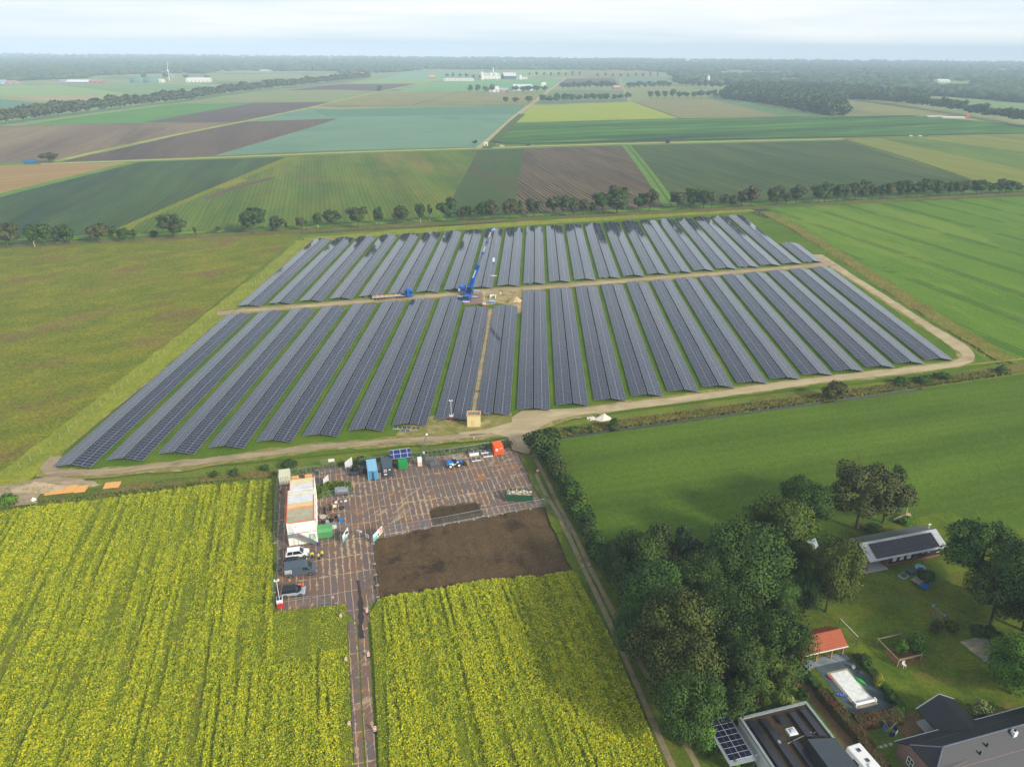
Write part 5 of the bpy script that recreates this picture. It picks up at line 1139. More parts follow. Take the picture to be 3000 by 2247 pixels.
# ---- work area by the crane
t = thing('concrete_pit', 'open white concrete box set in the dug sand beside the crane', 'pit', (*G(1443, 878)[:2], 0), rad(-4))
mb = MB(); mb.box(-1.1, -.95, 0, 2.6, 0, 1.3); mb.box(.95, 1.1, 0, 2.6, 0, 1.3); mb.box(-.95, .95, 2.45, 2.6, 0, 1.3); mb.box(-.95, .95, 0, 2.45, 0, .1); mb.build('wall', cm('white concrete', (222, 222, 218), rough=.7), t)
for k, s_ in enumerate((-.48, .48)):
    p_ = G(1441, 892); q_ = lx(p_, s_, 0, 0, 0)
    t = thing('switch_cabinet', ('left' if k == 0 else 'right')+' one of two blue and white cabinets in front of the concrete box', 'cabinet', q_, 0, 'pair of cabinets by the crane')
    mb = MB(); mb.box(-.46, .46, 0, .7, 0, 1.35); mb.build('housing', cm('pale cabinet', (200, 214, 224)), t); mb = MB(); mb.box(-.36, .36, -.03, 0, .2, 1.2); mb.build('door', cm('cabinet blue', (20, 120, 200)), t)
def heap(name, lab, px, w, d, h, mat, seed=1, cat='heap', rz=0, lumps=0):
    b = G(*px); r = np.random.default_rng(seed); nr, na = 14, 40; V = []; Fc = []
    for i in range(nr+1):
        f_ = i/nr
        for k in range(na):
            a = 2*pi*k/na; wob = 1+.13*sin(a*2+seed)+.08*sin(a*5+seed*2)+.04*sin(a*11+seed)
            zz = h*(1-f_)**1.05*(1+.0*r.normal())+r.normal()*.02*h
            if i == nr: zz = -.03
            V.append((cos(a)*f_*w/2*wob, sin(a)*f_*d/2*wob, zz))
    for i in range(nr):
        for k in range(na): Fc.append((i*na+k, (i+1)*na+k, (i+1)*na+(k+1) % na, i*na+(k+1) % na))
    o = np_mesh(name, np.array(V), np.array(Fc), mat, loc=(b[0], b[1], 0), smooth=True); return tag(o, lab, cat)
sandm = cm('heap sand', (206, 176, 134), rough=.95, spec=.1, scale=1.5); sandw = cm('white sand', (226, 216, 196), rough=.95, spec=.1, scale=1.5, var=.05)
heap('sand_heap', 'large beige sand heap right of the crane at the end of the tenth table', (1512, 884), 5.6, 5.2, 2.1, sandm, 3)
heap('sand_heap', 'small sand heap beside the middle track behind the concrete box', (1466, 862), 2.2, 2.0, .7, sandw, 5)
heap('sand_heap', 'white sand heap beside the lower sandy track', (1769, 1228), 4.3, 3.6, 1.7, sandw, 2)
heap('sand_heap', 'small white sand heap left of the timber pallets', (99, 1468), 2.4, 2.0, 1.0, sandw, 4)
heap('earth_mound', 'broad low mound of bare earth at the left corner of the site', (110, 1432), 17, 6, 2.0, cm('mound earth', (172, 152, 124), rough=.95, spec=.1, scale=.8, dirt=(116, 112, 62)), 7)
heap('earth_mound', 'flat spoil strip right of the earth mound', (200, 1416), 13, 3.5, .5, cm('mound earth', (172, 152, 124)), 8)
rb_ = MB(); r = np.random.default_rng(2)
for k in range(40):
    x_, y_ = r.normal(0, .9), r.normal(0, .7); s_ = r.uniform(.08, .28); rb_.taper(x_-s_, x_+s_, y_-s_, y_+s_, 0, s_, s_*.3, s_*.3)
tag(rb_.build('rubble', sandw, None, G(1740, 1226)), 'scatter of pale rubble left of the white sand heap', 'rubble', kind='stuff')
# plank stacks
for k, (x_, y_, w_, hh) in enumerate(((147, 1453, 2.25, .35), (175.5, 1450, 2.2, .5), (204, 1447, 2.2, .65), (234, 1446, 2.2, .5), (318, 1434, 2.2, .3), (341, 1432, 1.0, .3))):
    lab = ['leftmost and lowest of the four timber board stacks in a row', 'second of the four timber board stacks in a row', 'third and tallest of the four timber board stacks in a row', 'rightmost of the four timber board stacks in a row', 'wide timber board stack lying apart on the grass', 'narrow timber board stack beside the wide one apart'][k]
    t = thing('board_stack', lab, 'boards', (*G(x_, y_)[:2], 0), AL, 'stacks of timber boards')
    mb = MB(); n_ = max(1, int(hh/.15))
    for j in range(n_): mb.box(-w_/2, w_/2, 0, 2.5, .08+j*.16, .2+j*.16)
    mb.build('board', cm('orange boards', (226, 166, 92), rough=.75, var=.05), t)
    mb = MB()
    for j in range(n_):
        for y2 in (.05, 1.2, 2.3): mb.box(-w_/2+.1, w_/2-.1, y2, y2+.1, j*.16, .08+j*.16)
    mb.build('bearer', woodg, t)

# ---- yard furniture beside the office
def cabledrum(px, lab, r, w, lying, core, flange=None, rz=AL):
    t = thing('cable_drum', lab, 'cable drum', (*G(*px)[:2], .07), rz); fl = flange or woodg
    if lying:
        mb = MB(); mb.tube((0, 0, .06), (0, 0, w), r*.8, n=18); mb.build('cable', core, t)
        for z_ in (0, w): mb = MB(); mb.tube((0, 0, z_), (0, 0, z_+.06), r, n=22); mb.build('flange', fl, t)
    else:
        mb = MB(); mb.tube((-w/2, 0, r), (w/2, 0, r), r*.8, n=18); mb.build('cable', core, t)
        for x_ in (-w/2-.05, w/2): mb = MB(); mb.tube((x_, 0, r), (x_+.05, 0, r), r, n=22); mb.build('flange', fl, t)
bc = cm('black cable', (22, 24, 28), rough=.5)
def E5(x, y): return (800+x/5.5225, 1280+y/5.5225)
cabledrum(E5(835, 1185), 'upright drum of black cable behind the big flat drum', .45, .6, False, bc)
cabledrum(E5(835, 1245), 'black cable drum standing against the big flat drum', .45, .6, False, bc)
cabledrum(E5(930, 1185), 'upright drum of black cable between the timber posts', .45, .7, False, bc)
cabledrum(E5(1000, 1150), 'upright drum wound with cream rope', .42, .6, False, cream, white)
cabledrum(E5(812, 1345), 'largest cable drum lying flat with a grey top', .72, .75, True, cm('brown cable', (120, 84, 60)), cm('grey flange', (176, 170, 162)))
cabledrum(E5(872, 1395), 'small cable drum lying flat beside the largest one', .46, .35, True, bc, cm('grey flange', (176, 170, 162)))
t = thing('hose_ring', 'coil of black hose lying right of the cream rope drum', 'hose', (*G(*E5(1112, 1160))[:2], .07), 0)
mb = MB()
for j in range(3):
    for k in range(20):
        a, b = 2*pi*k/20, 2*pi*(k+1)/20; mb.tube((.55*cos(a), .45*sin(a), .05+j*.08), (.55*cos(b), .45*sin(b), .05+j*.08), .04, n=5, caps=False)
mb.build('hose', bc, t)
def lump(px, name, lab, cat, w, h, mat, seed=1):
    V, Fc, N, _, _ = crown_arrays(seed, 8, 260, .08, rx=.5, z0=0, spread=.45); g = G(*px)
    tag(np_mesh(name, V*np.array([w, w*.9, h]), Fc, mat, normals=N, smooth=True, loc=(g[0], g[1], .07)), lab, cat)
lump(E5(948, 1105), 'material_bag', 'yellow orange heap of straps behind the cable drums', 'bag', 1.2, .5, cm('ochre', (206, 140, 40)), 3)
lump(E5(1102, 1065), 'material_bag', 'torn white bag with orange bits', 'bag', 1.1, .6, cm('white bag', (216, 208, 196)), 4)
lump(E5(900, 1320), 'material_bag', 'pale bag between the drums and the black piles', 'bag', .9, .8, cm('beige bag', (186, 172, 150)), 5)
lump(E5(968, 1275), 'material_bag', 'red bag in front of the black pile', 'bag', .8, .7, cm('red bag', (206, 84, 66)), 6)
lump(E5(952, 1375), 'material_bag', 'largest black heap of sheeting between the cable drums', 'bag', 1.5, 1.0, cm('black plastic', (36, 38, 42)), 7)
lump(E5(1025, 1330), 'material_bag', 'tall black roll heap right of the largest one', 'bag', 1.0, 1.0, cm('black plastic', (36, 38, 42)), 8)
def smallbox(px, name, lab, cat, w, d, h, mat, lid=None, rz=AL, partname='lid'):
    t = thing(name, lab, cat, (*G(*px)[:2], .07), rz)
    mb = MB(); mb.box(-w/2, w/2, 0, d, 0, h); mb.build('body', mat, t)
    mb = MB(); mb.box(-w/2+.03, w/2-.03, .03, d-.03, h, h+.04); mb.build(partname, lid or mat, t)
smallbox(E5(1020, 1075), 'storage_box', 'white box behind the cable drums', 'box', .55, .5, .5, white, dgrey)
smallbox(E5(1175, 1052), 'storage_box', 'grey and white box nearest the tank fence', 'box', .6, .5, .4, white, cm('grey lid', (130, 134, 140)))
smallbox(E5(1100, 1375), 'storage_box', 'blue crate standing on a cardboard sheet', 'box', .7, .6, .5, cm('blue crate', (24, 120, 196)), cm('blue crate', (24, 120, 196)))
smallbox(E5(893, 1490), 'liquid_tote', 'left one of two white bulk bags with grey tops', 'bag', .85, .8, .95, white, cm('grey lid', (130, 134, 140)))
smallbox(E5(995, 1488), 'liquid_tote', 'right one of two white bulk bags with grey tops', 'bag', .85, .8, .95, white, cm('grey lid', (130, 134, 140)))
smallbox(E5(815, 1430), 'steel_crate', 'steel mesh crate in front of the largest drum', 'crate', 1.0, .9, .45, galv, black)
smallbox(E5(722, 612), 'waste_bin', 'dark grey waste bin by the back fence', 'bin', .5, .5, 1.0, dgrey, cm('grey lid', (130, 134, 140)))
def pot(px, lab):
    t = thing('flower_pot', lab, 'pot', (*G(*px)[:2], .07), 0); mb = MB(); mb.tube((0, 0, 0), (0, 0, .45), .25, .36, 14); mb.build('pot', cm('terracotta', (176, 84, 50)), t); mb = MB(); mb.tube((0, 0, .45), (0, 0, .47), .3, .3, 14); mb.build('soil', cm('potting soil', (60, 44, 34)), t)
pot(E5(475, 658), 'terracotta pot between the two wooden benches'); pot(E5(128, 912), 'terracotta pot on the path left of the office')
for k, p in enumerate((E5(362, 715), E5(578, 690))):
    t = thing('wooden_bench', ['wooden bench nearest the white container', 'wooden bench nearest the waste bin'][k], 'bench', (*G(*p)[:2], .07), AL)
    mb = MB(); mb.box(-.8, .8, 0, .5, .45, .53); mb.build('seat', wood, t); mb = MB(); mb.box(-.8, .8, .48, .56, .55, 1.0); mb.build('backrest', wood, t)
    for x_ in (-.65, .65): mb = MB(); mb.box(x_-.05, x_+.05, .02, .5, 0, .45); mb.build('leg', wood, t)
# steel tank on saddles
t = thing('steel_tank', 'shiny horizontal steel tank beside the weedy patch', 'tank', (*G(*E5(1115, 975))[:2], .07), AL-rad(4))
mb = MB(); mb.tube((-1.35, .9, 1.05), (1.35, .9, 1.05), .85, n=28); mb.tube((1.35, .9, 1.05), (1.45, .9, 1.05), .85, .6, 28); mb.build('vessel', cm('stainless steel', (176, 180, 184), rough=.3, metal=.75), t, smooth=False)
for x_ in (-.9, .9): mb = MB(); mb.box(x_-.1, x_+.1, .3, 1.5, 0, .4); mb.build('saddle', dgrey, t)
mb = MB(); mb.tube((1.0, .9, 1.85), (1.0, .9, 2.1), .15, n=10); mb.build('hatch', dgrey, t)
# ================================================================ mesh fences, signs, delineators
def dist2(a, b): return math.hypot(a[0]-b[0], a[1]-b[1])
def mesh_mat():
    m, n, l, p = new_mat('welded mesh'); l.new
    t = n.new('ShaderNodeTexCoord'); sp = n.new('ShaderNodeSeparateXYZ'); l.new(t.outputs['Object'], sp.inputs[0])
    a = math_(n, l, 'LESS_THAN', math_(n, l, 'PINGPONG', sp.outputs[0], .05), .0022); b = math_(n, l, 'LESS_THAN', math_(n, l, 'PINGPONG', sp.outputs[2], .1), .004)
    al = math_(n, l, 'MAXIMUM', a, b); l.new(al, p.inputs['Alpha']); p.inputs['Base Color'].default_value = (*lin((150, 156, 160)), 1); p.inputs['Roughness'].default_value = .5
    return m
M['mesh'] = mesh_mat()
FENCEME = {}
def hoarding(lab, pts, group='mesh fences of the yard', h=2.0, step=3.4, px=True, z=.07):
    "run of temporary mesh panels on concrete feet"
    P = [G(*p)[:2] if px else p for p in pts]; root = thing('mesh_fence', lab, 'fence', (P[0][0], P[0][1], z), 0, group)
    ox, oy = P[0]
    for a, b in zip(P[:-1], P[1:]):
        L = dist2(a, b); n = max(1, round(L/step)); ang = math.atan2(b[1]-a[1], b[0]-a[0])
        for k in range(n):
            x_, y_ = a[0]+(b[0]-a[0])*k/n-ox, a[1]+(b[1]-a[1])*k/n-oy; W = L/n
            mb = MB(); r = .03
            for (q0, q1) in (((.04, 0, .08), (.04, 0, h)), ((W-.04, 0, .08), (W-.04, 0, h)), ((.04, 0, h), (W-.04, 0, h)), ((.04, 0, .2), (W-.04, 0, .2)), ((.04, 0, h*.5), (W-.04, 0, h*.5))): mb.tube(q0, q1, r if q1[2] != h*.5 or q0[2] != h*.5 else .012, n=5)
            o = mb.build('fence_panel', galv, root, (x_, y_, 0), ang)
            mm = MB(); mm.quad((.04, 0, .2), (W-.04, 0, .2), (W-.04, 0, h), (.04, 0, h)); mm.build('mesh_infill', M['mesh'], o)
            ft = MB(); ft.box(-.14, .14, -.32, .32, 0, .14); ft.build('fence_foot', conc_, root, (x_, y_, 0), ang)
    return root
hoarding('mesh fence along the mustard on the left side of the yard', [(818, 1398), (811, 1470), (806, 1560), (805, 1592), (819, 1609), (815, 1700), (803, 1737), (806, 1790)])
hoarding('mesh fence behind the two benches', [(852, 1397), (942, 1387)])
hoarding('tall mesh portal with two white signs at the back of the yard', [(943, 1387), (984, 1381)], h=3.4, step=4)
hoarding('long mesh fence behind the containers', [(1052, 1367), (1325, 1335), (1434, 1318), (1503, 1305)])
hoarding('mesh fence between the plates and the bare soil', [(1128, 1568), (1300, 1538.5), (1430, 1513), (1512.5, 1498), (1595, 1485)])
hoarding('mesh fence on the right edge of the yard beside the farm lane', [(1569, 1414), (1586, 1450), (1596, 1484), (1618, 1512), (1661, 1558), (1676, 1610), (1684, 1648)])
hoarding('mesh fence down the right side of the car park', [(1093, 1594), (1091, 1623.5), (1096.6, 1652.8), (1100, 1684.5), (1105.5, 1715.4), (1107, 1749.6)])
hoarding('mesh fence closing the bottom of the car park', [(850, 1781), (915, 1772), (986, 1768), (997, 1800)])
hoarding('slanting open mesh gate beside the plate track', [(1107, 1750), (1083, 1787)])
hoarding('low mesh fence around the steel tank', [(945, 1465), (990, 1459), (1031, 1453), (1031, 1435)])
hoarding('mesh fence behind the pale green skip', [(978, 1562), (1030, 1556)])
def board(lab, p0, p1, h, z, mats, rows, name='banner', cat='banner', th=.04):
    "upright printed board between two ground points; rows = (s0, s1, z0, z1, slot)"
    a, b = G(*p0), G(*p1); L = dist2(a, b); ang = math.atan2(b[1]-a[1], b[0]-a[0])
    t = thing(name, lab, cat, (a[0], a[1], .07), ang)
    mb = MB(); mb.box(0, L, -th/2, th/2, z, z+h); o = mb.build('panel', mats[0], t)
    if rows:
        mb = MB()
        for (s0, s1, z0, z1, m_) in rows: mb.cur = m_; mb.box(s0*L, s1*L, -th/2-.008, -th/2-.001, z+z0*h, z+z1*h)
        mb.build('print', mats, o)
    for s_ in (.02, L-.02): mb = MB(); mb.tube((s_, .06, 0), (s_, .06, z+h), .03, n=6); mb.build('post', galv, t)
sky_b = cm('banner blue', (120, 196, 220)); gr_b = cm('banner green', (120, 190, 60)); bk = cm('print dark', (40, 50, 60))
board('tall blue white and green banner at the car park entrance', (1006, 1596), (1022, 1570), 1.7, .4, [white, sky_b, gr_b, bk, orange], [(0, .5, 0, .5, 1), (.0, 1, 0, .12, 2), (.45, .75, .5, .85, 3), (.7, .95, .3, .6, 3)])
board('wide banner with blue and orange print at the corner of the bare soil', (1095, 1594), (1121, 1566), 1.7, .4, [white, sky_b, gr_b, bk, orange], [(0, .45, .05, .55, 1), (0, 1, 0, .1, 2), (.7, .95, .25, .4, 4), (.7, .95, .5, .65, 4), (.7, .9, .72, .88, 4), (.5, .62, .2, .5, 3)])
board('slanting white hoarding board beside the netted pile', (1012, 1378), (1033, 1362), 2.0, .1, [cm('grey white board', (206, 208, 206))], [])
board('slanting white board in front of the weedy patch', (949, 1427), (964, 1413), 1.9, .1, [cm('grey white board', (206, 208, 206))], [])
board('white sign with blue print hanging by the yard gate', (1071, 1585), (1082, 1592), .7, 1.2, [white, cm('navy print', (40, 60, 120))], [(.1, .9, .4, .6, 1)], 'site_sign', 'sign')
board('small white sign on the wire above the plates', (1047, 1572), (1062, 1576), .45, 1.2, [white, bk], [(.1, .5, .3, .7, 1)], 'site_sign', 'sign')
board('pair of white notices high on the mesh portal', (966, 1384), (983, 1382), .7, 2.7, [white, bk], [(.62, .66, 0, 1, 1)], 'site_sign', 'sign')
board('small white notice on the back fence beside the cartons', (1240, 1346), (1245, 1345.5), .5, 1.5, [white, bk], [(.2, .8, .4, .6, 1)], 'site_sign', 'sign')
def round_sign(px, lab, h=2.0, r=.38, rz=AL, ring=red):
    t = thing('road_sign', lab, 'sign', (*G(*px)[:2], .05), rz)
    mb = MB(); mb.tube((0, 0, 0), (0, 0, h), .04, n=6); mb.build('post', galv, t)
    mb = MB(); mb.tube((0, -.05, h-.1), (0, -.08, h-.1), r, n=22); o = mb.build('disc', ring, t); mb = MB(); mb.tube((0, -.081, h-.1), (0, -.09, h-.1), r*.72, n=22); mb.build('face', white, o)
    mb = MB(); mb.box(-r*.4, -r*.1, -.1, -.091, h-.22, h+.02); mb.box(r*.05, r*.4, -.1, -.091, h-.22, h+.02); mb.build('number', black, o)
round_sign((1503, 1314), 'round speed limit sign at the top corner of the yard', 2.0)
round_sign((1575, 1401), 'round sign on the fence at the right edge of the yard', 2.1)
round_sign((978, 1770), 'round red rimmed sign on the bottom fence of the car park', 1.7, .3)
def delineator(px, lab, rz=AL):
    t = thing('traffic_delineator', lab, 'delineator', (*G(*px)[:2], .0), rz, 'red and white delineators')
    mb = MB(); mb.box(-.25, .25, -.2, .2, 0, .12); mb.build('foot', black, t)
    mb = MB(); mb.prism([(-.2, .2), (.2, .2), (.2, 1.05), (0, 1.25), (-.2, 1.05)], -.04, .04); o = mb.build('board', white, t)
    mb = MB()
    for k in range(3):
        z_ = .25+k*.33; mb.prism([(-.17, z_+.17), (.17, z_), (.17, z_+.16), (-.17, z_+.33)], -.05, -.041)
    mb.build('stripe', red, o)
for p, lab in (((999, 1813), 'delineator at the bottom left corner of the car park entrance'), ((1076, 1797), 'delineator right of the car park entrance'), ((1014.5, 1941), 'middle delineator left of the plate track'), ((1080, 1925), 'middle delineator right of the plate track'), ((1024, 2130), 'nearest delineator left of the plate track'), ((1099.5, 2144), 'nearest delineator right of the plate track'), ((1707, 1667), 'left delineator of the pair blocking the farm lane'), ((1726.5, 1663), 'right delineator of the pair blocking the farm lane'), ((1510.5, 1311), 'delineator at the top corner of the yard')):
    delineator(p, lab)
t = thing('marker_post', 'white marker post on the grass behind the loader', 'post', (*G(1388, 1289)[:2], 0), 0)
mb = MB(); mb.tube((0, 0, 0), (0, 0, 1.1), .07, n=8); mb.build('post', white, t); mb = MB(); mb.tube((0, 0, 1.1), (0, 0, 1.18), .08, .02, n=8); mb.build('cap', dgrey, t)
t = thing('lattice_pole', 'thin leaning lattice pole with a lamp beside the lower track', 'pole', (*G(1239, 1316)[:2], 0), rad(10))
tipz = height_for(G(1239, 1316), 1275)
mb = MB()
for a in range(3): mb.tube((.5*cos(a*2.1), .5*sin(a*2.1), 0), (1.0+.1*cos(a*2.1), .1*sin(a*2.1), tipz), .035, n=5)
for k in range(7):
    f0, f1 = k/7, (k+1)/7
    for a in range(3):
        r0, r1 = .5*(1-f0)+.1*f0, .5*(1-f1)+.1*f1; b = a+1
        mb.tube((f0+r0*cos(a*2.1), r0*sin(a*2.1), tipz*f0), (f1+r1*cos(b*2.1), r1*sin(b*2.1), tipz*f1), .02, n=4)
mb.build('lattice', galv, t); mb = MB(); mb.tube((1, 0, tipz), (1, 0, tipz+4.5), .03, n=5); mb.build('mast', galv, t); mb = MB(); mb.taper(.8, 1.4, -.2, .2, tipz, tipz+.4, .1, .1); mb.build('lamp', cm('lamp glass', (220, 224, 226)), t)

# ---- wooden post and wire fence round the solar park
post_me = None
def post_fence(lab, pts, step, h=2.0):
    global post_me
    P = ipath(smooth_path([G(*p)[:2] for p in pts], 1), .5); root = thing('post_fence', lab, 'fence', (P[0][0], P[0][1], 0), 0, 'post and wire fence round the solar park')
    if post_me is None:
        mb = MB(); mb.tube((0, 0, -.1), (0, 0, h), .055, .05, 6); o = mb.build('post', cm('pale fence post', (178, 162, 112), rough=.8), None); post_me = o.data; bpy.data.objects.remove(o)
    acc = 0; last = P[0]; S_ = [P[0]]
    for q in P:
        acc += dist2(q, last); last = q
        if acc >= step: acc = 0; S_.append(q)
    for q in S_[:100]:
        o = bpy.data.objects.new('post', post_me); COL.objects.link(o); o.parent = root; o.location = (q[0]-P[0][0], q[1]-P[0][1], 0); o.rotation_euler = (random.uniform(-.04, .04), random.uniform(-.04, .04), 0)
    mb = MB()
    for a, b in zip(S_[:-1], S_[1:]):
        for z_ in (.5, 1.1, 1.7): mb.tube((a[0]-P[0][0], a[1]-P[0][1], z_), (b[0]-P[0][0], b[1]-P[0][1], z_), .008, n=3, caps=False)
    mb.build('wire', M['galvd'], root)
post_fence('pale post and wire fence along the left side of the solar park', [(60, 1375), (142, 1318), (180, 1290), (330, 1165), (470, 1053), (616, 940), (760, 827), (900, 711)], 3.1)
post_fence('pale post and wire fence along the back of the solar park', [(905, 708), (1100, 692), (1400, 671), (1800, 648), (2080, 632), (2200, 624)], 4.6)
post_fence('pale post and wire fence along the right side of the solar park', [(2205, 624), (2280, 655), (2400, 722), (2500, 788), (2640, 878), (2790, 980), (2900, 1056)], 4.2)

# ================================================================ hedge bushes, garden trees
def T(name, lab, cat, xb, yb, yt, w, kind, var, mat, trunk=True, group=None):
    b = G(xb, yb); h = height_for(b, yt); z_top = h
    wm = (1.28 if trunk and yb > 1400 else 1.0)*w*(np.array([b[0], b[1], h*.6-H])@_f)/FPX
    return place_tree(name, lab, 'tree' if trunk else cat, b, h*(1.1 if name == 'lane_bush' else 1), wm*(1.3 if name == 'lane_bush' else 1), kind, var, M[mat], group, trunk)
for (xb, yb, yt, w, v, mt, lab) in ((1588, 1328, 1250, 96, 0, 'leafdark', 'largest round bush at the corner of the site junction and the farm lane'), (1613, 1366, 1318, 58, 1, 'leafdark', 'bush just below the largest round one beside the lane'), (1636, 1412, 1345, 60, 2, 'leafline', 'third bush down beside the farm lane'), (1677, 1478, 1420, 60, 3, 'leafdark', 'fourth bush down beside the farm lane'), (1698, 1525, 1468, 70, 0, 'leafdark', 'fifth bush down beside the farm lane'), (1742, 1618, 1556, 66, 2, 'leafdark', 'bush beside the lane level with the two delineators'), (1722, 1575, 1532, 42, 1, 'leafline', 'small pale bush between two larger ones beside the lane')):
    T('lane_bush', lab, 'bush', xb, yb, yt, w, 'bush', v, mt, False, 'bushes along the farm lane')
for k, (xb, yb, yt, w) in enumerate(((1604, 1348, 1296, 56), (1626, 1390, 1336, 56), (1656, 1448, 1390, 60), (1688, 1504, 1448, 58), (1712, 1552, 1500, 56), (1733, 1598, 1548, 56), (1757, 1652, 1592, 66), (1782, 1694, 1646, 56))): T('lane_bush', 'low bush filling a gap in the hedge along the farm lane', 'bush', xb, yb, yt, w, 'bush', k % 4, ('leafdark', 'leafolive')[k % 2], False, 'low gap bushes along the farm lane')
T('willow_bush', 'large grey green bush on the bank beside the lower sandy track', 'bush', 2443, 1175, 1112, 82, 'bush', 1, 'leafline', False)
T('willow_bush', 'round dark bush beside the white sand heap', 'bush', 1797, 1262, 1222, 40, 'bush', 2, 'leafdark', False)
for k, (xb, yb, yt, w, lab) in enumerate(((1675, 1267, 1248, 24, 'small shrub on the ditch bank left of the sand heap'), (1727, 1262, 1246, 20, 'tiny shrub on the ditch bank nearest the sand heap'), (2640, 1128, 1106, 60, 'low shrub row on the right ditch bank'), (2700, 1122, 1098, 60, 'shrub in the middle of the right ditch bank'), (2760, 1112, 1090, 56, 'shrub near the right end of the ditch bank'), (2930, 1092, 1072, 40, 'last shrub at the right end of the ditch bank'), (850, 1372, 1348, 54, 'dark bush behind the white container'), (776, 1380, 1362, 40, 'bush on the bank left of the white container'), (1060, 1360, 1338, 44, 'bush behind the netted pile'), (690, 1392, 1376, 40, 'bush on the bank above the mustard'), (29, 1488, 1444, 64, 'dense bright bush at the left edge beside the earth mound'), (630, 1398, 1380, 30, 'small bush on the bank further left above the mustard'))):
    T('bank_shrub', lab, 'shrub', xb, yb, yt, w, 'small' if w < 50 else 'bush', k % 3, 'leafdark' if k != 10 else 'leafbright', False, 'shrubs on the ditch banks')
GT = [(1850, 1745, 1553, 165, 'big', 0, 'leafdark', 'leftmost big tree of the garden wood, at its upper corner'),
 (1790, 1690, 1590, 80, 'big', 1, 'leafdark', 'smaller tree at the left tip of the garden wood'),
 (1921, 1660, 1522, 92, 'bush', 2, 'leafline', 'feathery willow at the meadow edge left of the silver one'),
 (2008, 1655, 1532, 80, 'bush', 3, 'leafsilver', 'silver grey willow at the meadow edge'),
 (1905, 1870, 1650, 190, 'big', 2, 'leafblue', 'bluish tree on the left flank of the garden wood'),
 (2040, 1800, 1620, 165, 'big', 3, 'leafdark', 'dark tree in the middle of the garden wood'),
 (2160, 1760, 1540, 230, 'big', 1, 'leafblue', 'widest blue green tree in the centre of the garden wood'),
 (2250, 1660, 1452, 190, 'big', 0, 'leafolive', 'tall olive tree at the back of the garden wood'),
 (2338, 1575, 1396, 145, 'big', 2, 'leafdark', 'dark tree behind the olive one at the meadow edge'),
 (2300, 1710, 1562, 125, 'big', 3, 'leafolive', 'grey olive tree left of the white sail roof'),
 (2418, 1795, 1556, 128, 'big', 1, 'leafolive', 'sunlit yellowish tree beside the long barn'),
 (2352, 1800, 1672, 95, 'big', 0, 'leafdark', 'small tree left of the sunlit yellowish one'),
 (2268, 1820, 1680, 100, 'big', 2, 'leafblue', 'narrow tree above the dark gap in the wood'),
 (1850, 1930, 1760, 120, 'big', 3, 'leafblue', 'tree overhanging the farm lane'),
 (1945, 2000, 1745, 220, 'big', 0, 'leafrust', 'large tree with rusty patches in the lower left of the wood'),
 (2110, 1960, 1735, 210, 'big', 1, 'leafdark', 'large dark tree above the brick path'),
 (2250, 2020, 1792, 185, 'big', 3, 'leafdark', 'dense round tree left of the orange roof'),
 (1985, 2110, 1850, 200, 'big', 2, 'leafrust', 'orange tinged tree in the lower part of the wood'),
 (1995, 2190, 1940, 165, 'big', 1, 'leafblue', 'blue green tree at the bottom of the wood beside the lane'),
 (2120, 2100, 1880, 175, 'big', 0, 'leafdark', 'tree just above the flat roofed house'),
 (2215, 2080, 1900, 150, 'open', 1, 'leafolive', 'thin olive tree just above the flat roof corner'),
 (2508, 1553, 1358, 205, 'open', 0, 'leafline', 'wide airy tree with a pale trunk behind the barn'),
 (2585, 1535, 1362, 110, 'open', 2, 'leafline', 'narrow airy tree beside the wide one behind the barn'),
 (2848, 1738, 1538, 205, 'open', 3, 'leafdark', 'big loose tree right of the barn'),
 (2995, 1850, 1590, 220, 'big', 1, 'leafdark', 'large dark tree cut by the right edge of the picture'),
 (2900, 1830, 1660, 170, 'open', 1, 'leafolive', 'small leaved tree in front of the right edge trees'),
 (2960, 2035, 1872, 165, 'big', 3, 'leafbright', 'fresh green tree on the lower right lawn'),
 (3120, 2000, 1720, 240, 'big', 2, 'leafdark', 'dark tree mostly outside the right edge')]
for g_ in GT: T('garden_tree', g_[7], 'tree', g_[0], g_[1], g_[2], g_[3], g_[4], g_[5], g_[6])
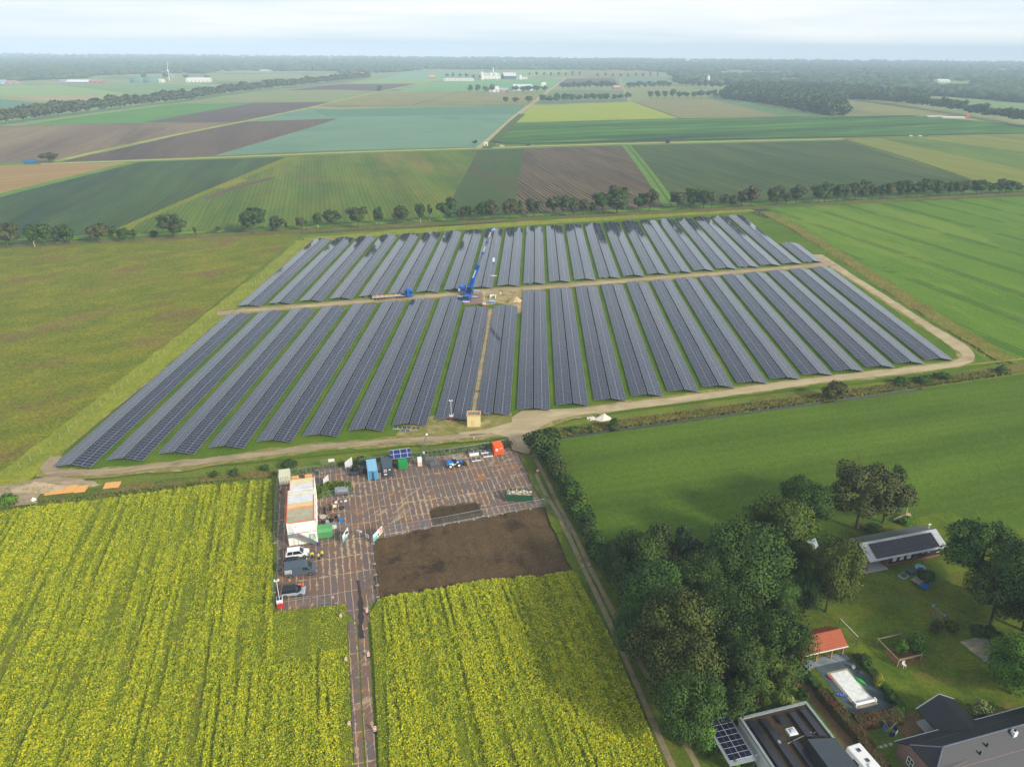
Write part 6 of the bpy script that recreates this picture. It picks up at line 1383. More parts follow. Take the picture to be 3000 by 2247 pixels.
GB = [(2125, 2085, 2000, 56, 'leafolive', 'yellow green bush by the carport'), (2285, 2008, 1965, 54, 'leafyellow', 'yellow variegated shrub beside the garden hose'), (2301, 2072, 2032, 56, 'leafpale', 'clump of pale pampas grass above the flat roof'), (2062, 2210, 2118, 76, 'leafbright', 'green bush beside the lane at the bottom edge'), (2150, 2262, 2212, 34, 'leafbright', 'young shrub in front of the carport'), (2633, 1922, 1872, 50, 'leafbright', 'left one of two fresh green trees inside the timber frame'), (2682, 1912, 1856, 68, 'leafbright', 'right one of two fresh green trees inside the timber frame'), (2706, 1705, 1660, 62, 'leafdark', 'round bush in front of the barn'), (2735, 1858, 1812, 40, 'leafline', 'small orchard tree on the lawn'), (2530, 1950, 1915, 46, 'leafdark', 'bush at the top of the poolside border'), (2570, 2010, 1975, 44, 'leafyellow', 'bush with yellow flowers in the poolside border'), (2600, 2055, 2018, 40, 'leafdark', 'dark bush in the middle of the poolside border'), (2625, 2095, 2060, 44, 'leafdark', 'last bush of the poolside border'), (2780, 1850, 1815, 50, 'leafolive', 'brownish bush on the right lawn'), (2860, 1862, 1828, 50, 'leafdark', 'bush beside the paved square'), (2905, 1868, 1835, 60, 'leafdark', 'dark bush above the paved square'), (2350, 2050, 2020, 40, 'leafdark', 'low bush right of the pampas grass'), (2200, 2110, 2060, 70, 'leafdark', 'bush against the back of the flat roofed house'), (2390, 1880, 1840, 50, 'leafolive', 'bush behind the orange roofed shelter'), (2300, 1830, 1790, 60, 'leafdark', 'dark bush under the garden trees'), (2650, 1535, 1510, 50, 'leafbright', 'leafy clump beside the fallen trunk'), (2560, 1562, 1535, 60, 'leafdark', 'undergrowth between the two airy trees')]
for k, g_ in enumerate(GB): T('garden_shrub', g_[5], 'shrub', g_[0], g_[1], g_[2], g_[3], 'bush', k % 4, g_[4], False)
T('pumpkin_patch', 'patch of big pale pumpkin leaves beside the gabled annexe', 'plants', 2868, 2105, 2055, 80, 'bush', 1, 'leafpale', False)
# ================================================================ the gardens and houses
GR = rad(17.0)
garden = field_mat('garden lawn', (78, 100, 26), (104, 120, 34), 4.5, (118, 108, 52), 8, (.52, .70), 2.2, .32, k=.9)
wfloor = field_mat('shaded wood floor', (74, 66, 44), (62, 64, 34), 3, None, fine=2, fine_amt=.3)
poly_sheet('garden_lawn', [(2290, 1800), (2330, 1700), (2440, 1640), (2500, 1560), (2780, 1500), (2850, 1540), (3100, 1560), (3700, 1700), (4400, 2500), (2500, 2500), (2330, 1990)], garden, z=.30)
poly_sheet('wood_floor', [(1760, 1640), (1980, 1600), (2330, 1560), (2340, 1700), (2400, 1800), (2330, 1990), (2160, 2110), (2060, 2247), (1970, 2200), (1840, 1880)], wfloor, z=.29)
paving = field_mat('brown brick paving', (124, 98, 76), (106, 86, 68), .8, None, fine=4, fine_amt=.25)
strip('brick_path', [(2296, 1930), (2352, 2008), (2407, 2068), (2461, 2138.7), (2498, 2190), (2560, 2290)], 2.4, paving, z=.33)
poly_sheet('brick_terrace', [(2633.7, 2103), (2671, 2089.5), (2686, 2101), (2715, 2144), (2644, 2165), (2629.6, 2136.6)], paving, z=.33)
poly_sheet('patio', [(2343, 1945), (2470, 1913), (2491, 1935), (2386, 1958), (2365, 1974)], field_mat('pale blue patio', (134, 146, 158), (120, 132, 146), 2), z=.33)
poly_sheet('pool_deck', [(2386, 1958), (2491, 1935), (2625, 2068), (2600, 2080), (2494, 2097)], field_mat('slate pool deck', (84, 96, 108), (74, 84, 96), 2, fine=1.2, fine_amt=.12), z=.34)
poly_sheet('paved_square', [(2809, 1883), (2867, 1869), (2935, 1890), (2965, 1962), (2887, 1945)], field_mat('worn grey paving', (146, 142, 134), (128, 126, 118), 1.2, (196, 176, 140), 4, (.5, .66), 2, .2), z=.33)
poly_sheet('planting_bed', [(2584, 1907), (2677, 1886), (2712.7, 1939), (2626, 1956)], field_mat('bark mulch', (136, 106, 74), (110, 88, 60), .8), z=.33)
poly_sheet('gravel_drive', [(2950, 1990), (3000, 2030), (3200, 2200), (3300, 2200), (3100, 1990)], paving, z=.33)
ZG = .33
def at(o, u, v, z=ZG): return lx(o, u, v, z, GR)
def gable(mb, u0, u1, v0, v1, ze, zr, th=.12, vr=None):
    "two roof slabs, ridge along u"
    vm = (v0+v1)/2 if vr is None else vr
    mb.hexa([(u0, v0, ze-th), (u1, v0, ze-th), (u1, vm, zr-th), (u0, vm, zr-th), (u0, v0, ze), (u1, v0, ze), (u1, vm, zr), (u0, vm, zr)])
    mb.hexa([(u0, vm, zr-th), (u1, vm, zr-th), (u1, v1, ze-th), (u0, v1, ze-th), (u0, vm, zr), (u1, vm, zr), (u1, v1, ze), (u0, v1, ze)])
def rib_mat(name, rgb, per, amt=.35, axis=0, rough=.5, per2=None, dirt=None):
    m, n, l, p = new_mat(name); t = n.new('ShaderNodeTexCoord'); sp = n.new('ShaderNodeSeparateXYZ'); l.new(t.outputs['Object'], sp.inputs[0])
    a = math_(n, l, 'PINGPONG', sp.outputs[axis], per/2); f = math_(n, l, 'MULTIPLY', math_(n, l, 'LESS_THAN', a, per*.11), amt)
    if per2: b = math_(n, l, 'LESS_THAN', math_(n, l, 'PINGPONG', sp.outputs[1-axis], per2/2), per2*.07); f = math_(n, l, 'MAXIMUM', f, math_(n, l, 'MULTIPLY', b, amt))
    c = lin(rgb); base = mixc(n, l, ramp(n, l, noise(n, l, t.outputs['Object'], 1.4, 4, .7), .4, .7), c, lin(dirt) if dirt else tuple(v*.8 for v in c))
    col = mixc(n, l, f, base, (0.0, 0.0, 0.0)); l.new(col, p.inputs['Base Color']); p.inputs['Roughness'].default_value = rough
    bn = n.new('ShaderNodeBump'); bn.inputs['Distance'].default_value = .03; l.new(a, bn.inputs['Height']); l.new(bn.outputs[0], p.inputs['Normal']); return m
bo = G(2548, 1649, 2.6)
blackwood = cm('black timber cladding', (34, 36, 42), rough=.8); brick = rib_mat('red brick', (140, 84, 66), .25, .25, 2, .9); timber = cm('oak post', (176, 128, 76), rough=.8)
t = thing('barn', 'long black timber barn with a pale ribbed roof and black solar panels', 'barn', (bo[0], bo[1], ZG), GR)
mb = MB(); mb.prism([(.7, .35), (6.4, .35), (6.4, 2.45), (3.55, 4.0), (.7, 2.45)], 4.6, 17.0, axis='x'); mb.build('wall', blackwood, t)
mb = MB(); mb.box(4.5, 17.1, .6, 6.5, 0, .4); mb.box(4.5, 4.9, .58, 1.6, .4, 2.2); mb.build('brick_base', brick, t)
mb = MB(); gable(mb, 0, 17.5, 0, 7.0, 2.45, 4.15); mb.m = [0]*6+[1]*6; mb.build('roof', [rib_mat('pale ribbed roof sheet', (184, 186, 186), .32, .45, 0, .4), rib_mat('ribbed roof sheet with painted shade', (92, 100, 102), .32, .25, 0, .4)], t)  # back slope: same sheet, its shade from the sun painted in as darker grey
a_ = math.atan2(1.7, 3.5); mb = MB(); mb.box(0, 14.2, 0, 3.0, 0, .06); o = mb.build('solar_panel', pv_mat('black barn modules', 1.78, 1.0, (20, 22, 30), (38, 40, 48), .05, False, .25), t); o.location = (1.7, .35*cos(a_), 2.47+.35*sin(a_)); o.rotation_euler = (a_, 0, 0)
for u in (.25, ):
    for v in (.3, 6.6): mb = MB(); mb.box(u-.12, u+.12, v-.12, v+.12, 0, 2.4); mb.build('post', timber, t)
mb = MB(); mb.bar((.2, .3, 2.35), (4.6, .3, 2.35), .16); mb.bar((.2, .3, 2.35), (.2, 6.6, 2.35), .16); mb.build('beam', timber, t)
mb = MB(); mb.box(-.6, 4.6, -.1, 7.0, -.05, .05); mb.build('porch_floor', cm('pale concrete', (168, 170, 172), rough=.8), t)
for u in (6.3, 7.9, 9.5):
    mb = MB(); mb.box(u-.42, u+.42, .60, .68, .9, 1.9); mb.build('window', white, t)
for u in (12.6, 13.8): mb = MB(); mb.box(u-.2, u+.2, .60, .68, 1.5, 2.1); o = mb.build('window', glass, t); mb = MB(); mb.box(u-.22, u+.25, .56, .6, 1.45, 1.55); mb.box(u+.2, u+.28, .56, .6, 1.5, 2.1); mb.build('frame', cream, o)
mb = MB(); mb.box(15.8, 16.6, .60, .68, 1.2, 2.1); o = mb.build('window', glass, t); mb = MB(); mb.box(15.7, 16.7, .55, .6, 1.1, 1.22); mb.box(16.55, 16.7, .55, .6, 1.2, 2.1); mb.build('frame', cream, o)
mb = MB(); mb.box(10.6, 11.5, .60, .69, .1, 2.1); mb.build('door', cm('brown door', (88, 66, 48)), t)
mb = MB(); mb.tube((16.6, 4.3, 3.6), (16.6, 4.3, 4.8), .08); mb.box(16.3, 16.9, 4.2, 4.4, 4.7, 4.85); mb.build('flue', white, t)
# orange roofed shelter
oo = G(2353, 1923, 2.5)
t = thing('garden_shelter', 'open garden shelter with an orange tiled roof beside the pool patio', 'shelter', (oo[0], oo[1], ZG), GR)
mb = MB(); gable(mb, 0, 8.2, 0, 4.6, 2.2, 3.75); mb.build('roof', rib_mat('orange roof tiles', (168, 84, 48), .3, .35, 0, .8, .36, dirt=(156, 76, 42)), t)
mb = MB(); mb.box(.3, 7.9, 4.1, 4.3, 0, 2.2); mb.box(.2, .4, .4, 4.3, 0, 2.2); mb.prism([(.2, 2.1), (4.4, 2.1), (2.3, 3.55)], .25, .35, axis='x'); mb.prism([(.2, 2.1), (4.4, 2.1), (2.3, 3.55)], 7.85, 7.95, axis='x'); mb.build('wall', blackwood, t)
for u in (.35, 3.0, 5.7, 7.8): mb = MB(); mb.box(u-.1, u+.1, .3, .5, 0, 2.2); mb.build('post', timber, t)
mb = MB(); mb.bar((0, .4, 2.12), (8.2, .4, 2.12), .16); mb.bar((0, -.02, 2.2), (8.2, -.02, 2.2), .1, .12); mb.build('beam', white, t)
mb = MB(); mb.box(2.6, 5.4, 1.6, 2.4, .68, .75); 
for a, b in ((2.8, 1.7), (5.2, 1.7), (2.8, 2.3), (5.2, 2.3)): mb.box(a-.05, a+.05, b-.05, b+.05, 0, .68)
tag(mb.build('garden_table', timber, None, (oo[0], oo[1], ZG), GR), 'timber table under the orange roofed shelter', 'table')
# pool
pl = G(2430, 1978.7); pr = G(2478.7, 1967.8); pb_ = G(2553, 2054.6); au = math.atan2(pr[1]-pl[1], pr[0]-pl[0]); pw = dist2(pl, pr); plen = dist2(pr, pb_)
t = thing('swimming_pool', 'swimming pool closed by a white slatted cover', 'pool', (pl[0], pl[1], ZG), au)
mb = MB(); mb.box(-.35, pw+.35, -plen-.9, .35, .0, .05); mb.build('coping', cm('sandstone coping', (160, 150, 128), rough=.8), t)
mb = MB(); mb.box(0, pw, -plen, 0, .05, .12); mb.build('cover', rib_mat('white pool slats', (238, 238, 230), .25, .10, 1, .4), t)
mb = MB(); mb.tube((-.1, -plen-.3, .3), (pw+.1, -plen-.3, .3), .22, n=12); mb.box(-.3, -.1, -plen-.55, -plen-.05, 0, .6); mb.box(pw+.1, pw+.3, -plen-.55, -plen-.05, 0, .6); mb.build('cover_roller', white, t)
for px_, lab, col, w_, l_ in (((2430, 1990), 'red and white float beside the pool', (226, 90, 80), .5, 1.0), ((2519, 2001), 'green inflatable lying beside the pool', (30, 190, 70), .6, 1.9), ((2462, 2042), 'blue inflatable lying beside the pool', (70, 96, 160), .6, 2.2)):
    V, Fc, N, _, _ = crown_arrays(int(px_[0]), 5, 160, .1, rx=.5, z0=0, spread=.4); g = G(*px_)
    mb = MB(); a = rad(-50 if 'blue' not in lab else -10)
    for k in range(6): s0 = -l_/2+k*l_/6; r0 = w_/2*sin(pi*(k+.15)/6.3); r1 = w_/2*sin(pi*(k+1.15)/6.3); mb.tube((s0*cos(a), s0*sin(a), .12), ((s0+l_/6)*cos(a), (s0+l_/6)*sin(a), .12), r0, r1, 10)
    tag(mb.build('pool_float', cm('float '+lab[:4], col, rough=.35), None, (g[0], g[1], ZG+.05), smooth=True), lab, 'pool toy')
for px_, lab, m_, h_ in (((2498, 1963), 'white bucket by the pool border', white, .45), ((2512, 1970), 'black garden chair by the pool border', black, .8)):
    t = thing('bucket' if 'bucket' in lab else 'garden_chair', lab, 'bucket' if 'bucket' in lab else 'chair', (*G(*px_)[:2], ZG), GR)
    if 'bucket' in lab: mb = MB(); mb.tube((0, 0, 0), (0, 0, h_), .2, .28, 12); mb.build('body', m_, t); mb = MB(); mb.tube((0, 0, h_), (0, 0, h_+.02), .29, .29, 12); mb.build('rim', cream, t)
    else:
        mb = MB(); mb.box(-.3, .3, -.3, .3, .4, .48); mb.build('seat', m_, t); mb = MB(); mb.box(-.3, .3, .24, .3, .48, 1.0); mb.build('backrest', m_, t)
        for a in (-.26, .26):
            for b in (-.26, .26): mb = MB(); mb.tube((a, b, 0), (a, b, .4), .03, n=5); mb.build('leg', m_, t)
# flat roofed house
ho = G(2165.5, 2100.7, 3.5)
t = thing('flat_roof_house', 'white house with a dark flat roof carrying rows of black solar panels', 'house', (ho[0], ho[1], ZG), GR)
hw = 3.2
mb = MB(); mb.box(.05, 10.75, -15, -.05, 0, hw-.35); mb.build('wall', cm('white render', (216, 218, 222), rough=.8, var=.04), t)
mb = MB(); mb.box(.35, 10.45, -14.7, -.35, hw-.35, hw-.22); mb.build('roof', field_mat('bitumen roof', (74, 64, 54), (60, 54, 48), 2.5, (46, 44, 42), 5, (.5, .66), 1.5, .15), t)
pm = cm('zinc parapet', (150, 158, 160), rough=.45); mb = MB(); mb.box(0, .35, -15, 0, hw-.35, hw); mb.box(10.45, 10.8, -15, 0, hw-.35, hw); mb.box(.35, 10.45, -.35, 0, hw-.35, hw); mb.build('parapet', pm, t)
bpv = pv_mat('black flat roof modules', 1.02, 1.7, (30, 31, 38), (46, 48, 56), .05, False, .3)
for (u, v0, v1) in ((1.2, -1.0, -13.5), (3.1, -1.2, -13.0), (5.5, -1.2, -2.6), (7.6, -1.2, -5.3), (9.4, -1.2, -5.6), (5.2, -5.3, -13)):
    mb = MB(); mb.box(-.52, .52, v1, v0, -.03, .03); o = mb.build('solar_panel', bpv, t); o.location = (u, 0, hw+.02); o.rotation_euler = (0, rad(12), 0)
mb = MB(); mb.taper(5.1, 6.5, -4.4, -3.2, hw-.22, hw+.02, .1, .1); o = mb.build('skylight', white, t); mb = MB(); mb.taper(5.35, 6.25, -4.2, -3.4, hw+.02, hw+.2, .25, .25); mb.build('dome', cm('skylight dome', (178, 182, 200), rough=.15), o)
mb = MB(); mb.tube((3.0, -5.0, hw-.2), (3.0, -5.0, hw+.25), .22, n=14); mb.build('vent', pm, t)
mb = MB(); mb.bar((4.2, -5.3, hw-.16), (8.3, -4.6, hw-.16), .08); mb.bar((8.6, -4.8, hw-.16), (9.6, -4.6, hw-.16), .08); mb.build('cable_duct', cream, t)
tl = rib_mat('dark grooved roof sheet', (60, 66, 74), .22, .5, 0, .45)
mb = MB(); mb.hexa([(6.3, -15, hw-.3), (10.6, -15, hw-.3), (10.6, -6.4, hw-.3), (6.3, -6.2, hw-.3), (6.3, -15, hw+1.1), (10.75, -15, hw+.15), (10.75, -6.4, hw+.15), (6.3, -6.2, hw+1.1)]); mb.build('sloping_roof', tl, t)
mb = MB(); mb.box(-.0, .06, -8.6, -7.7, 1.4, 2.4); mb.build('window', glass, t)
# solar carport
co = G(2062.9, 2112.7, 2.6)
t = thing('solar_carport', 'carport whose flat roof is a grid of blue solar panels beside the white house', 'carport', (co[0], co[1], ZG), GR-rad(1))
mb = MB(); mb.box(0, 4.0, -7.1, .1, 2.1, 2.26); mb.build('roof', pm, t)
mb = MB(); mb.box(0, 3.36, -6.3, 0, 0, .05); o = mb.build('solar_panel', pv_mat('carport modules', 1.68, .9, (22, 26, 44), (190, 194, 200), .05, True, .12), t); o.location = (.34, -.15, 2.27)
for u in (.2, 3.8):
    for v in (-.2, -3.5, -6.8): mb = MB(); mb.box(u-.07, u+.07, v-.07, v+.07, 0, 2.1); mb.build('post', cm('grey post', (110, 112, 112)), t)
mb = MB(); mb.bar((3.9, -6.6, 2.2), (6.2, -6.0, 2.3), .08); mb.build('strut', white, t)
t = thing('garden_shed', 'low dark felt roofed shed behind the solar carport', 'shed', at(G(2068, 2098), 0, 0), GR)
mb = MB(); mb.box(0, 3.0, -2.2, 0, 0, 1.9); mb.build('wall', cm('grey boards', (96, 90, 82)), t); mb = MB(); mb.box(-.1, 3.1, -2.3, .1, 1.9, 2.0); mb.build('roof', cm('roof felt', (54, 56, 60), rough=.9), t); mb = MB(); mb.box(.5, 1.3, -2.24, -2.2, 0, 1.7); mb.build('door', cm('brown door', (88, 66, 48)), t)
# caravan
t = thing('caravan', 'white caravan with two roof vents beside the flat roofed house', 'caravan', (43.6, 69.0, ZG), GR-rad(90)+rad(3))
mb = MB(); mb.box(0, 6.0, .1, 2.3, .5, 2.45); mb.build('body', cm('caravan white', (230, 230, 226), rough=.35, var=.02), t, bevel=.15)
for x_ in (1.0, 2.6): mb = MB(); mb.box(x_-.25, x_+.25, 1.0, 1.5, 2.45, 2.55); o = mb.build('roof_vent', cm('grey lid', (130, 134, 140)), t); mb = MB(); mb.box(x_-.18, x_+.18, 1.07, 1.43, 2.55, 2.58); mb.build('vent_lid', dgrey, o)
mb = MB(); mb.box(3.2, 4.3, .7, 1.3, 2.45, 2.65); mb.build('air_conditioner', white, t, bevel=.05)
mb = MB(); mb.box(1.5, 2.5, .07, .1, 1.3, 1.9); mb.build('window', glass, t)
for y_ in (.2, 2.2): wheel('w', t, 3.2, y_, .35, .35, .2)
# long house at the corner
lo_ = G(2620, 2172, 2.7); slate = rib_mat('dark roof tiles', (26, 29, 37), .32, .4, 0, .55, .36); pink = rib_mat('brown pink brick', (136, 106, 98), .2, .12, 2, .9)
t = thing('brick_house', 'long brick house with a dark half hipped roof at the lower right corner', 'house', (lo_[0], lo_[1], ZG), GR)
e, rdg = 2.37, 5.3; V = [(0, 0, e), (24, 0, e), (24, -4.1, rdg), (3.2, -4.1, rdg), (.4, -1.9, e+1.55), (.4, -6.3, e+1.55), (0, -8.2, e), (24, -8.2, e)]
def slab(mb, pts, th=.14):
    n = len(pts); i = len(mb.v); mb.v += [tuple(p) for p in pts]+[(p[0], p[1], p[2]-th) for p in pts]
    mb.f.append(tuple(range(i, i+n))); mb.m.append(mb.cur); mb.f.append(tuple(range(i+2*n-1, i+n-1, -1))); mb.m.append(mb.cur)
    for k in range(n): mb.f.append((i+k, i+n+k, i+n+(k+1) % n, i+(k+1) % n)); mb.m.append(mb.cur)
mb = MB(); slab(mb, [V[1], V[0], V[4], V[3], V[2]]); slab(mb, [V[4], V[5], V[3]]); slab(mb, [V[5], V[6], V[7], V[2], V[3]]); ro = mb.build('roof', slate, t)
mb = MB(); mb.tube((V[3][0], V[3][1], rdg+.03), (24, -4.1, rdg+.03), .12, n=8); mb.tube((.4, -1.9, e+1.58), V[3], .1, n=8); mb.tube((.4, -6.3, e+1.58), V[3], .1, n=8); mb.build('ridge', cm('ridge tiles', (92, 98, 110)), ro)
mb = MB(); mb.prism([(-.35, 0), (-.35, e), (-1.95, e+1.4), (-6.25, e+1.4), (-7.85, e), (-7.85, 0)], .45, 23.5, axis='x'); mb.build('wall', pink, t)
for v in (-2.7, -5.6):
    mb = MB(); mb.box(.40, .45, v-.5, v+.5, .95, 2.2); o = mb.build('window', glass, t); mb = MB()
    for q in ((v-.55, v-.45, .9, 2.25), (v+.45, v+.55, .9, 2.25), (v-.55, v+.55, .88, .98), (v-.55, v+.55, 2.15, 2.25), (v-.03, v+.03, .95, 2.2), (v-.5, v+.5, 1.5, 1.56)): mb.box(.36, .40, q[0], q[1], q[2], q[3])
    mb.build('frame', white, o)
for (u, v, z) in ((8, -5.6, 4.3), (9.5, -5.1, 4.7)): mb = MB(); mb.tube((u, v, z-.3), (u, v, z+.45), .12, n=8); mb.build('vent', black, t)
mb = MB(); mb.box(14.0, 14.6, -5.0, -4.4, 4.6, 5.5); o = mb.build('chimney', white, t); mb = MB(); mb.tube((14.3, -4.7, 5.5), (14.3, -4.7, 5.75), .16, n=8); mb.build('chimney_pot', black, o)
mb = MB(); mb.bar((0, .02, e), (24, .02, e), .12); mb.build('gutter', cm('zinc gutter', (160, 168, 174)), t)
an = G(2684, 2076, 2.6)
t = thing('gabled_annexe', 'open annexe with a dark tiled gable roof joined to the long brick house', 'annexe', (an[0], an[1], ZG), GR)
mb = MB(); slab(mb, [(0, 0, 2.27), (0, -6.4, 2.27), (3.4, -6.4, 4.2), (3.4, 0, 4.2)]); slab(mb, [(3.4, 0, 4.2), (3.4, -6.4, 4.2), (6.7, -6.4, 2.27), (6.7, 0, 2.27)]); mb.build('roof', rib_mat('dark roof tiles across', (26, 29, 37), .36, .4, 1, .55, .32), t)
mb = MB(); mb.bar((0, .03, 2.27), (3.4, .03, 4.2), .12); mb.bar((3.4, .03, 4.2), (6.7, .03, 2.27), .12); mb.build('verge_board', cm('zinc gutter', (160, 168, 174)), t)
mb = MB(); mb.box(3.6, 6.4, -6.2, -.4, 0, 2.2); mb.build('wall', pink, t)
for v in (-.4, -3.2): mb = MB(); mb.box(.25, .4, v-.08, v+.08, 0, 2.2); mb.build('post', timber, t)
mb = MB(); mb.box(.2, 3.6, -6.2, -.3, -.02, .05); mb.build('floor', cm('pale concrete', (168, 170, 172), rough=.8), t)
# small things in the gardens
t = thing('sail_roof', 'pale sail roof between the garden trees', 'sail', (*G(2352, 1640)[:2], ZG), GR)
sz = [G(2350, 1592, 3.0), G(2388, 1580, 3.0), G(2397, 1603, 3.0), G(2368, 1626, 3.0)]; s0 = G(2352, 1640)
ri = lambda p: ((p[0]-s0[0])*cos(-GR)-(p[1]-s0[1])*sin(-GR), (p[0]-s0[0])*sin(-GR)+(p[1]-s0[1])*cos(-GR), p[2])
mb = MB(); slab(mb, [ri(p) for p in reversed(sz)], .05); mb.build('canopy', cm('pale sail', (196, 206, 218)), t)
for p in sz: q = ri(p); mb = MB(); mb.tube((q[0], q[1], 0), (q[0], q[1], 3.0), .06, n=6); mb.build('post', galv, t)
t = thing('play_swing', 'metal garden swing with blue corner joints', 'swing', (*G(2733, 1815)[:2], ZG), 0)
A = G(2733, 1778, 2.2); B = G(2765, 1806.8, 2.2); o0 = G(2733, 1815); A = (A[0]-o0[0], A[1]-o0[1], 2.2); B = (B[0]-o0[0], B[1]-o0[1], 2.2)
dn = Vector((B[0]-A[0], B[1]-A[1], 0)).normalized(); nn_ = Vector((-dn.y, dn.x, 0))
mb = MB(); mb.tube(A, B, .05); mb.build('beam', galv, t)
for P_ in (A, B):
    for s_ in (-1, 1): q = Vector(P_)+nn_*s_*1.0; mb = MB(); mb.tube(P_, (q.x, q.y, 0), .05); mb.build('leg', timber, t)
    mb = MB(); mb.box(P_[0]-.15, P_[0]+.15, P_[1]-.15, P_[1]+.15, 2.05, 2.35); mb.build('joint', cm('play blue', (70, 170, 210)), t)
for f_ in (.3, .7):
    q = Vector(A).lerp(Vector(B), f_); mb = MB(); mb.box(q.x-.25, q.x+.25, q.y-.1, q.y+.1, .5, .56); so_ = mb.build('seat', cm('play seat blue', (30, 110, 200)) if f_ < .5 else cm('play yellow', (226, 206, 40)), t)
    mb = MB(); mb.tube((q.x-.2, q.y, .55), (q.x-.2, q.y, 2.2), .012, n=4); mb.tube((q.x+.2, q.y, .55), (q.x+.2, q.y, 2.2), .012, n=4); mb.build('rope', cream, so_)
t = thing('football_goal', 'white football goal with posts behind the orange roofed shelter', 'goal', (*G(2455, 1842)[:2], ZG), 0)
o0 = G(2455, 1842); b2 = G(2506, 1896); q = (b2[0]-o0[0], b2[1]-o0[1])
mb = MB(); mb.tube((0, 0, 1.9), (q[0], q[1], 1.9), .06, n=8); mb.build('crossbar', white, t)
for p in ((0, 0), q): mb = MB(); mb.tube((p[0], p[1], 0), (p[0], p[1], 1.9), .06, n=8); mb.build('post', cm('green post', (40, 110, 80)), t)
mb = MB(); mb.quad((0, 0, 1.9), (q[0], q[1], 1.9), (q[0]+.9, q[1]+.6, 0), (.9, .6, 0)); mb.build('net', M['mesh'], t)
t = thing('plant_enclosure', 'square timber frame round the planting bed', 'frame', (*G(2626, 1956)[:2], ZG), GR)
mb = MB(); mb.bar((0, 0, 1.3), (4.4, 0, 1.3), .2); mb.bar((0, 0, 1.3), (0, 4.6, 1.3), .14); mb.bar((0, 4.6, 1.3), (4.4, 4.6, 1.3), .14); mb.build('beam', woodg, t)
for a, b in ((0, 0), (4.4, 0), (0, 4.6), (4.4, 4.6)): mb = MB(); mb.bar((a, b, 0), (a, b, 1.5), .18); mb.build('post', woodg, t)
t = thing('high_chair', 'small white wooden chair in front of the planting bed', 'chair', (*G(2645, 1958)[:2], ZG), GR)
mb = MB(); mb.box(-.25, .25, -.25, .25, .5, .56); mb.build('seat', white, t); mb = MB(); mb.box(-.25, .25, .2, .26, .56, 1.1); mb.build('backrest', white, t)
for a in (-.22, .22):
    for b in (-.22, .22): mb = MB(); mb.bar((a, b, 0), (a, b, .5), .05); mb.build('leg', white, t)
t = thing('clothes_dryer', 'rotary clothes dryer hung with blue washing beside the copper hedge', 'clothes dryer', (*G(2600, 2160)[:2], ZG), 0)
mb = MB(); mb.tube((0, 0, 0), (0, 0, 1.8), .04); mb.build('pole', galv, t)
for a in range(4): mb = MB(); mb.tube((0, 0, 1.3), (1.3*cos(a*pi/2+.6), 1.3*sin(a*pi/2+.6), 1.9), .025, n=5); mb.build('arm', galv, t)
for k, (a, c_) in enumerate(((.3, (38, 60, 120)), (1.7, (40, 44, 60)), (3.1, (60, 120, 190)), (4.6, (24, 30, 70)), (5.4, (190, 206, 200)))):
    mb = MB(); mb.box(-.35, .35, -.02, .02, -.8, 0); w_ = mb.build('washing', cm('cloth %d' % k, c_), t); w_.location = (.85*cos(a), .85*sin(a), 1.75); w_.rotation_euler = (0, 0, a+pi/2)
for px_, nm, lab, c_, s_ in (((2645, 1693), 'sandbox', 'small white and black tray on the lawn before the barn', (170, 176, 180), (.8, .6, .25)), ((2685, 1712), 'picnic_table', 'grey wooden table on the lawn before the barn', (140, 132, 112), (1.0, .8, .7)), ((2704, 1726), 'climbing_bars', 'blue tubular play frame beside the grey table', (30, 90, 150), (.8, .8, .6)), ((2668, 1680), 'storage_chest', 'dark chest beside the round bush before the barn', (60, 76, 88), (.9, .6, .5)), ((2694, 1668), 'paddling_pool', 'pale round paddling pool behind the round bush', (176, 196, 214), (.9, .9, .25))):
    t = thing(nm, lab, nm.replace('_', ' '), (*G(*px_)[:2], ZG), GR+.3); a, b, h_ = s_; m_ = cm('paint '+nm, c_)
    if nm == 'paddling_pool': mb = MB(); mb.tube((0, 0, 0), (0, 0, h_), a, n=20); mb.build('body', m_, t); mb = MB(); mb.tube((0, 0, h_), (0, 0, h_+.02), a*.85, n=20); mb.build('water', cm('pool water', (120, 180, 200), rough=.1), t)
    elif nm in ('sandbox', 'storage_chest'): mb = MB(); mb.box(-a, a, -b, b, 0, h_); mb.build('body', m_, t, bevel=.04); mb = MB(); mb.box(-a*.8, a*.8, -b*.8, b*.8, h_, h_+.04); mb.build('lid', dgrey, t)
    else:
        mb = MB(); mb.box(-a, a, -b, b, h_-.08, h_); mb.build('top', m_, t)
        for x_ in (-a*.8, a*.8):
            for y_ in (-b*.8, b*.8): mb = MB(); mb.bar((x_, y_, 0), (x_, y_, h_-.08), .08); mb.build('leg', m_, t)
t = thing('fallen_trunk', 'bleached fallen tree trunk lying at the meadow edge behind the barn', 'log', (*G(2617, 1530)[:2], ZG), 0)
g2 = G(2660, 1520); g1 = G(2617, 1530); q = (g2[0]-g1[0], g2[1]-g1[1]); bl = cm('bleached wood', (176, 152, 122), rough=.9)
mb = MB(); mb.tube((0, 0, .3), (q[0]*.5, q[1]*.5, .45), .25, .45, 10); mb.tube((q[0]*.5, q[1]*.5, .45), (q[0], q[1], .6), .45, .6, 10); mb.build('trunk', bl, t); mb = MB(); mb.tube((q[0]*.75, q[1]*.75, .6), (q[0]*.8, q[1]*.8+.3, 2.4), .25, .1, 8); mb.build('branch', bl, t)
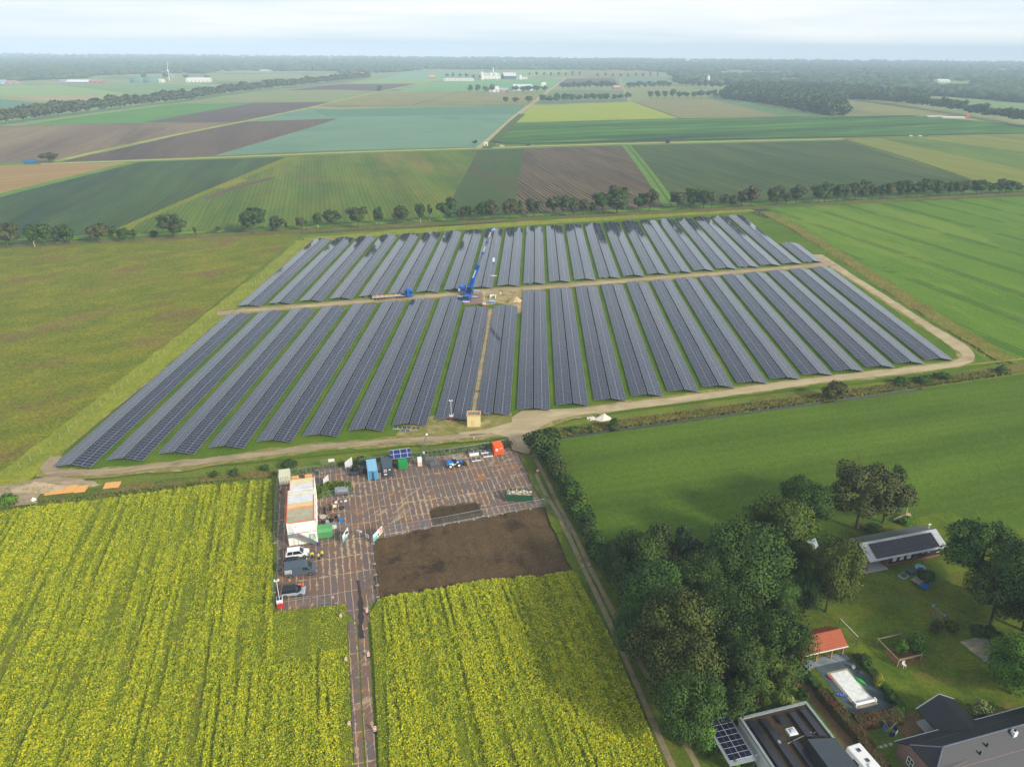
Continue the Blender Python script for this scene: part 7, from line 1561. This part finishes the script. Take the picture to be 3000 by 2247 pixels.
t = thing('brick_planter', 'small red brick block beside the wide airy tree', 'planter', (*G(2531, 1555)[:2], ZG), GR); mb = MB(); mb.box(-.5, .5, -.4, .4, 0, .8); mb.build('body', brick, t); mb = MB(); mb.box(-.4, .4, -.3, .3, .8, .84); mb.build('soil', cm('potting soil', (60, 44, 34)), t)
hb_ = MB(); g0 = G(2326, 2012)
for k in range(26):
    a, b = 2*pi*k/26, 2*pi*(k+1)/26; hb_.tube((.5*cos(a), .5*sin(a), .04), (.5*cos(b), .5*sin(b), .04), .035, n=5, caps=False)
e1 = G(2300, 1966); hb_.tube((0, .5, .04), (e1[0]-g0[0], e1[1]-g0[1], .04), .03, n=5)
tag(hb_.build('garden_hose', cm('yellow hose', (176, 156, 96)), None, (g0[0], g0[1], ZG)), 'coiled pale yellow hose on the brick path', 'hose')
for k, p in enumerate(((2566, 2195), (2580, 2192), (2593, 2188), (2608, 2184))): g = G(*p); tag(MB().box(-.25, .25, -.2, .2, 0, .04).build('stepping_stone', conc_, None, (g[0], g[1], ZG), GR), ['first', 'second', 'third', 'last'][k]+' stepping stone on the small lawn from the copper hedge', 'stepping stone', 'stepping stones')
def hedge_thing(lab, pts, w, h, mat, seed=1, px=True):
    P = [G(*p)[:2] for p in pts]; root = thing('hedge', lab, 'hedge', (P[0][0], P[0][1], ZG-.1), 0); r = np.random.default_rng(seed); Vs, Ns = [], []; mb = MB()
    for a, b in zip(P[:-1], P[1:]):
        L = dist2(a, b); ang = math.atan2(b[1]-a[1], b[0]-a[0]); n = int(L*(w+2*h)*90)
        s = r.uniform(0, L, n); q = r.uniform(0, w+2*h, n); side = np.where(q < h, -1, np.where(q > w+h, 1, 0))
        y = np.where(side == 0, q-h-w/2, side*w/2); z = np.where(side == 0, h, np.where(side < 0, q, q-w-h)); z = z+r.normal(0, .05, n)+.12*np.sin(s*1.7+seed)*(side == 0); y = y+r.normal(0, .05, n)
        X = a[0]-P[0][0]+s*cos(ang)-y*sin(ang); Y = a[1]-P[0][1]+s*sin(ang)+y*cos(ang); C_ = np.stack([X, Y, z], 1)
        d = np.stack([-sin(ang)*side, cos(ang)*side, (side == 0)*1.0+.3], 1)+r.normal(0, .4, (n, 3)); d /= np.linalg.norm(d, axis=1)[:, None]
        t_ = np.cross(d, r.normal(size=(n, 3))); t_ /= np.linalg.norm(t_, axis=1)[:, None]; bb = np.cross(d, t_); ss = r.uniform(.06, .13, n)[:, None]
        Vs.append(np.stack([C_-t_*ss-bb*ss, C_+t_*ss-bb*ss, C_+t_*ss+bb*ss, C_-t_*ss+bb*ss], 1).reshape(-1, 3)); Ns.append(np.repeat(d, 4, 0))
        mb.bar((a[0]-P[0][0], a[1]-P[0][1], h*.46), (b[0]-P[0][0], b[1]-P[0][1], h*.46), w*.86, h*.9)
    V = np.concatenate(Vs); np_mesh('foliage', V, np.arange(len(V)).reshape(-1, 4), mat, root, normals=np.concatenate(Ns), smooth=True); mb.build('branches', cm('dark twigs', (40, 40, 22)), root)
hedge_thing('clipped dark green hedge between the brick path and the patio', [(2324, 1952), (2368, 1998), (2400, 2035)], 1.0, 1.2, M['leafdark'], 1)
hedge_thing('long copper brown hedge between the brick path and the pool', [(2402, 2040), (2460, 2110), (2520, 2180), (2590, 2275)], 1.5, 1.5, M['leafred'], 2)
hedge_thing('copper brown hedge below the pool deck', [(2500, 2128), (2565, 2122), (2632, 2112)], 1.7, 1.5, M['leafred'], 3)
hedge_thing('low green hedge border right of the pool deck', [(2505, 1925), (2560, 1985), (2640, 2082)], 1.0, .7, M['leafdark'], 4)

# ================================================================ farms far off
def farm(name, lab, cat, px0, px1, ybase, depth, h, wallc, roofc, rise=2.5, z0=0, windows=True):
    a, b = G(px0, ybase), G(px1, ybase+(px1-px0)*.0); L = dist2(a, b); ang = math.atan2(b[1]-a[1], b[0]-a[0])
    t = thing(name, lab, cat, (a[0], a[1], 0), ang)
    wm = cm('wall '+str(wallc), wallc, rough=.8); rm = cm('roof '+str(roofc), roofc, rough=.6)
    mb = MB(); mb.prism([(0, 0), (depth, 0), (depth, h), (depth/2, h+rise), (0, h)], 0, L, axis='x'); mb.build('wall', wm, t)
    mb = MB(); gable(mb, -.5, L+.5, -.6, depth+.6, h+.05, h+rise+.35, .25); mb.build('roof', rm, t)
    if windows:
        mb = MB(); n = max(1, int(L/9))
        for k in range(n): x_ = (k+.5)*L/n; mb.box(x_-1.4, x_+1.4, -.12, -.01, 1.0, min(h-.4, 3.2))
        mb.build('opening', dgrey, t)
    return t
W1, W2, R1 = (226, 222, 210), (196, 204, 208), (150, 96, 76)
farm('factory', 'large white factory with pale roofs far behind the green field', 'factory', 1409, 1466, 233, 60, 10, W1, (206, 198, 186), 6)
farm('factory', 'dark fronted factory hall with a pale roof right of the white one', 'factory', 1477, 1514, 233, 55, 9, (70, 84, 96), (220, 214, 206), 8)
farm('factory', 'low white building at the right end of the factory', 'factory', 1513, 1546, 233, 25, 4, W1, (210, 204, 196), 2)
farm('storage_hall', 'long low white storage hall left of the factory', 'hall', 1301, 1388, 238, 22, 4.5, W1, (206, 206, 196), 2)
for k, (x_, h_) in enumerate(((1412, 19), (1436, 15), (1450, 15), (1524, 10))):
    g = G(x_, 234); t = thing('silo', ['tall white silo at the left end of the factory', 'left roof tank of the factory', 'right roof tank of the factory', 'short white silo right of the factory'][k], 'silo', (g[0], g[1]+(0 if k in (0, 3) else 30), 0), 0); mb = MB(); mb.tube((0, 0, 0), (0, 0, h_), 5 if k else 4, n=14); mb.build('shell', cm('silo white', (226, 224, 216)), t); mb = MB(); mb.tube((0, 0, h_), (0, 0, h_+3), 5 if k else 4, .6, 14); mb.build('roof', cm('silo white', (226, 224, 216)), t)
g = G(1445, 231); t = thing('chimney_stack', 'thin tall white chimney above the factory', 'chimney', (g[0], g[1], 0)); mb = MB(); mb.tube((0, 0, 0), (0, 0, height_for(g, 198)), 2.2, 1.5, 10); mb.build('stack', cm('silo white', (226, 224, 216)), t); mb = MB(); mb.tube((0, 0, height_for(g, 198)), (0, 0, height_for(g, 198)+2), 1.8, 1.8, 10); mb.build('rim', dgrey, t)
farm('farm_barn', 'white gabled barn in front of the grove', 'barn', 1434, 1462, 271, 22, 6, W1, (216, 218, 216), 5)
farm('farmhouse', 'farmhouse with a blue grey roof and orange front between the groves', 'farmhouse', 1463, 1489, 271, 16, 4, (206, 140, 66), (150, 166, 184), 4)
farm('farm_barn', 'wide pale roofed barn behind the right grove', 'barn', 1505, 1560, 266, 30, 7, W1, (196, 208, 214), 5)
for k, x_ in enumerate((1587, 1590.5, 1594, 1597.5)):
    g = G(x_, 266); t = thing('silo', ['first', 'second', 'third', 'last'][k]+' of four slim white silos at the end of the right grove', 'silo', (g[0], g[1], 0), 0, 'four slim silos'); mb = MB(); mb.tube((0, 0, 8), (0, 0, 17), 1.4, n=10); mb.tube((0, 0, 4), (0, 0, 8), .3, 1.4, 10); mb.build('shell', white, t)
    for a in range(3): mb = MB(); mb.tube((1.3*cos(a*2.1), 1.3*sin(a*2.1), 0), (1.3*cos(a*2.1), 1.3*sin(a*2.1), 8), .15, n=5); mb.build('leg', galv, t)
farm('brick_barn', 'small red brick barn between two tree rows', 'barn', 1797, 1818, 263, 12, 4.5, (168, 96, 74), (186, 160, 142), 3.5)
farm('greenhouse', 'white shed with red ends at the edge of the nursery field', 'shed', 2720, 2762, 345, 12, 1.2, (196, 186, 176), (206, 196, 188), .6, windows=False)
farm('greenhouse', 'second low white shed nearer the avenue by the nursery field', 'shed', 2762, 2828, 348, 12, 1.4, (206, 196, 188), (214, 206, 198), .6, windows=False)
g = G(2833, 346); t = thing('parked_trailer', 'red trailer beside the low white shed by the right avenue', 'trailer', (g[0], g[1], 0), .2); mb = MB(); mb.box(-3, 3, -1.2, 1.2, 1, 4.2); mb.build('body', cm('red trailer', (214, 70, 54)), t)
for x_ in (-1.6, 1.6): wheel('w', t, x_, -1.2, .5, .5, .4)
g = G(90, 480); t = thing('parked_trailer', 'blue trailer parked beside the lone tree at the left', 'trailer', (g[0], g[1], 0), rad(14)); mb = MB(); mb.box(-4.6, 4.6, -1.3, 1.3, .8, 3.4); mb.build('body', cm('trailer blue', (30, 100, 160)), t)
for x_ in (-3.5, 3.0): wheel('w', t, x_, -1.4, .6, .6, .4)
farm('far_barn', 'long white roofed barn beyond the light green field at the left', 'barn', 194, 258, 246, 30, 4, (150, 130, 116), (220, 226, 226), 4)
farm('far_barn', 'small grey roofed barn left of the long white roofed one', 'barn', 176, 193, 246, 25, 4, (170, 140, 116), (130, 150, 170), 5)
farm('far_barn', 'red brown barn right of the long white roofed one', 'barn', 259, 300, 245, 25, 4, (166, 112, 96), (168, 124, 108), 4)
farm('far_barn', 'blue roofed barn at the left edge of the picture', 'barn', -10, 12, 246, 25, 4, W2, (140, 176, 196), 4)
farm('far_barn', 'pale red barn beside the blue roofed one at the left edge', 'barn', 14, 48, 247, 20, 4, (176, 146, 130), (176, 136, 126), 3)
for k, x_ in enumerate((407, 443)):
    g = G(x_, 243); t = thing('digester', ('left' if k == 0 else 'right')+' one of two green domed digesters', 'digester', (g[0], g[1], 0), 0, 'green digesters'); mb = MB(); mb.tube((0, 0, 0), (0, 0, 6), 19, n=28); mb.build('wall', cm('digester wall', (90, 120, 110)), t)
    mb = MB(); 
    for j in range(4): mb.tube((0, 0, 6+8*sin(j*pi/8)), (0, 0, 6+8*sin((j+1)*pi/8)), 19*cos(j*pi/8), max(.1, 19*cos((j+1)*pi/8)), 28, False)
    mb.build('dome', cm('digester dome', (84, 130, 118)), t, smooth=True)
farm('far_barn', 'cream hall right of the green digesters', 'barn', 454, 477, 243, 25, 6, (230, 222, 200), (224, 216, 200), 2)
farm('far_barn', 'wide white hall behind the left avenue', 'hall', 545, 612, 242, 40, 6, W1, (226, 224, 214), 4)
farm('greenhouse', 'long pale greenhouse far left of centre', 'greenhouse', 744, 800, 209.5, 60, 4, W2, (206, 214, 220), 3)
farm('greenhouse', 'second pale greenhouse far left of centre', 'greenhouse', 812, 856, 208, 60, 4, W2, (216, 222, 226), 3)
farm('greenhouse', 'white greenhouse in the right woods', 'greenhouse', 2400, 2448, 247, 40, 4, W1, (224, 226, 226), 2)
farm('far_barn', 'white roof in a clearing of the right woods', 'barn', 2750, 2784, 242, 30, 5, W1, (226, 220, 208), 3)
farm('far_barn', 'cream house between the far right trees', 'house', 2708, 2720, 255, 14, 5, W1, (206, 190, 160), 5)
farm('far_barn', 'small bright white house in the right woods', 'house', 2620, 2632, 236, 14, 5, (240, 240, 236), (226, 226, 226), 4)
farm('far_barn', 'pale grey barn right of the white greenhouse', 'barn', 2478, 2494, 248, 20, 4, W2, (200, 208, 214), 4)
farm('far_barn', 'white farmhouse beside the silo tower right of centre', 'farmhouse', 2052, 2068, 250, 16, 6, W1, (176, 150, 130), 4)
g = G(2073, 250); t = thing('silo', 'white silo tower of the farm right of centre', 'silo', (g[0], g[1], 0)); mb = MB(); mb.tube((0, 0, 0), (0, 0, 20), 4, n=12); mb.build('shell', cm('silo white', (226, 224, 216)), t); mb = MB(); mb.tube((0, 0, 20), (0, 0, 24), 4, 1, 12); mb.build('roof', cream, t)
farm('far_barn', 'red roofed house in the village at the end of the left avenue', 'house', 1036, 1048, 222, 16, 5, (196, 150, 120), (190, 110, 86), 5)
farm('far_barn', 'brown house in the village at the end of the left avenue', 'house', 1052, 1066, 223, 16, 5, (186, 150, 130), (160, 120, 100), 5)
farm('far_hall', 'pale hall in the hazy distance right of the factory', 'hall', 1470, 1507, 186.5, 80, 9, W2, (210, 216, 220), 3)
farm('far_hall', 'small pale block in the hazy distance above the factory', 'hall', 1525, 1531, 186.5, 40, 14, W2, (210, 216, 220), 2)
farm('far_hall', 'second small pale block in the hazy distance above the poplars', 'hall', 1556, 1566, 188, 40, 14, W2, (210, 216, 220), 2)
# wind turbine behind the digesters, moulds of bales, field cars
g = G(497, 238); hh = height_for(g, 208)
t = thing('wind_turbine', 'pale wind turbine beside the digesters', 'wind turbine', (g[0], g[1], 0)); mb = MB(); mb.tube((0, 0, 0), (0, 0, hh), 1.0, .6, 12); mb.build('tower', white, t); mb = MB(); mb.box(-1.2, 1.2, -3, 3, hh-1, hh+1.6); mb.build('nacelle', white, t)
for k in range(3): a = k*2.094+.3; mb = MB(); mb.bar((0, -3.3, hh+.3), (22*sin(a), -3.3, hh+.3+22*cos(a)), 1.3, .3); mb.build('blade', white, t)
for px_, c_, lab in (((2668, 401), (232, 232, 232), 'left white car at the edge of the nursery field'), ((2695, 401), (236, 236, 236), 'right white car at the edge of the nursery field'), ((2712, 400.5), (60, 66, 76), 'dark car beside the white cars at the nursery field'), ((1471, 431), (226, 228, 230), 'white car at the road junction below the teal field'), ((1548, 427), (40, 44, 60), 'dark car on the farm road below the nursery')):
    car('parked_car', lab, G(*px_)[:2], rad(14), 4.6, 1.9, 1.7, cm('car '+str(c_), c_, rough=.3))
g = G(1424, 429); t = thing('pump_house', 'small white hut at the farm road junction', 'hut', (g[0], g[1], 0), rad(10)); mb = MB(); mb.box(-2, 2, 0, 3, 0, 3.2); mb.build('wall', cream, t); mb = MB(); mb.box(-2.2, 2.2, -.2, 3.2, 3.2, 3.5); mb.build('roof', white, t); mb = MB(); mb.box(-.6, .6, -.05, 0, 0, 2.1); mb.build('door', cm('brown door', (88, 66, 48)), t)
g = G(1957, 421); t = thing('deer_hide', 'dark wooden hut on the farm road below the nursery', 'hut', (g[0], g[1], 0), rad(10)); mb = MB(); mb.box(-1.6, 1.6, 0, 3, 0, 4.2); mb.build('wall', blackwood, t); mb = MB(); mb.box(-2, 2, -.4, 3.4, 4.2, 4.6); mb.build('roof', dgrey, t)
g = G(268, 228.5+0); 
t = thing('fuel_tank', 'orange tank left of the factory', 'tank', (*G(1267, 230)[:2], 0), 0); mb = MB(); mb.tube((-8, 0, 4), (8, 0, 4), 4, n=14); mb.build('vessel', cm('orange tank', (236, 150, 40)), t)
for x_ in (-5, 5): mb = MB(); mb.box(x_-.5, x_+.5, -3, 3, 0, 2); mb.build('saddle', dgrey, t)
# ================================================================ hazy air over the land
hm = bpy.data.materials.new('haze air'); hm.use_nodes = True
hn = hm.node_tree.nodes; hl = hm.node_tree.links; hn.clear()
ho = hn.new('ShaderNodeOutputMaterial'); hv = hn.new('ShaderNodeVolumePrincipled')
hv.inputs['Color'].default_value = (.66, .81, 1.0, 1); hv.inputs['Density'].default_value = 2.2e-4; hv.inputs['Anisotropy'].default_value = -.15
hl.new(hv.outputs[0], ho.inputs['Volume'])
hz_ = MB().box(-7500, 7500, -500, 7200, -1.0, 112.0).build('haze', hm); tag(hz_, kind='stuff')
hz_['label'] = 'pale blue haze over the far fields and woods'; hz_['category'] = 'haze'
